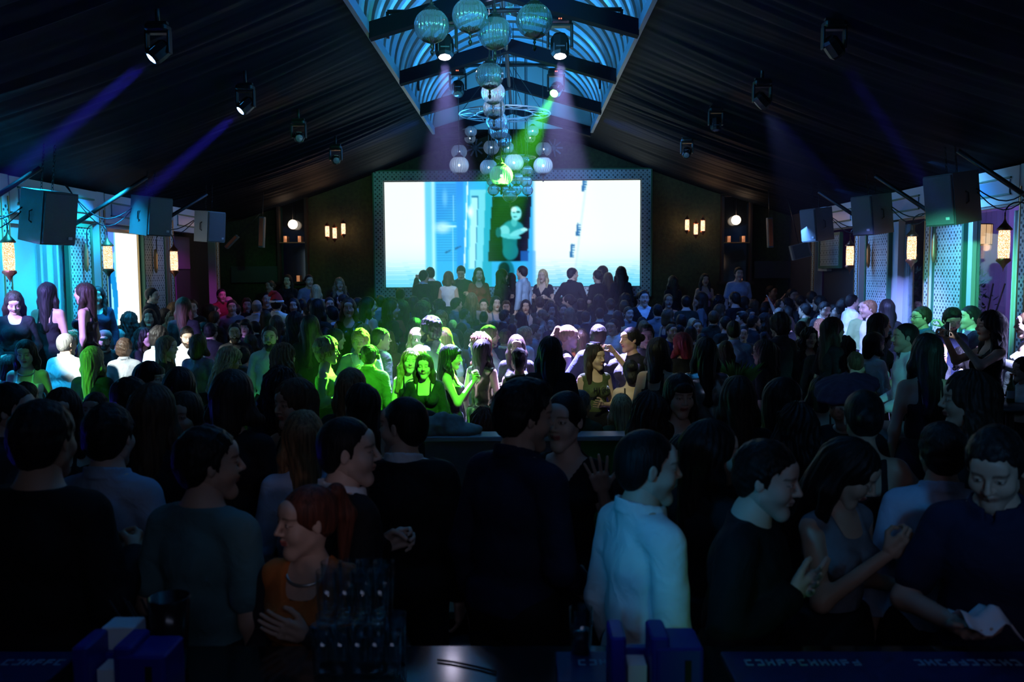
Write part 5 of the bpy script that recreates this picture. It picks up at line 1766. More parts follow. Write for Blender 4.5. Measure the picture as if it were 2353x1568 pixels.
p_('1', 362, 725, 172, 'f', 110, 'mid5', 'bk', 'blouse', 'gy', 'smiling woman in eyeglasses beside the brightly lit white shirt', specs=1, smile=True)
p_('1', 600, 655, 205, 'm', 10, 'thin1', 'gy', 'shirt', 'wh', 'man in brilliantly lit white shirt seen from behind', w=1.15, hy=.3)
p_('1', 640, 640, 180, 'f', 60, 'curl3', 'bl', 'tee', 'wh', 'blonde woman behind the man in the bright white shirt')
p_('1', 918, 640, 175, 'm', 160, 'short1', 'bk', 'tee', 'bk', 'bearded man wearing a flat brimmed cap', hat='cap', beard=True)
p_('1', 1045, 618, 160, 'm', -100, 'short2', 'gy', 'tee', 'bk', 'grey haired man leaning toward the capped man')
p_('1', 838, 775, 250, 'f', 5, 'long5', 'bl', 'blouse', 'bk', 'woman with long yellow blonde hair and black top seen from behind')
p_('1', 1118, 708, 190, 'm', -15, 'curlshort1', 'db', 'shirt', 'gy', 'curly haired man in grey shirt seen from behind', ra='drink')
p_('1', 1165, 468, 150, 'f', 5, 'curl1', 'bk', 'blouse', 'bk', 'woman with thick dark hair below the glowing screen')
p_('1', 1282, 438, 145, 'f', 165, 'mid2', 'bk', 'tee', 'bk', 'dark haired woman facing the camera under the glowing screen')
p_('1', 1350, 432, 130, 'f', -80, 'bob1', 'bk', 'tee', 'bk', 'short haired woman turned left under the glowing screen')
p_('1', 1415, 378, 135, 'f', 0, 'mid3', 'lb', 'blouse', 'ch', 'light haired woman seen from behind below the lattice panel')
p_('1', 1555, 463, 150, 'f', 172, 'curl2', 'lb', 'tee', 'ch', 'curly blonde woman facing the camera, left back')
p_('1', 1600, 408, 115, 'm', 60, 'short1', 'bk', 'shirt', 'wh', 'man with pale collar behind the curly blonde')
p_('1', 1690, 333, 160, 'f', 0, 'long3', 'br', 'blouse', 'bk', 'tall woman with long straight hair near the plum curtain', base=.12)
p_('1', 1790, 255, 115, 'm', 140, 'short3', 'bk', 'polo', 'rd', 'man in red shirt before the dark doorway on the left', base=.3)
p_('1', 1862, 318, 100, 'm', 0, 'bald1', 'gy', 'shirt', 'ch', 'bald man seen from behind next to the red shirted man')
p_('1', 1868, 420, 125, 'm', 20, 'short2', 'bk', 'tee', 'bk', 'dark haired man below the bald man at the left back')
p_('1', 1300, 608, 175, 'f', 100, 'wavy1', 'bk', 'blouse', 'bk', 'laughing woman in profile lifting a glass, left crowd', smile=True, ra='mouth', hold=('glass', 'ra', 'glass lifted by the laughing woman of the left crowd'))
p_('1', 1440, 598, 190, 'm', 20, 'curlshort2', 'bk', 'shirt', 'lb', 'man in pale blue shirt seen from behind beside the honey haired woman')
p_('1', 1510, 682, 210, 'f', 85, 'long1', 'lb', 'tee', 'bk', 'smiling honey haired woman in profile facing right', smile=True, hy=.1)
p_('1', 1682, 598, 178, 'm', 150, 'short4', 'db', 'shirt', 'wh', 'bearded man in white shirt looking down, lit green', beard=True, hp=.35)
p_('1', 1790, 668, 200, 'f', 5, 'bob1', 'br', 'blouse', 'vi', 'woman with straight brown bob and violet satin blouse from behind', m='satin')
p_('1', 1795, 550, 160, 'm', -85, 'fade1', 'bk', 'shirt', 'bk', 'dark haired man in profile facing left above the brown bob')
p_('1', 1900, 560, 165, 'm', 10, 'short5', 'bk', 'shirt', 'bk', 'man in black seen from behind between two bearded men')
p_('1', 2120, 563, 175, 'm', 165, 'fade2', 'db', 'shirt', 'bk', 'smiling bearded man with shaved head facing the camera', beard=True, smile=True)
p_('1', 2075, 785, 235, 'f', 25, 'wavy5', 'bl', 'shell', 'gn', 'woman with bright green lit long hair looking down right', hy=.7, hp=.3)
p_('1', 2250, 665, 170, 'f', 0, 'bob2', 'br', 'strapdress', 'bk', 'brown bobbed woman in strappy top seen from behind', )
p_('1', 2200, 535, 120, 'm', 170, 'short2', 'bk', 'shirt', 'bk', 'dark haired man behind the bearded man with shaved head')
# --- green lit group
p_('2', 265, 588, 205, 'm', 168, 'fade1', 'db', 'shirt', 'wh', 'bearded man in pale waistcoat and shirt staring at the camera', beard=True, d=9.3)
p_('2', 440, 553, 150, 'm', 165, 'short3', 'bk', 'jacket', 'bk', 'smiling man in dark suit behind the bearded staring man', smile=True)
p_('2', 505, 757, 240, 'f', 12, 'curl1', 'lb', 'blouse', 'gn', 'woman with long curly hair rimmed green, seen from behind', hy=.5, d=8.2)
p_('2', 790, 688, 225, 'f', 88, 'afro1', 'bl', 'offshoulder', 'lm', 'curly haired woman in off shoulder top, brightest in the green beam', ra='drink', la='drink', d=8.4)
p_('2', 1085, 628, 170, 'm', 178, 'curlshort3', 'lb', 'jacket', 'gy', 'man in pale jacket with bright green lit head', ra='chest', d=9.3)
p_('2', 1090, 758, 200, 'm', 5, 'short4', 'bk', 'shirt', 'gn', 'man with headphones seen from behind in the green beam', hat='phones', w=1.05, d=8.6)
p_('2', 1285, 608, 190, 'm', 55, 'short5', 'bk', 'jacket', 'dg', 'man in dark green lit suit turned right', hy=.4, d=9.7)
p_('2', 1205, 572, 160, 'm', 40, 'short1', 'gy', 'shirt', 'gy', 'grey haired man behind the dark suited man', d=10.5)
p_('2', 1290, 528, 125, 'm', 0, 'short2', 'bk', 'shirt', 'bk', 'dark haired man with violet sheen, at the edge of the white light')
p_('2', 1398, 628, 210, 'f', 0, 'wavy1', 'br', 'blouse', 'br', 'woman with long hair behind the dark green suit', d=10.3)
p_('2', 1510, 518, 210, 'f', 0, 'long3', 'bk', 'blouse', 'bk', 'woman with very long black hair left of the white lit blonde', d=10.4)
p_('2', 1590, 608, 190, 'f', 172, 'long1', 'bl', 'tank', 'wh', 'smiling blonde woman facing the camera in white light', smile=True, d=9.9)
p_('2', 1712, 513, 235, 'm', -70, 'curlshort1', 'bk', 'shirt', 'gy', 'bearded man in grey shirt talking to the white lit blonde', beard=True, w=1.08, close=1, d=9.45)
p_('2', 1518, 803, 210, 'f', 172, 'wavy2', 'lb', 'strapdress', 'bk', 'smiling woman with wavy blonde hair lit green', smile=True, la='drink', ra='cross', hr=-.1, hold=('glass', 'la', 'short glass held by the smiling green lit blonde'), d=8.55)
p_('2', 1618, 758, 170, 'f', 178, 'bun1', 'bl', 'tee', 'wh', 'blonde woman peeping between the two smiling friends', d=9.0)
p_('2', 1690, 848, 225, 'f', 180, 'long3', 'db', 'cardigan', 'bk', 'woman in black cardigan smiling in the green light', smile=True, inner='bk', la='low', ra='drink', d=8.15)
p_('2', 1895, 765, 220, 'f', 95, 'mid5', 'bk', 'strapdress', 'bk', 'woman with dark fringe sipping from a glass, green lit arms', la='mouth', ra='mouth', hp=.1, hold=('glass', 'ra', 'tumbler the dark fringed woman is drinking from'), d=8.5)
p_('2', 2215, 713, 225, 'f', 30, 'mid2', 'bk', 'dress', 'gn', 'woman in green sequin dress with dark hair, seen from behind', m='sequin', ra='drink', d=8.8)
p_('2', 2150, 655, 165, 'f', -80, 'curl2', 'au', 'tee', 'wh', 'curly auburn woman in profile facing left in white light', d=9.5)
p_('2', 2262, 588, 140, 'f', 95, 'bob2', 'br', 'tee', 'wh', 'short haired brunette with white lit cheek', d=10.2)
p_('2', 2080, 618, 150, 'f', 60, 'mid3', 'lb', 'tee', 'wh', 'light haired woman behind the curly auburn one')
p_('2', 1815, 443, 170, 'm', 178, 'quiff2', 'lb', 'shirt', 'gy', 'young man with green lit face looking down, centre back', hp=.3)
p_('2', 1922, 533, 130, 'm', 0, 'short5', 'bl', 'shirt', 'ch', 'short haired man with hair glowing green from behind')
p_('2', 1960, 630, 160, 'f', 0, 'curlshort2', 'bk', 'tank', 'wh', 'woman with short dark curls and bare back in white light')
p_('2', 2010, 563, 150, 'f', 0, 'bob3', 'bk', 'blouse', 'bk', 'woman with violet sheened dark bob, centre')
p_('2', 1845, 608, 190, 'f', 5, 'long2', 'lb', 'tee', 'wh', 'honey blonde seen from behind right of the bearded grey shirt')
p_('2', 955, 338, 160, 'f', 170, 'long3', 'br', 'dress', 'dg', 'girl in green lit sequin dress with long hair, back left', m='sequin')
p_('2', 1160, 328, 160, 'f', 40, 'long1', 'bk', 'tank', 'wh', 'girl with long dark hair and green lit white top', hy=.5)
p_('2', 1365, 352, 145, 'f', 55, 'long2', 'db', 'tee', 'bk', 'left of two long haired girls face to face in green light', hy=.5)
p_('2', 1455, 355, 140, 'f', -75, 'wavy3', 'db', 'tee', 'rd', 'right of two long haired girls face to face in green light')
p_('2', 1650, 368, 140, 'f', 60, 'curl3', 'br', 'tee', 'ch', 'curly haired woman in profile right of the two facing girls')
p_('2', 740, 348, 180, 'f', 20, 'long1', 'bk', 'tee', 'dg', 'dark long haired woman left of the sequin dress girl')
p_('2', 860, 330, 110, 'm', 160, 'short1', 'bk', 'shirt', 'bk', 'man with green lit face behind the sequin dress girl')
p_('2', 850, 408, 150, 'm', -60, 'short3', 'bk', 'jacket', 'nv', 'dark haired man in jacket and white collar, back left')
p_('2', 285, 320, 125, 'm', 0, 'short1', 'bk', 'shirt', 'wh', 'man in a red santa hat and white shirt', hat='santa')
p_('2', 200, 348, 125, 'm', 0, 'bald1', 'gy', 'shirt', 'lb', 'bald man in light blue shirt next to the santa hat')
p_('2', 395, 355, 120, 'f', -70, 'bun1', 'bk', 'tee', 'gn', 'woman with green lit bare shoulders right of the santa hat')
p_('2', 500, 340, 120, 'f', 170, 'mid1', 'bk', 'tee', 'bk', 'dark haired woman facing camera among the back left crowd')
p_('2', 640, 338, 130, 'm', 10, 'short4', 'bk', 'shirt', 'bk', 'man in shade left of the long haired back row woman')
p_('2', 640, 395, 130, 'm', -40, 'short1', 'db', 'shirt', 'lb', 'man in light shirt with green glint, back left')
p_('2', 250, 450, 130, 'f', 0, 'long2', 'db', 'tee', 'bk', 'woman with long dark hair under the santa hat man')
p_('2', 335, 495, 160, 'f', 0, 'long3', 'br', 'tee', 'ch', 'woman with long bluish lit hair, behind the suited man')
p_('2', 395, 448, 110, 'm', 0, 'short2', 'bk', 'shirt', 'gn', 'man seen from behind above the smiling suited man')
p_('2', 510, 465, 170, 'f', 30, 'wavy1', 'bk', 'tee', 'bk', 'woman with dark wavy hair left of the green lit cheek')
p_('2', 570, 440, 120, 'f', -80, 'bun2', 'bk', 'tee', 'gn', 'woman with green lit cheek turned left, back left')
p_('2', 640, 495, 200, 'f', 0, 'long1', 'bk', 'tee', 'bk', 'woman with long black hair in the dark gap at left')
p_('2', 740, 515, 150, 'm', 150, 'short3', 'lb', 'shirt', 'bk', 'fair haired man above the curly green lit woman')
p_('2', 760, 600, 160, 'f', 0, 'bun1', 'bk', 'blouse', 'bk', 'dark haired woman right above the curly green lit hair')
p_('2', 870, 615, 190, 'f', 75, 'mid2', 'bk', 'blouse', 'bk', 'woman in profile between the curly woman and the pale jacket')
p_('2', 985, 565, 150, 'm', 20, 'short5', 'bk', 'shirt', 'bk', 'dark haired man behind the pale jacket')
p_('2', 1100, 480, 130, 'm', 20, 'short1', 'bk', 'shirt', 'bk', 'dark head below the white topped girl')
p_('2', 1190, 498, 120, 'm', 0, 'short2', 'bk', 'shirt', 'ch', 'dark head right below the white topped girl')
p_('2', 1420, 550, 120, 'm', 0, 'short3', 'lb', 'shirt', 'gn', 'short hair glowing green left of the very long black hair')
p_('2', 130, 545, 140, 'm', -70, 'short4', 'bk', 'shirt', 'bk', 'man in profile left of the staring bearded man')
p_('2', 50, 530, 150, 'f', 175, 'long5', 'bk', 'tee', 'bk', 'dark haired woman in shade left of the man in profile')
p_('2', 150, 425, 120, 'm', 20, 'short5', 'bk', 'shirt', 'ch', 'dark haired man below the bald man in light blue')
# --- white lit group, centre right
p_('3', 828, 578, 195, 'f', 88, 'pony1', 'lb', 'shell', 'bk', 'woman with ponytail in profile, hair blazing white', la='drink', ra='drink', d=9.4)
p_('3', 1065, 578, 165, 'm', 12, 'short1', 'bk', 'jacket', 'nv', 'man in navy jacket with white rimmed hair, seen from behind', w=1.1, la='hip', ra='hip', d=9.1)
p_('3', 920, 615, 190, 'f', 0, 'long1', 'br', 'blouse', 'og', 'woman with long brown hair behind the ponytail')
p_('3', 430, 603, 165, 'm', 60, 'curlshort1', 'bl', 'tee', 'wh', 'blond curly man in white light turned right', hy=.4)
p_('3', 510, 573, 150, 'm', 85, 'short2', 'br', 'shirt', 'gy', 'man in profile behind the blond curly man')
p_('3', 242, 618, 175, 'm', 30, 'short3', 'br', 'jacket', 'nv', 'man in navy jacket seen from behind, left of the green face')
p_('3', 340, 673, 200, 'f', 178, 'long2', 'db', 'blouse', 'bk', 'woman with green lit face looking down over a bun', d=9.2)
p_('3', 330, 770, 200, 'f', 0, 'updo1', 'bk', 'shell', 'gn', 'woman in glittering olive top seen from behind', m='sequin', d=8.6)
p_('3', 640, 690, 280, 'f', 0, 'long3', 'bk', 'blouse', 'bk', 'dark silhouette with long hair and black jacket, centre', w=1.1)
p_('3', 665, 508, 130, 'm', -150, 'short4', 'bk', 'shirt', 'nv', 'dim man wearing eyeglasses, above the dark silhouette', specs=1)
p_('3', 1262, 525, 150, 'm', -140, 'short5', 'bk', 'shirt', 'wh', 'white lit man in eyeglasses behind the raised camera', specs=1)
p_('3', 1312, 585, 150, 'm', 0, 'bald1', 'gy', 'shirt', 'wh', 'bald head in white light beside the raised camera')
p_('3', 1362, 600, 200, 'f', -125, 'bun1', 'bk', 'sweater', 'bk', 'woman in black holding up a camera', hy=.2, la='phone', ra='phone', hold=('camera', 'ra', 'black camera held up by the woman in black'), d=8.8)
p_('3', 1130, 765, 205, 'f', 160, 'long1', 'db', 'shell', 'gn', 'laughing woman in olive top printed HIGH', smile=True, hy=-.4, la='cross', text=1, d=8.3)
p_('3', 1292, 878, 195, 'f', 0, 'updo2', 'bk', 'strapdress', 'bk', 'woman with dark hair up in black dress, before the camera woman', d=8.0)
p_('3', 1590, 568, 185, 'm', 165, 'quiff1', 'bk', 'shirt', 'bk', 'young man in black shirt, face white lit, looking left', hy=.3, d=9.6)
p_('3', 1750, 650, 175, 'f', -30, 'bob1', 'rd', 'blouse', 'bk', 'woman with crimson bobbed hair', d=9.2)
p_('3', 1935, 588, 170, 'm', -20, 'fade1', 'bk', 'jacket', 'bk', 'man with shaved nape in dark suit right of the crimson bob', w=1.1)
p_('3', 1700, 748, 210, 'f', -20, 'long2', 'bk', 'tank', 'bk', 'black haired woman below the crimson bob')
p_('3', 1520, 700, 150, 'f', 30, 'mid1', 'bk', 'strapdress', 'bk', 'woman with bare shoulders left of the black haired woman', d=7.6)
p_('3', 2040, 698, 270, 'f', 0, 'long3', 'bk', 'blouse', 'sv', 'woman with long black hair and silver sequin sleeves', m='sequin')
p_('3', 2285, 543, 185, 'm', 5, 'short1', 'bk', 'shirt', 'lb', 'man in grey blue shirt seen from behind at centre right', w=1.12)
p_('3', 1985, 655, 160, 'f', -20, 'long1', 'bk', 'tee', 'bk', 'dark haired woman between the dark suit and the sequin sleeves')
p_('3', 1028, 1172, 170, 'm', 20, 'short2', 'gy', 'shirt', 'gn', 'short grey haired man seated low behind the booth wall', base='seat', hy=.3)
p_('3', 1385, 1205, 170, 'f', -5, 'half2', 'bl', 'blouse', 'gn', 'blonde seated low behind the booth wall seen from behind', base='seat')
p_('3', 40, 1340, 180, 'f', 10, 'curl2', 'au', 'blouse', 'bk', 'auburn haired woman seated low beside the heap of coats', base='seat')
p_('3', 2240, 725, 190, 'f', 20, 'mid1', 'db', 'tee', 'bk', 'brown haired woman above the green plant')
p_('3', 1820, 578, 140, 'm', 40, 'short3', 'bk', 'shirt', 'ch', 'dark haired man above the crimson bob')
p_('3', 1675, 515, 125, 'f', -160, 'long5', 'bk', 'tee', 'bk', 'dim woman with eyeglasses above the young man in black', specs=1)
p_('3', 1440, 540, 150, 'f', 0, 'mid1', 'lb', 'tee', 'ch', 'light haired woman seen from behind right of the glasses man')
p_('3', 1925, 520, 130, 'f', 0, 'bob2', 'bl', 'tee', 'ch', 'blonde bob glowing bluish at centre right')
p_('3', 1180, 560, 120, 'f', 10, 'mid2', 'lb', 'tee', 'ch', 'light haired woman left of the man in eyeglasses')
p_('3', 140, 545, 120, 'm', 0, 'short4', 'bk', 'shirt', 'ch', 'dark head above the short haired brunette')
p_('3', 300, 568, 120, 'm', 10, 'short5', 'bk', 'shirt', 'ch', 'dark head over the navy jacket at centre')
p_('3', 395, 518, 120, 'f', 175, 'bob1', 'bk', 'tee', 'dg', 'dim face with green hairline above the blond curly man')
# --- right side
p_('4', 405, 190, 75, 'm', 140, 'short1', 'bk', 'shirt', 'pk', 'man photographing over the crowd, back right', ra='phone', la='phone', hold=('camera', 'ra', 'small camera raised by the man at the back right'))
p_('4', 560, 285, 85, 'm', -60, 'short3', 'bk', 'tee', 'bk', 'man stretching a bare arm upward, back right', la='wave')
p_('4', 50, 215, 72, 'm', 170, 'short2', 'bk', 'shirt', 'bk', 'man with blue lit face in front of the platform man')
p_('4', 165, 240, 85, 'm', -30, 'short4', 'bk', 'tee', 'bk', 'dark haired man right in front of the platform man')
p_('4', 615, 215, 75, 'm', 160, 'short5', 'bk', 'shirt', 'bk', 'man with upturned face before the dark doorway')
p_('4', 825, 235, 85, 'm', -10, 'short1', 'bk', 'jacket', 'bk', 'man with white collar seen from behind before the doorway')
p_('4', 825, 318, 112, 'm', 165, 'short2', 'bk', 'jacket', 'ch', 'young man in dark jacket looking down, right of centre', hp=.3)
p_('4', 905, 270, 90, 'f', -70, 'bob1', 'bk', 'tee', 'ch', 'woman in profile with blue lit nose near the doorway')
p_('4', 972, 342, 95, 'm', -10, 'short3', 'bk', 'shirt', 'bl', 'man in plaid shirt seen from behind', m='plaid', w=1.1)
p_('4', 1075, 370, 92, 'f', 170, 'mid1', 'bk', 'tee', 'bk', 'smiling woman between plaid shirt and waiter', smile=True)
p_('4', 1165, 303, 125, 'm', -88, 'short4', 'lb', 'shirt', 'wh', 'waiter in white shirt and bow tie in profile facing left, right side', bow=1)
p_('4', 1325, 298, 130, 'f', 0, 'long1', 'bk', 'blouse', 'bk', 'silhouette of a long haired woman before the dim lattice')
p_('4', 1480, 290, 110, 'm', 20, 'afro1', 'bk', 'shirt', 'bk', 'dark bushy haired silhouette by the narrow window')
p_('4', 1562, 353, 155, 'm', -95, 'short5', 'db', 'jacket', 'vi', 'man in eyeglasses and violet lit suit facing left', specs=1, inner='bl')
p_('4', 1470, 388, 130, 'm', -60, 'short1', 'gy', 'shirt', 'bl', 'grey haired man facing the violet lit suit')
p_('4', 1755, 358, 170, 'm', 165, 'quiff1', 'bk', 'sweater', 'nv', 'man with full black beard looking at his phone', beard=True, hp=.4, hy=.3, la='drink', hold=('phone', 'la', 'lit mobile phone of the man with full black beard'))
p_('4', 2020, 350, 155, 'm', -85, 'short2', 'bk', 'jacket', 'nv', 'man in navy suit filming to the left', la='phone')
p_('4', 2062, 252, 115, 'm', 80, 'short3', 'bk', 'shirt', 'wh', 'tall waiter turned right behind the filming man', base=.2)
p_('4', 2190, 303, 120, 'm', 172, 'bald1', 'bk', 'tee', 'lm', 'balding man in green lit shirt by the curtain')
p_('4', 2155, 395, 195, 'f', -88, 'wavy1', 'bk', 'dress', 'bk', 'woman in black sleeveless dress raising both arms to film', m='sequin', la='phone', ra='phone', hold=('phone', 'la', 'phone held aloft by the woman in the black sleeveless dress'))
p_('4', 2345, 390, 190, 'f', -75, 'bun1', 'br', 'blouse', 'wh', 'woman in blazing white blouse cut by the right edge', la='reach', base=.1)
p_('4', 2320, 745, 170, 'f', -95, 'mid1', 'bk', 'tee', 'wh', 'woman in profile at the right edge beside the green bottle', )
p_('4', 1440, 483, 205, 'm', -82, 'fade1', 'bk', 'shirt', 'wh', 'slim waiter in white shirt and bow tie standing at the right tables', bow=1, w=.95, la='low', ra='low')
p_('4', 1240, 410, 165, 'f', 95, 'mid3', 'bk', 'blouse', 'bk', 'brunette in profile facing the slim waiter')
p_('4', 1210, 555, 180, 'f', 75, 'bob4', 'bk', 'shirt', 'wh', 'short haired woman in white shirt with folded arms', la='cross', ra='cross')
p_('4', 1285, 535, 150, 'f', 120, 'curl1', 'bk', 'tee', 'bk', 'dark haired woman just behind the folded arms')
p_('4', 892, 438, 180, 'f', 80, 'long1', 'db', 'tee', 'bk', 'woman with long wavy hair holding a bright glass', ra='drink', hold=('glass', 'ra', 'bright glass held by the long haired woman right of centre'))
p_('4', 740, 520, 160, 'f', 175, 'curl2', 'bk', 'blouse', 'ch', 'curly haired woman facing the camera, right of centre', la='cross', smile=True)
p_('4', 640, 468, 150, 'm', 5, 'short4', 'db', 'shirt', 'br', 'man in plum shirt seen from behind, right of centre', w=1.12)
p_('4', 350, 612, 195, 'f', -60, 'mid2', 'db', 'tee', 'bk', 'woman in eyeglasses facing left, her hair shoulder long', specs=1)
p_('4', 190, 505, 130, 'f', -170, 'bun1', 'bk', 'tee', 'gy', 'woman with eyeglasses facing the camera beside the blue shirt', specs=1)
p_('4', 290, 420, 122, 'm', 80, 'short5', 'bk', 'shirt', 'ch', 'bearded man in profile facing right with a bright glass', beard=True)
p_('4', 825, 560, 165, 'm', 10, 'short1', 'bk', 'sweater', 'dg', 'broad man in dark green sweater seen from behind', w=1.25)
p_('4', 470, 405, 160, 'm', -30, 'afro2', 'bk', 'shirt', 'ch', 'person with a dark bush of curly hair, right of centre')
p_('4', 655, 328, 110, 'm', -40, 'short2', 'bk', 'shirt', 'gn', 'man in light shirt with blue lit ear, right back')
p_('4', 232, 370, 95, 'f', 170, 'bob3', 'bk', 'tee', 'bk', 'small bespectacled woman in the right back crowd', specs=1)
p_('4', 330, 348, 92, 'm', 60, 'short3', 'bk', 'shirt', 'ch', 'dark haired man in profile behind the bearded one')
p_('4', 2045, 660, 185, 'f', 172, 'curl3', 'db', 'blouse', 'gn', 'smiling curly haired woman at the right tables', smile=True)
p_('4', 1872, 665, 165, 'f', -40, 'bob1', 'bk', 'shell', 'lb', 'dark haired woman with a big round white earring', earring=1)
p_('4', 1910, 543, 115, 'm', 5, 'short4', 'bk', 'shirt', 'bk', 'short haired man in black before the filming woman')
p_('4', 1762, 565, 120, 'f', 0, 'updo1', 'bk', 'tee', 'bk', 'dark upswept hair below the full bearded man')
p_('4', 1605, 570, 270, 'f', 5, 'long2', 'bk', 'tank', 'bk', 'woman with long black hair right of the slim waiter')
p_('4', 100, 455, 165, 'm', -20, 'short5', 'bk', 'shirt', 'lb', 'man in blue grey shirt behind the green plant', w=1.1) if False else None
p_('4', 560, 350, 110, 'f', 0, 'mid2', 'bk', 'tee', 'bk', 'dark haired woman left of the light shirt man, right back')
p_('4', 545, 430, 130, 'm', 0, 'short2', 'bk', 'shirt', 'bk', 'dark haired man behind the plum shirt')
# --- on the raised back platform, against the big screen
B_ = dict(base=.55)
p_('S', 505, 790, 95, 'm', 30, 'short1', 'bk', 'jacket', 'bk', 'leftmost silhouette couple member before the big screen, in front', base=.55, d=17.6, la='drink')
p_('S', 548, 768, 95, 'm', -30, 'short2', 'bk', 'jacket', 'bk', 'taller silhouette behind the leftmost man before the big screen', base=.55, d=18.2, la='phone')
p_('S', 690, 800, 90, 'f', 10, 'bob1', 'br', 'shell', 'wh', 'brown bobbed woman in pale dress before the big screen', base=.55, d=17.7)
p_('S', 782, 762, 88, 'm', 180, 'short3', 'bk', 'shirt', 'bk', 'man in black looking down before the big screen', base=.55, d=18.2, hp=.5, la='drink', ra='drink', w=1.1)
p_('S', 915, 772, 90, 'f', 170, 'long1', 'bk', 'sleevedress', 'rd', 'long haired woman in dark red before the big screen', base=.55, d=18)
p_('S', 1095, 782, 90, 'f', 60, 'mid1', 'bk', 'blouse', 'bk', 'dark woman leaning right left of the pale shirted man', base=.55, d=17.7, la='drink')
p_('S', 1155, 812, 88, 'f', -30, 'mid2', 'bk', 'blouse', 'bk', 'small dark haired woman hidden beside the pale shirted man', base=.55, d=18.3)
p_('S', 1238, 758, 92, 'm', -60, 'short4', 'bk', 'shirt', 'lb', 'man in pale shirt before the middle of the big screen', base=.55, d=17.9)
p_('S', 1395, 785, 88, 'f', -160, 'long2', 'bl', 'capdress', 'bk', 'blonde in black dress alone before the big screen', base=.55, d=18, la='drink', ra='drink')
p_('S', 1622, 772, 92, 'm', 40, 'short5', 'bk', 'shirt', 'bk', 'very broad man in black before the right of the big screen', base=.55, d=17.8, w=1.45, hy=.5, la='hip', ra='hip')
p_('S', 1805, 785, 90, 'f', -30, 'bun1', 'bk', 'tee', 'bk', 'woman with bare forearms left of the tight group, big screen', base=.55, d=17.6, la='drink')
p_('S', 1852, 758, 85, 'f', 60, 'mid1', 'bk', 'tee', 'bk', 'tallest head of the tight group before the big screen', base=.55, d=18.5)
p_('S', 1892, 808, 85, 'f', 0, 'long1', 'br', 'tee', 'gy', 'brown haired woman of the tight group before the big screen', base=.55, d=18.05)
p_('S', 1980, 765, 92, 'f', 10, 'wavy1', 'bk', 'sleevedress', 'bk', 'rightmost silhouette with long hair before the big screen', base=.55, d=17.7)
p_('F', 1545, 635, 25, 'f', -20, 'wavy2', 'db', 'blouse', 'bk', 'dim wavy haired woman right of the big screen frame', base=.55, d=17.8)
p_('F', 1620, 630, 25, 'f', 175, 'mid1', 'bk', 'tank', 'pk', 'dim woman with bare shoulders under the right trio of lamps', base=.55, d=17.9)
p_('F', 1698, 615, 27, 'm', 175, 'short1', 'bk', 'tee', 'lb', 'man in pale t-shirt before the right mirror niche', base=.55, d=17.6, w=1.2)
p_('F', 780, 640, 24, 'f', 160, 'curl1', 'lb', 'blouse', 'bk', 'curly haired woman alone left of the big screen frame', base=.55, d=17.7)
p_('F', 710, 632, 26, 'm', 150, 'short2', 'bk', 'tee', 'gy', 'man bending before the left mirror niche', base=.55, d=17.5)
p_('F', 660, 632, 25, 'f', 175, 'mid1', 'bk', 'tee', 'bk', 'dim woman with pale face at the left mirror niche', base=.55, d=18)
p_('F', 722, 655, 26, 'f', -10, 'long1', 'bl', 'tee', 'gy', 'blonde with bright rimmed back near the left niche', base=.35, d=17.1)
p_('F', 620, 645, 26, 'f', -150, 'bun1', 'br', 'tee', 'pk', 'woman with bare arms left of the left mirror niche', base=.55, d=17.6)
p_('F', 1488, 668, 28, 'm', 178, 'short1', 'bk', 'jacket', 'bk', 'smiling man in suit with brightly lit white shirt front, far right of screen', smile=True, d=15.6)
# --- anonymous rows of the far crowd
ORD = ['first', 'second', 'third', 'fourth', 'fifth', 'sixth', 'seventh', 'eighth', 'ninth', 'tenth', 'eleventh', 'twelfth', 'thirteenth', 'fourteenth', 'fifteenth', 'sixteenth', 'seventeenth', 'eighteenth', 'nineteenth', 'twentieth', 'twenty-first', 'twenty-second', 'twenty-third', 'twenty-fourth']
rl = random.Random(5)
HN = {'short': 'short haired man', 'long': 'long haired woman', 'mid': 'shoulder length haired woman', 'bob': 'bobbed woman', 'curl': 'curly haired woman', 'bun': 'woman with hair up', 'wavy': 'wavy haired woman', 'fade': 'cropped haired man', 'quiff': 'man with swept up hair'}
def row(name, pts):
    for i, (px, py, hh) in enumerate(sorted(pts)):
        g = 'f' if rl.random() < .5 else 'm'
        st = rl.choice(['long', 'mid', 'bob', 'curl', 'bun', 'wavy'] if g == 'f' else ['short', 'fade', 'quiff', 'short'])
        hc = rl.choice(['bk', 'bk', 'db', 'db', 'br', 'lb'] if g == 'f' else ['bk', 'bk', 'db', 'br'])
        tp = rl.choice(['blouse', 'tee', 'tank', 'shell'] if g == 'f' else ['shirt', 'tee', 'shirt', 'sweater'])
        yaw = rl.choice([0, 0, 10, -20, 60, -70, 160, 180])
        p_('F', px, py, hh, g, yaw, st + str(rl.choice([1, 2, 3])), hc, tp, rl.choice(['bk', 'nv', 'ch', 'bk', 'gy', 'dg']), '%s, %s from left in %s' % (HN[st], ORD[i], name))
row('farthest row under the screen', [(842, 690, 24), (868, 680, 24), (895, 684, 25), (920, 663, 24), (952, 682, 25), (985, 684, 26), (1008, 690, 25), (1045, 684, 26), (1082, 675, 28), (1110, 688, 26), (1142, 682, 26), (1170, 690, 27), (1205, 690, 27), (1235, 682, 27), (1262, 690, 26), (1308, 677, 28), (1340, 686, 28), (1373, 678, 28), (1400, 686, 27), (1422, 690, 28), (1440, 676, 28), (1462, 672, 28)])
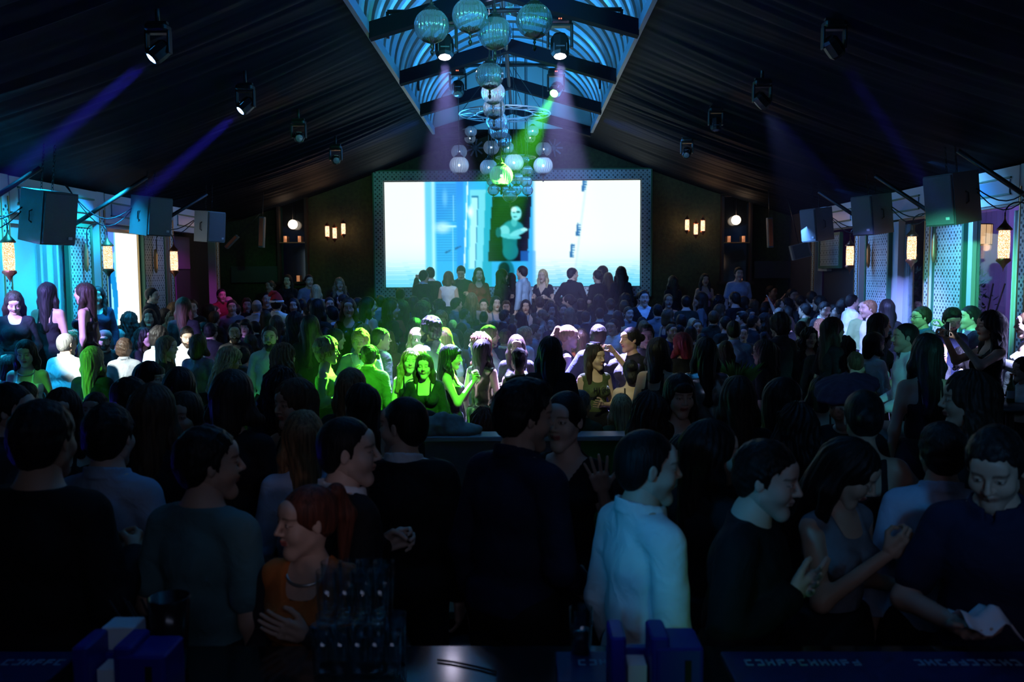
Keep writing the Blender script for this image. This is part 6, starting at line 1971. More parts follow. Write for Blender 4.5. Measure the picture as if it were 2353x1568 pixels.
row('next row under the screen', [(905, 715, 30), (975, 712, 31), (1020, 714, 30), (1072, 710, 31), (1108, 716, 31), (1160, 712, 31), (1200, 718, 32), (1240, 712, 32), (1280, 698, 30), (1302, 700, 30), (1320, 709, 32), (1345, 716, 32), (1368, 708, 32), (1422, 716, 33), (1450, 706, 32), (1510, 700, 32), (1475, 730, 33), (1532, 712, 33)])
row('dim row by right niche', [(1538, 676, 28), (1585, 680, 28), (1608, 672, 28), (1650, 680, 28), (1668, 700, 30), (1722, 682, 28), (1742, 690, 29), (1770, 694, 29), (1800, 688, 29), (1850, 678, 28), (1872, 690, 29), (1925, 682, 29), (1940, 700, 31)])
row('shaded back row left of screen', [(520, 690, 30), (548, 700, 30), (572, 684, 28), (610, 672, 27), (592, 712, 31), (440, 690, 32), (470, 700, 32), (500, 715, 33), (705, 688, 28), (745, 700, 28), (798, 676, 26), (822, 684, 26)])
row('shaded middle row at right', [(1565, 722, 36), (1600, 735, 38), (1640, 715, 36), (1668, 728, 38), (1540, 745, 40), (1490, 748, 40), (1705, 715, 34), (1752, 722, 36), (1790, 708, 34), (1815, 742, 38), (1885, 735, 38), (1905, 765, 44)])
row('dark heads at lower right', [(1760, 790, 56), (1930, 775, 48), (1965, 810, 56), (2180, 790, 52), (2335, 800, 56), (1885, 870, 70), (2140, 840, 62)])
row('dark heads at lower left', [(560, 800, 52), (60, 880, 78), (225, 905, 84)])


def bow_tie(B, parent, h):
    m = MB()
    for s in (-1, 1):
        m.add([(0, 0, -.006), (0, 0, .006), (s * .045, 0, .022), (s * .045, 0, -.022), (0, .012, -.006), (0, .012, .006), (s * .045, .012, .022), (s * .045, .012, -.022)],
              [(0, 1, 2, 3), (7, 6, 5, 4), (1, 5, 6, 2), (0, 3, 7, 4), (2, 6, 7, 3)])
    m.box((0, .006, 0), (.016, .02, .02))
    p = B['T']((0, .062, 1.437))
    me = m.mesh('bow_tie')
    o = link('bow_tie', me, M['dark'], parent)
    o.location = p
    return o

def glasses_part(B, parent):
    m = MB()
    for s in (-1, 1):
        m.tube([(s * .031 + .021 * math.cos(a), .096, .008 + .016 * math.sin(a)) for a in [i * math.pi / 6 for i in range(13)]], .0022, 5)
        m.tube([(s * .052, .094, .012), (s * .078, .0, .012)], .002, 5)
    m.tube([(-.01, .1, .01), (.01, .1, .01)], .002, 5)
    o = link('eyeglasses', m.mesh('eyeglasses'), M['dark'], parent)
    o.matrix_local = B['head']
    return o

def fit(px, ytop, hh, base, topz):
    """distance and scale so that the crown meets the photo's pixel"""
    d = .247 * F_PX / hh
    for _ in range(40):
        z = P(px, ytop, d).z
        s = (z - base) / topz
        if s > 1.14: d *= 1.02 if ytop > 640 else 1.0
        elif s < .87: d *= .98
        else: break
        if ytop <= 640: break
    return d, s

LOWER = {'m': 'trousers', 'f': 'skirt'}
def make_specs(e):
    (crop, cx, yt, hh, g, yaw, hair, hc, top, tc, opt, label) = e
    ox, oy, k = CROPS[crop]
    px, py, hp = ox + cx / k, oy + yt / k, hh / k
    opt = dict(opt)
    d0 = .247 * F_PX / hp
    vox = .0085 if d0 < 4.2 else (.014 if d0 < 10.5 else .02)
    sp = dict(g=g, h=vox, top=top, bottom=opt.get('bottom', LOWER[g] if 'dress' not in top else None), la=opt.get('la', 'down'), ra=opt.get('ra', 'down'))
    if vox < .01: sp['hh'] = .0036
    elif vox < .02 and d0 < 8.9: sp['hh'] = .0055
    for q in ('lean', 'tilt', 'hy', 'hp', 'hr', 'w', 'smile', 'beard', 'sit'):
        if q in opt: sp[q] = opt[q]
    return px, py, hp, sp, opt, vox, d0

placed = []
def place_all():
    rec = []
    for e in people:
        px, py, hp, sp, opt, vox, d0 = make_specs(e)
        B = build_body(sp)
        hm = B['head']
        crown = (hm @ Vector((0, -.01, .125))).z + (.02 if e[6].startswith(('quiff', 'afro', 'updo')) else 0)
        base = opt.get('base', 0.0)
        if base == 'seat':
            opt['d'] = opt.get('d', 7.55 if e[1] != 40 else 7.3); base = P(px, py, opt['d']).z - crown * .97
        if opt.get('d'):
            d = opt['d']; s = (P(px, py, d).z - base) / crown
        else:
            d, s = fit(px, py, hp, base, crown)
        rec.append([e, px, py, hp, sp, opt, vox, B, crown, base, d, s])
    # keep people from standing inside one another
    for r in rec:
        fx = bool(r[5].get('d'))
        r.append(r[10] if fx else r[10] * .84)
        r.append(r[10] if fx else min(r[10] * 1.16, 16.95 if r[9] == 0 else 18.5))
        r[10] = min(max(r[10], r[12]), r[13]) if not fx else r[10]
        r.append(r[1])
    for it in range(90):
        rec.sort(key=lambda r: r[10])
        pts = [P(r[1], r[2], r[10]) for r in rec]
        for p_, r in zip(pts, rec): p_.x = min(max(p_.x, XL + .36), XR - .36)
        moved = False
        for i, a in enumerate(rec):
            for j in range(i + 1, len(rec)):
                b = rec[j]
                if b[10] - a[10] > .5: break
                dx, dy = pts[j].x - pts[i].x, pts[j].y - pts[i].y
                need = .42 if a[10] > 4.5 else .5
                q = math.hypot(dx, dy)
                if q < need:
                    k = (need - q) * .35
                    a[10] = max(a[12], a[10] - k); b[10] = min(b[13], b[10] + k)
                    if a[10] > 4.5:
                        w_ = k * F_PX / a[10] * .25 * (1 if dx > 0 else -1)
                        if abs(b[1] + w_ - b[14]) < 200 / b[10]: b[1] += w_
                        if abs(a[1] - w_ - a[14]) < 200 / a[10]: a[1] -= w_
                    moved = True
        if not moved: break
    for r in rec:
        q = P(r[1], r[2], r[10])
        if -.9 < q.x < 1.1 and abs(r[10] - 6.7) < .42 and r[9] == 0:   # the booth wall stands here
            r[10] = 7.12 if r[10] > 6.7 else 6.28
        r[11] = (P(r[1], r[2], r[10]).z - r[9]) / r[8]
        del r[12:]
    for i, (e, px, py, hp, sp, opt, vox, B, crown, base, d, s) in enumerate(rec):
        (crop, cx, yt, hh, g, yaw, hair, hc, top, tc, _, label) = e
        s = max(.8, min(1.2, s))
        T3 = P(px, py, d)
        T3.x = min(max(T3.x, XL + .36), XR - .36)
        hx = B['head'].translation
        rz = -math.radians(yaw)
        off = Matrix.Rotation(rz, 3, 'Z') @ Vector((hx.x, hx.y, 0)) * s
        loc = Vector((T3.x - off.x, T3.y - off.y, base))
        o = link('person', B['body'], None, None, loc)
        o.rotation_euler = (0, 0, rz)
        o.scale = (s, s, s)
        sk = SKIN[i % 4]
        o.color = (*sk, 1)
        lf = .0045 if vox < .01 else (.0065 if d < 9 else (.009 if d < 12 else .013))
        if hair:
            q = link('hair', hair_mesh(hair, lf), None, o); q.matrix_local = B['head']; q.color = (*HC[hc], 1)
        if sp.get('beard'):
            q = link('beard', beard_mesh(max(lf, .0045)), None, o); q.matrix_local = B['head']; q.color = (*HC[opt.get('bc', hc)], 1)
        for nm, me, role in B.get('parts', []):
            if nm == 'shirt' and role == 'top' and opt.get('bow') is None: pass
            q = link(nm, me, None, o)
            if not me.materials: me.materials.append(M['cloth'])
            mk = opt.get('m', 'cloth') if role == 'top' else 'cloth'
            if mk != 'cloth':
                q.material_slots[0].link = 'OBJECT'; q.material_slots[0].material = M[mk]
            if role == 'top': c = TC[tc]
            elif role == 'inner': c = TC[opt.get('inner', 'wh')]
            else: c = TC[opt.get('bot', 'bk')]
            q.color = (*c, 1)
        if opt.get('bow'): bow_tie(B, o, vox)
        if opt.get('specs'): glasses_part(B, o)
        if opt.get('hat'): HATS[opt['hat']](B, o)
        if opt.get('neck'):
            m = MB(); c = B['T']((0, .012, 1.405))
            m.tube([(c.x + .075 * math.cos(a), c.y + .07 * math.sin(a), c.z - .03 * math.sin(a) + .0) for a in [i * math.pi / 10 for i in range(21)]], .006, 6)
            link('necklace', m.mesh('necklace'), mat('silver_necklace', (.5, .52, .5), .3, .8), o)
        if opt.get('earring'):
            m = MB().lathe([(.0, -.004), (.02, -.004), (.02, .004), (0, .004)], n=14, R=rot_to((1, 0, 0)))
            for sx in (-1, 1):
                q = link('earring', m.mesh('earring'), mat('white_earring', (.8, .8, .8), .4), o); q.matrix_local = B['head'] @ Matrix.Translation((sx * .088, .0, -.045))
        gname = opt.get('group') or ('guests right in front of the bar' if d < 5 else 'guests on the dance floor' if d < 13 else 'guests at the back of the hall')
        if opt.get('text'):
            q = link('printed_words', letters('HIGH', .048), M['dark'], o); q.location = (0, .150, 1.245); q.rotation_euler = (.0, 0, math.pi)
        if base > .5: gname = 'guests standing on the raised back platform'
        tag(o, label, 'person', gname)
        placed.append((o, B, e, d, s))
        if opt.get('hold'):
            HOLD[opt['hold'][0]](o, B, opt['hold'][1], opt['hold'][2], s)

def cap_hat(B, o):
    m = MB()
    m.lathe([(.098, .03), (.1, .06), (.096, .1), (.07, .14), (.02, .155), (.0, .156)], (0, -.012, 0), 20)
    r = []
    for i in range(13):
        a = math.pi * i / 12
        r.append((.085 * math.cos(a), .075 + .085 * math.sin(a), .045))
    m.add([(x, y, z) for x, y, z in r] + [(x, y, z - .01) for x, y, z in r], [tuple(range(13)), tuple(reversed(range(13, 26)))] + [(i, i + 13, i + 14, i + 1) for i in range(12)])
    q = link('cap', m.mesh('cap'), mat('taupe_cap', (.10, .085, .09), .8), o); q.matrix_local = B['head']
    b = MB()
    for p in ((-.012, 0), (.012, 0)): b.box((p[0], .0, 0), (.006, .004, .03))
    b.box((0, 0, 0), (.022, .004, .006))
    k = link('cap_badge', b.mesh('cap_badge'), M['dark'], q); k.location = (0, .083, .088); k.rotation_euler = (.25, 0, 0)
def santa_hat(B, o):
    m = MB().lathe([(.1, .045), (.095, .09), (.07, .14), (.04, .18), (.01, .2)], (0, -.012, 0), 16)
    m.tube([(0, -.02, .17), (-.06, -.04, .19), (-.11, -.05, .13)], [.045, .035, .02], 8)
    q = link('santa_hat', m.mesh('santa_hat'), mat('red_felt', (.45, .01, .01), .9), o); q.matrix_local = B['head']
    f = MB().lathe([(.095, .03), (.112, .035), (.112, .06), (.095, .065)], (0, -.012, 0), 16); f.lathe([(.0, -.025), (.025, 0), (0, .025)], (-.12, -.05, .11), 8)
    k = link('fur_trim', f.mesh('fur_trim'), mat('white_fur', (.8, .8, .8), .95), q)
def flat_cap(B, o):
    G = Grid((-.24, -.24, 0), (.24, .26, .2), .008)
    F = blend(G, [E((0, -.03, .095), (.165, .165, .052)), E((0, .06, .07), (.12, .11, .03)), E((0, -.015, .06), (.095, .11, .05))], 0, .03)
    x, y, z = G.xyz()
    F = F + .004 * np.sin(np.arctan2(x, y + .03) * 14) * np.clip(np.hypot(x, y) / .1, 0, 1)
    V, Fc = G.mesh(F)
    q = link('flat_cap', np_mesh('flat_cap', V, Fc), mat('purple_tweed', (.07, .03, .06), .9, noise=.5, nscale=40), o); q.matrix_local = B['head']
def headset(B, o):
    m = MB().tube([(.1 * math.cos(a), -.01, .03 + .1 * math.sin(a)) for a in [i * math.pi / 12 for i in range(13)]], .006, 6)
    for s in (-1, 1): m.lathe([(0, -.012), (.03, -.012), (.03, .012), (0, .012)], (s * .098, 0, 0), 12, rot_to((1, 0, 0)))
    q = link('headphones', m.mesh('headphones'), M['dark'], o); q.matrix_local = B['head']
HATS = {'cap': cap_hat, 'santa': santa_hat, 'flat': flat_cap, 'phones': headset}

def hand_world(o, B, nm):
    W0, Rh, hk, s, E0 = B['wrists'][nm]
    Mx = Matrix.LocRotScale(o.location, o.rotation_euler, o.scale)
    if hk == 'grip': local = Vector((0, .035, .092))
    else: local = Vector((0, .02, .13))
    return Mx @ (W0 + Rh @ local)
M['drink'] = mat('dark_drink', (.03, .012, .005), .1)
M['phone_body'] = mat('black_phone', (.015, .015, .018), .2)
M['phone_glow'] = emis('phone_screen_glow', (.75, .85, 1), 2.5)
def tumbler_at(p, label, r=.032, h=.12, drink=True, mtl=None, group=None):
    o = empty('drinking_glass', p - Vector((0, 0, h * .45)))
    MB().lathe([(.001, 0), (r * .82, 0), (r * .84, .004), (r, h), (r * .94, h), (r * .78, .012), (.001, .012)], n=16).obj('glass', mtl or M['glass'], o)
    if drink: MB().lathe([(.001, .014), (r * .76, .014), (r * .84, h * .55), (.001, h * .55)], n=14).obj('drink', M['drink'], o)
    tag(o, label, 'glass', group)
    return o
def hold_glass(o, B, nm, label, s):
    tumbler_at(hand_world(o, B, nm), label)
def hold_phone(o, B, nm, label, s):
    p = hand_world(o, B, nm)
    q = empty('mobile_phone', p, (0, 0, o.rotation_euler.z))
    MB().rbox((0, 0, .03), (.072, .009, .145), .008).obj('body', M['phone_body'], q)
    MB().box((0, -.0055, .03), (.062, .002, .125)).obj('screen', M['phone_glow'], q)
    tag(q, label, 'phone')
def hold_camera(o, B, nm, label, s):
    p = hand_world(o, B, nm)
    q = empty('camera', p, (0, 0, o.rotation_euler.z))
    MB().rbox((0, 0, 0), (.12, .05, .08), .01).obj('body', M['phone_body'], q)
    MB().lathe([(0, .02), (.03, .02), (.032, .09), (.0, .085)], n=12, R=rot_to((0, 1, 0))).obj('lens', M['black_metal'], q)
    tag(q, label, 'camera')
def hold_napkin(o, B, nm, label, s):
    p = hand_world(o, B, nm)
    V = []
    for j in range(9):
        for i in range(9):
            u, v = i / 8 - .5, j / 8 - .5
            V.append((u * .15, v * .15, .03 + .02 * math.sin(u * 9) - .06 * u * u * 1.2 + .015 * math.cos(v * 8)))
    F = [(j * 9 + i, j * 9 + i + 1, (j + 1) * 9 + i + 1, (j + 1) * 9 + i) for j in range(8) for i in range(8)]
    V = [(a, b_, c + .022) for a, b_, c in V]
    me = np_mesh('napkin', V, F)
    q = link('napkin', me, mat('white_napkin', (.75, .75, .78), .8), None, p)
    md = q.modifiers.new('t', 'SOLIDIFY'); md.thickness = .002
    tag(q, label, 'napkin')
def letters(text, h):
    """upright block letters in the xz plane, centred"""
    G_ = {'H': [(0, 0, 0, 1), (1, 0, 1, 1), (0, .5, 1, .5)], 'I': [(.5, 0, .5, 1)], 'G': [(1, .85, .5, 1), (.5, 1, 0, .7), (0, .7, 0, .3), (0, .3, .5, 0), (.5, 0, 1, .15), (1, .15, 1, .5), (1, .5, .55, .5)]}
    m = MB(); adv = h * .85
    for i, ch in enumerate(text):
        ox = (i - (len(text) - 1) / 2) * adv - h * .3
        for x0, z0, x1, z1 in G_[ch]:
            a = Vector((ox + x0 * h * .6, 0, z0 * h)); b = Vector((ox + x1 * h * .6, 0, z1 * h)); d = b - a
            m.box((a + b) / 2, (d.length + h * .12, .003, h * .15), Matrix.Rotation(-math.atan2(d.z, d.x), 3, 'Y'))
    return m.mesh('printed_words')
HOLD = {'napkin': hold_napkin, 'glass': hold_glass, 'phone': hold_phone, 'camera': hold_camera}
place_all()
# ================================================================== BAR, BOOTH AND SMALL THINGS
BZ = 1.15
far = Pz(1176, 1482, BZ).y
M['bar_top'] = mat('polished_black_bar_top', (.012, .012, .014), .12, spec=.9)
bar = MB().rbox((0, 0, BZ - .03), (6.4, 1.5, .06), .02)
o = bar.obj('bar_counter', M['bar_top'], None, (.3, far - .75, 0))
MB().box((0, .6, (BZ - .06) / 2), (6.2, .06, BZ - .06)).obj('front_panel', M['wood_dark'], o)
tag(o, 'polished black bar counter along the bottom edge', 'bar counter')

M['mat_blue'] = mat('dark_blue_rubber', (.008, .014, .11), .5)
M['mat_text'] = mat('pale_blue_print', (.22, .42, .60), .6)
def bar_mat(px0, px1, label, starts):
    a = Pz(px0, 1506, BZ); b_ = Pz(px1, 1506, BZ)
    w = b_.x - a.x; dp = .20
    o = empty('bar_mat', ((a.x + b_.x) / 2, a.y - dp / 2, BZ))
    MB().rbox((0, 0, .006), (w, dp, .012), .008).obj('rubber_mat', M['mat_blue'], o)
    rr = random.Random(4)
    for sx, ex in starts:
        t = MB()
        x = Pz(sx, 1540, BZ).x - o.location.x; xe = Pz(ex, 1540, BZ).x - o.location.x
        yy = Pz(1176, 1533, BZ).y - o.location.y
        while x < xe:
            k = rr.randint(0, 4); lw = .024; lh = .034; th = .006
            def bar_(cx, cy, sx_, sy_): t.box((x + cx * lw, yy + cy * lh, .0135), (sx_, sy_, .002))
            if k in (0, 1, 3): bar_(.1, 0, th, lh)
            if k in (0, 2, 4): bar_(.8, 0, th, lh)
            if k in (1, 2, 3): bar_(.45, .45, lw * .8, th)
            if k in (0, 3, 4): bar_(.45, 0, lw * .8, th)
            if k in (1, 2, 4): bar_(.45, -.45, lw * .8, th)
            x += .031
        t.obj('lettering', M['mat_text'], o)
    tag(o, label, 'mat', 'printed bar mats')
bar_mat(1275, 1500, 'short stretch of blue printed bar mat beside the right blue caddy', [(1330, 1392)])
bar_mat(1655, 2500, 'long blue printed bar mat along the bottom right', [(1716, 1982), (2110, 2353)])
bar_mat(-60, 186, 'blue printed bar mat at the bottom left corner', [(0, 140)])

M['caddy'] = mat('royal_blue_plastic', (.018, .022, .30), .4)
M['napkin'] = mat('white_paper', (.62, .78, .88), .8)
def caddy(px0, px1, prong, toppx, boxtop, label, flip=False):
    d = far - .32
    def z_(py): return P((px0 + px1) / 2, py, d).z
    x0 = P(px0, 1500, d).x; x1 = P(px1, 1500, d).x
    w = x1 - x0; o = empty('bar_caddy', ((x0 + x1) / 2, d, BZ))
    hb = z_(boxtop) - BZ; ht = z_(toppx) - BZ
    b = MB()
    b.rbox((w * .24, 0, hb / 2), (w * .52, .14, hb), .012)
    b.rbox((-w * .26, .05, hb * .36), (w * .48, .03, hb * .72), .008)
    b.rbox((-w * .26, 0, .01), (w * .48, .14, .02), .008)
    b.rbox((-w * .41, 0, ht / 2), (w * .17, .13, ht), .012)
    b.rbox((w * .04, 0, ht / 2), (w * .20, .13, ht), .012)
    b.obj('tray', M['caddy'], o)
    s_ = MB().box((w * .33, -.071, hb * .55), (w * .07, .004, hb * .5)); s_.obj('slot', M['dark'], o)
    n = MB()
    for k in range(6): n.box((-w * .19, -.03 + k * .012, hb * .3 + .006), (w * .2, .004, hb * .55))
    n.obj('napkins', M['napkin'], o)
    tag(o, label, 'caddy', 'blue bar caddies')
caddy(1397, 1606, 36, 1444, 1466, 'blue plastic bar caddy in front of the white shirted waiter')
caddy(190, 402, 30, 1466, 1484, 'blue plastic bar caddy at the lower left')
# napkin stack rising from the left caddy
d = far - .22
a, b_ = P(250, 1490, d), P(322, 1430, d)
o = MB().rbox((0, 0, 0), (b_.x - a.x, .08, b_.z - a.z), .006).obj('napkin_stack', M['napkin'], None, tuple((a + b_) / 2))
tag(o, 'stack of white paper napkins behind the left blue caddy', 'napkins')
# straws and black holder
c = P(392, 1490, far - .16)
o = empty('straw_holder', (c.x, c.y, BZ))
ht = P(392, 1372, c.y).z - BZ
MB().lathe([(.001, 0), (.045, 0), (.06, ht), (.056, ht), (.04, .01), (.001, .01)], n=20).obj('cup', M['phone_body'], o)
st = MB()
for k, (ax, ay) in enumerate(((-.42, .0), (-.34, .1), (-.28, -.05), (-.22, .06))):
    st.tube([(-.06 + .012 * k, .01 * k, .02), (-.06 + .012 * k + ax * .28, ay * .2, ht * .95)], .004, 6)
st.obj('straws', M['dark'], o)
tag(o, 'black holder with dark straws at the lower left', 'holder')
# drinking straw lying on the counter
a, b_ = Pz(1005, 1517, BZ + .005), Pz(1140, 1545, BZ + .005)
m_ = a.lerp(b_, .5) + Vector((.0, .008, 0))
o = MB().tube([a, a.lerp(m_, .5) + Vector((0, .003, 0)), m_, m_.lerp(b_, .5) + Vector((0, .003, 0)), b_], .0035, 8).obj('drinking_straw', M['dark'], center=True)
tag(o, 'black straw lying on the shiny counter', 'straw')
# stacked highball glasses
gy0 = far - .22
k_ = 0
rowname = ['front', 'middle', 'back']
for lv in range(2):
    for r_ in range(2):
        for c_ in range(5 if lv == 0 else 4):
            px = 740 + c_ * 40 + (12 if r_ else 0) + lv * 14
            yy = gy0 + r_ * .078
            p = P(px, 1500, yy)
            g = empty('highball_glass', (p.x, yy, BZ + lv * .158))
            r = .031; h = .155
            MB().lathe([(.001, 0), (r * .80, 0), (r * .84, .003), (r, h), (r * .95, h), (r * .78, .016), (.001, .014)], n=18).obj('glass', M['glass'], g)
            tag(g, 'empty highball glass, %s layer, %s row, %s from left, in the stack on the bar' % ('upper' if lv else 'lower', 'rear' if r_ else 'front', ORD[c_]), 'glass', 'stacked highball glasses on the bar')
p = Pz(1335, 1508, BZ)
tumbler_at(Vector((p.x, p.y, BZ + .0675)), 'tall glass with dark drink left of the right blue caddy', .036, .15)
p = Pz(1575, 1560, BZ)
# booth wall in mid crowd
M['booth'] = mat('grey_violet_booth_panel', (.13, .12, .15), .55, noise=.15)
M['booth_green_lit'] = mat('green_lit_booth_panel', (.06, .22, .04), .45)  # green light on this stretch of booth put into its colour
BY = 6.6
zt = P(1176, 1003, BY).z
x0, x1 = P(975, 1003, BY).x, P(1480, 1003, BY).x
o = empty('booth_wall', ((x0 + x1) / 2, BY, 0))
w = x1 - x0
xs = P(1335, 1003, BY).x - (x0 + x1) / 2
MB().box(((-w / 2 + xs) / 2, .1, zt / 2 - .02), (w / 2 + xs, .16, zt - .04)).obj('panel', M['booth'], o)
MB().box(((w / 2 + xs) / 2, .1, zt / 2 - .02), (w / 2 - xs, .16, zt - .04)).obj('green_lit_panel', M['booth_green_lit'], o)
MB().rbox((0, .1, zt - .02), (w + .04, .22, .04), .01).obj('ledge', mat('pale_ledge', (.35, .35, .38), .3), o)
tag(o, 'low booth wall with pale ledge in the middle of the crowd', 'partition')
for py, lab in ((1297, 'upper'), (1395, 'lower')):
    yy = 5.9 if py == 1297 else 5.55
    c = P(1090, py, yy)
    o = MB().rbox((0, 0, 0), (1.6, .3, .05), .01).obj('step_board', mat('green_lit_board', (.02, .07, .03), .5), None, tuple(c))  # green light along the edges painted as the board's colour
    MB().box((0, .12, -c.z / 2 - .01), (1.5, .04, c.z - .03)).obj('riser', M['dark'], o)
    tag(o, lab + ' step with green lit edge in front of the booth wall', 'step', 'steps before the booth')
# heap of coats
G = Grid((-.5, -.25, -.12), (.5, .3, .34), .014)
F = blend(G, [E((-.15, 0, .06), (.22, .16, .10)), E((.1, .02, .0), (.3, .17, .08)), E((-.28, .02, .0), (.2, .18, .1)), C((-.1, -.05, .14), (.12, -.02, .10), .07, .06)], 0, .06)
x, y, z = G.xyz()
F = F + .014 * smooth_noise(x, y, z, 34, 8) + .006 * smooth_noise(x, y, z, 80, 9)
V, Fc = G.mesh(F)
c = P(1035, 985, BY + .12)
o = link('coat_heap', np_mesh('coat_heap', V, Fc), mat('pale_shawl', (.26, .30, .28), .9, noise=.5, nscale=7, bump=.6), None, (c.x, c.y, zt + .03))
o.scale = (.62, .8, .72)
tag(o, 'pale scarf lying crumpled on the booth ledge', 'scarf')
V2, F2 = surfnet(F + .01 * smooth_noise(x, y, z, 20, 4), G.lo, G.h)
o = link('coat', np_mesh('coat', V2, F2), M['dark'], None, (c.x - .25, c.y + .08, zt - .0))
o.rotation_euler = (0, .12, .2)
tag(o, 'black coat draped under the pale scarf on the booth ledge', 'coat')
# grass plant
rg = random.Random(3)
c = P(1690, 905, 6.9)
o = empty('potted_plant', (c.x, c.y, c.z - .18))
g = MB()
for k in range(90):
    a = rg.uniform(0, 6.28); r0 = rg.uniform(0, .05); ln = rg.uniform(.16, .3); sp = rg.uniform(.05, .22)
    p0 = Vector((math.cos(a) * r0, math.sin(a) * r0, 0)); p1 = p0 + Vector((math.cos(a) * sp * .5, math.sin(a) * sp * .5, ln * .75)); p2 = p0 + Vector((math.cos(a) * sp, math.sin(a) * sp, ln))
    t_ = Vector((-math.sin(a), math.cos(a), 0)) * .004
    g.add([p0 - t_, p0 + t_, p1 + t_, p2, p1 - t_], [(0, 1, 2, 3, 4)])
g.obj('leaves', mat('grass_green', (.10, .25, .04), .6), o)
MB().lathe([(.001, -.2), (.07, -.2), (.09, 0), (.08, 0), (.001, -.02)], n=16).obj('pot', M['dark'], o)
tag(o, 'spiky grass plant lit yellow green in the middle right crowd', 'plant')
def round_table(px, py, z, r, label):
    c = Pz(px, py, z)
    o = empty('cocktail_table', (c.x, c.y, 0))
    MB().lathe([(.001, z - .03), (r, z - .03), (r, z), (.001, z)], n=32).obj('table_top', mat('slate_table_top', (.05, .06, .055), .35), o)
    MB().lathe([(.001, 0), (.24, 0), (.24, .02), (.035, .05), (.035, z - .03)], n=16).obj('pedestal', M['black_metal'], o)
    tag(o, label, 'table', 'cocktail tables')
    return c
tb = round_table(2078, 988, 1.1, .42, 'round cocktail table beside the slim waiter')
tb2 = round_table(2322, 930, 1.1, .3, 'cocktail table cut by the right edge')
tb3 = round_table(1690, 952, 1.0, .3, 'cocktail table carrying the grass plant') 
D.objects['potted_plant'].location = (tb3.x, tb3.y, 1.2)
def bottle(p, label, m, h=.26, r=.034):
    o = empty('bottle', p)
    MB().lathe([(.001, 0), (r, 0), (r, h * .5), (r * .95, h * .58), (r * .42, h * .74), (r * .36, h * .97), (r * .42, h * .97), (r * .42, h), (.001, h)], n=18).obj('glass', m, o)
    MB().lathe([(r * 1.01, h * .15), (r * 1.01, h * .42)], n=18).obj('paper_band', mat('bottle_band', (.3, .32, .3), .6), o)
    MB().lathe([(r * .46, h * .96), (r * .46, h * 1.01), (.001, h * 1.01)], n=12).obj('cap', M['copper'], o)
    tag(o, label, 'bottle', 'bottles on the cocktail tables')
M['green_glass'] = mat('green_bottle_glass', (.01, .10, .03), .08, spec=.8)
M['clear_bottle'] = glass_mat('clear_bottle_glass', (.6, .75, .75), .12, .1)
p = Pz(2107, 1003, 1.1); bottle(Vector((p.x, p.y, 1.1)), 'clear bottle on the round cocktail table', M['clear_bottle'])
p = Pz(2322, 925, 1.1); bottle(Vector((p.x, p.y, 1.1)), 'green bottle on the cocktail table at the right edge', M['green_glass'])
p = Pz(2306, 930, 1.1)
tumbler_at(Vector((p.x - .08, p.y, 1.1 + .054)), 'small glass beside the green bottle at the right edge')
p = Pz(2060, 985, 1.1)
tumbler_at(Vector((p.x - .12, p.y + .05, 1.1 + .054)), 'empty glass on the round cocktail table')
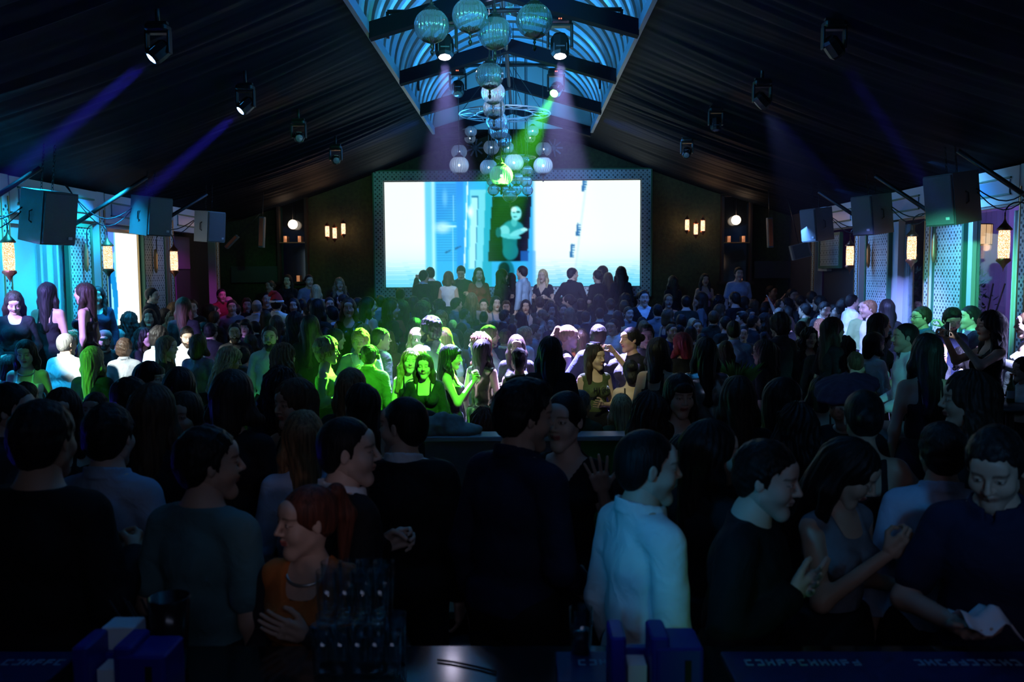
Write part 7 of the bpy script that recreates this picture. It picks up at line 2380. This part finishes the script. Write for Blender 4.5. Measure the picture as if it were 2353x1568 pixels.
# terrace beyond the windows
def shrub(px, x, label):
    c = PX(px, 740, x)
    o = empty('shrub', (c.x, c.y, 0))
    m = MB(); rr = random.Random(px)
    for k in range(420):
        a = rr.uniform(0, 6.28); z = rr.uniform(.2, 2.3); r = rr.uniform(0, .55) * (1 - abs(z - 1.2) / 1.6)
        p = Vector((r * math.cos(a), r * math.sin(a), z)); u = Vector((rr.uniform(-1, 1), rr.uniform(-1, 1), rr.uniform(-.3, 1))).normalized(); v = u.cross(Vector((0, 0, 1))).normalized()
        m.add([p - v * .015, p + u * .05 - v * .02, p + u * .12, p + u * .05 + v * .02, p + v * .015], [(0, 1, 2, 3, 4)])
    m.obj('foliage', mat('dark_leaf', (.03, .06, .02), .6), o)
    s_ = MB()
    for k in range(7): s_.tube([(0, 0, 0), (rr.uniform(-.1, .1), rr.uniform(-.1, .1), .9), (rr.uniform(-.4, .4), rr.uniform(-.4, .4), 2.1)], .012, 5)
    s_.obj('branch', M['wood_dark'], o)
    tag(o, label, 'shrub', 'terrace shrubs')
shrub(2240, XR + 1.1, 'dark shrub outside the rightmost window')
shrub(2100, XR + 1.1, 'dark shrub outside the narrow middle window')
def drum_lamp():
    p = PX(2238, 540, XR + 1.0)
    o = empty('drum_pendant', p)
    g = mat('pierced_lampshade', (.6, .35, .2), .6, emit=(1.0, .55, .28), strength=1.1)
    MB().lathe([(.24, -.15), (.24, .15)], n=28, smooth=False).obj('lamp_shade', g, o)
    r = MB()
    for zz in (-.15, .15): r.tube([(.245 * math.cos(a), .245 * math.sin(a), zz) for a in [i * math.pi / 14 for i in range(29)]], .008, 5)
    for k in range(14):
        a = k * math.pi / 7; r.tube([(.245 * math.cos(a), .245 * math.sin(a), -.15), (.245 * math.cos(a), .245 * math.sin(a), .15)], .004, 4)
    r.obj('wire_frame', M['copper'], o)
    MB().tube([(0, 0, -.1), (0, 0, 4.62 - p.z)], .008, 5).obj('cord', M['iron'], o)
    tag(o, 'round amber drum pendant outside the rightmost window', 'lamp')
    point('drum_light', p, (1, .55, .28), 8, .1)
drum_lamp()
hl = lantern(PX(2232, 575, XR + .75) + Vector((0, 0, -.12)), .42, .05, 0, False, 'hanging_lantern', 'small lantern hanging outside under the amber drum', 3)
MB().tube([(0, 0, .2), (0, 0, 4.62 - hl.location.z)], .006, 5).obj('cord', M['iron'], hl)
for i, px in enumerate((2242, 2263, 2282)):
    p = PX(px, 609, XR + 2.9)
    o = MB().lathe([(.001, -.03), (.07, -.02), (.09, .0), (.07, .02), (.001, .03)], n=14).tube([(0, 0, 0), (.33, 0, 0)], .012, 5).obj('garden_light', emis('garden_light_glow', (.9, .85, 1), 3), None, tuple(p))
    tag(o, ('left', 'middle', 'right')[i] + ' of three small white garden lights beyond the right window', 'lamp', 'garden lights')
# side platform
struct(MB().box((-5.05, 9.85, .225), (2.1, 3.2, .45)).obj('platform', M['dark']))
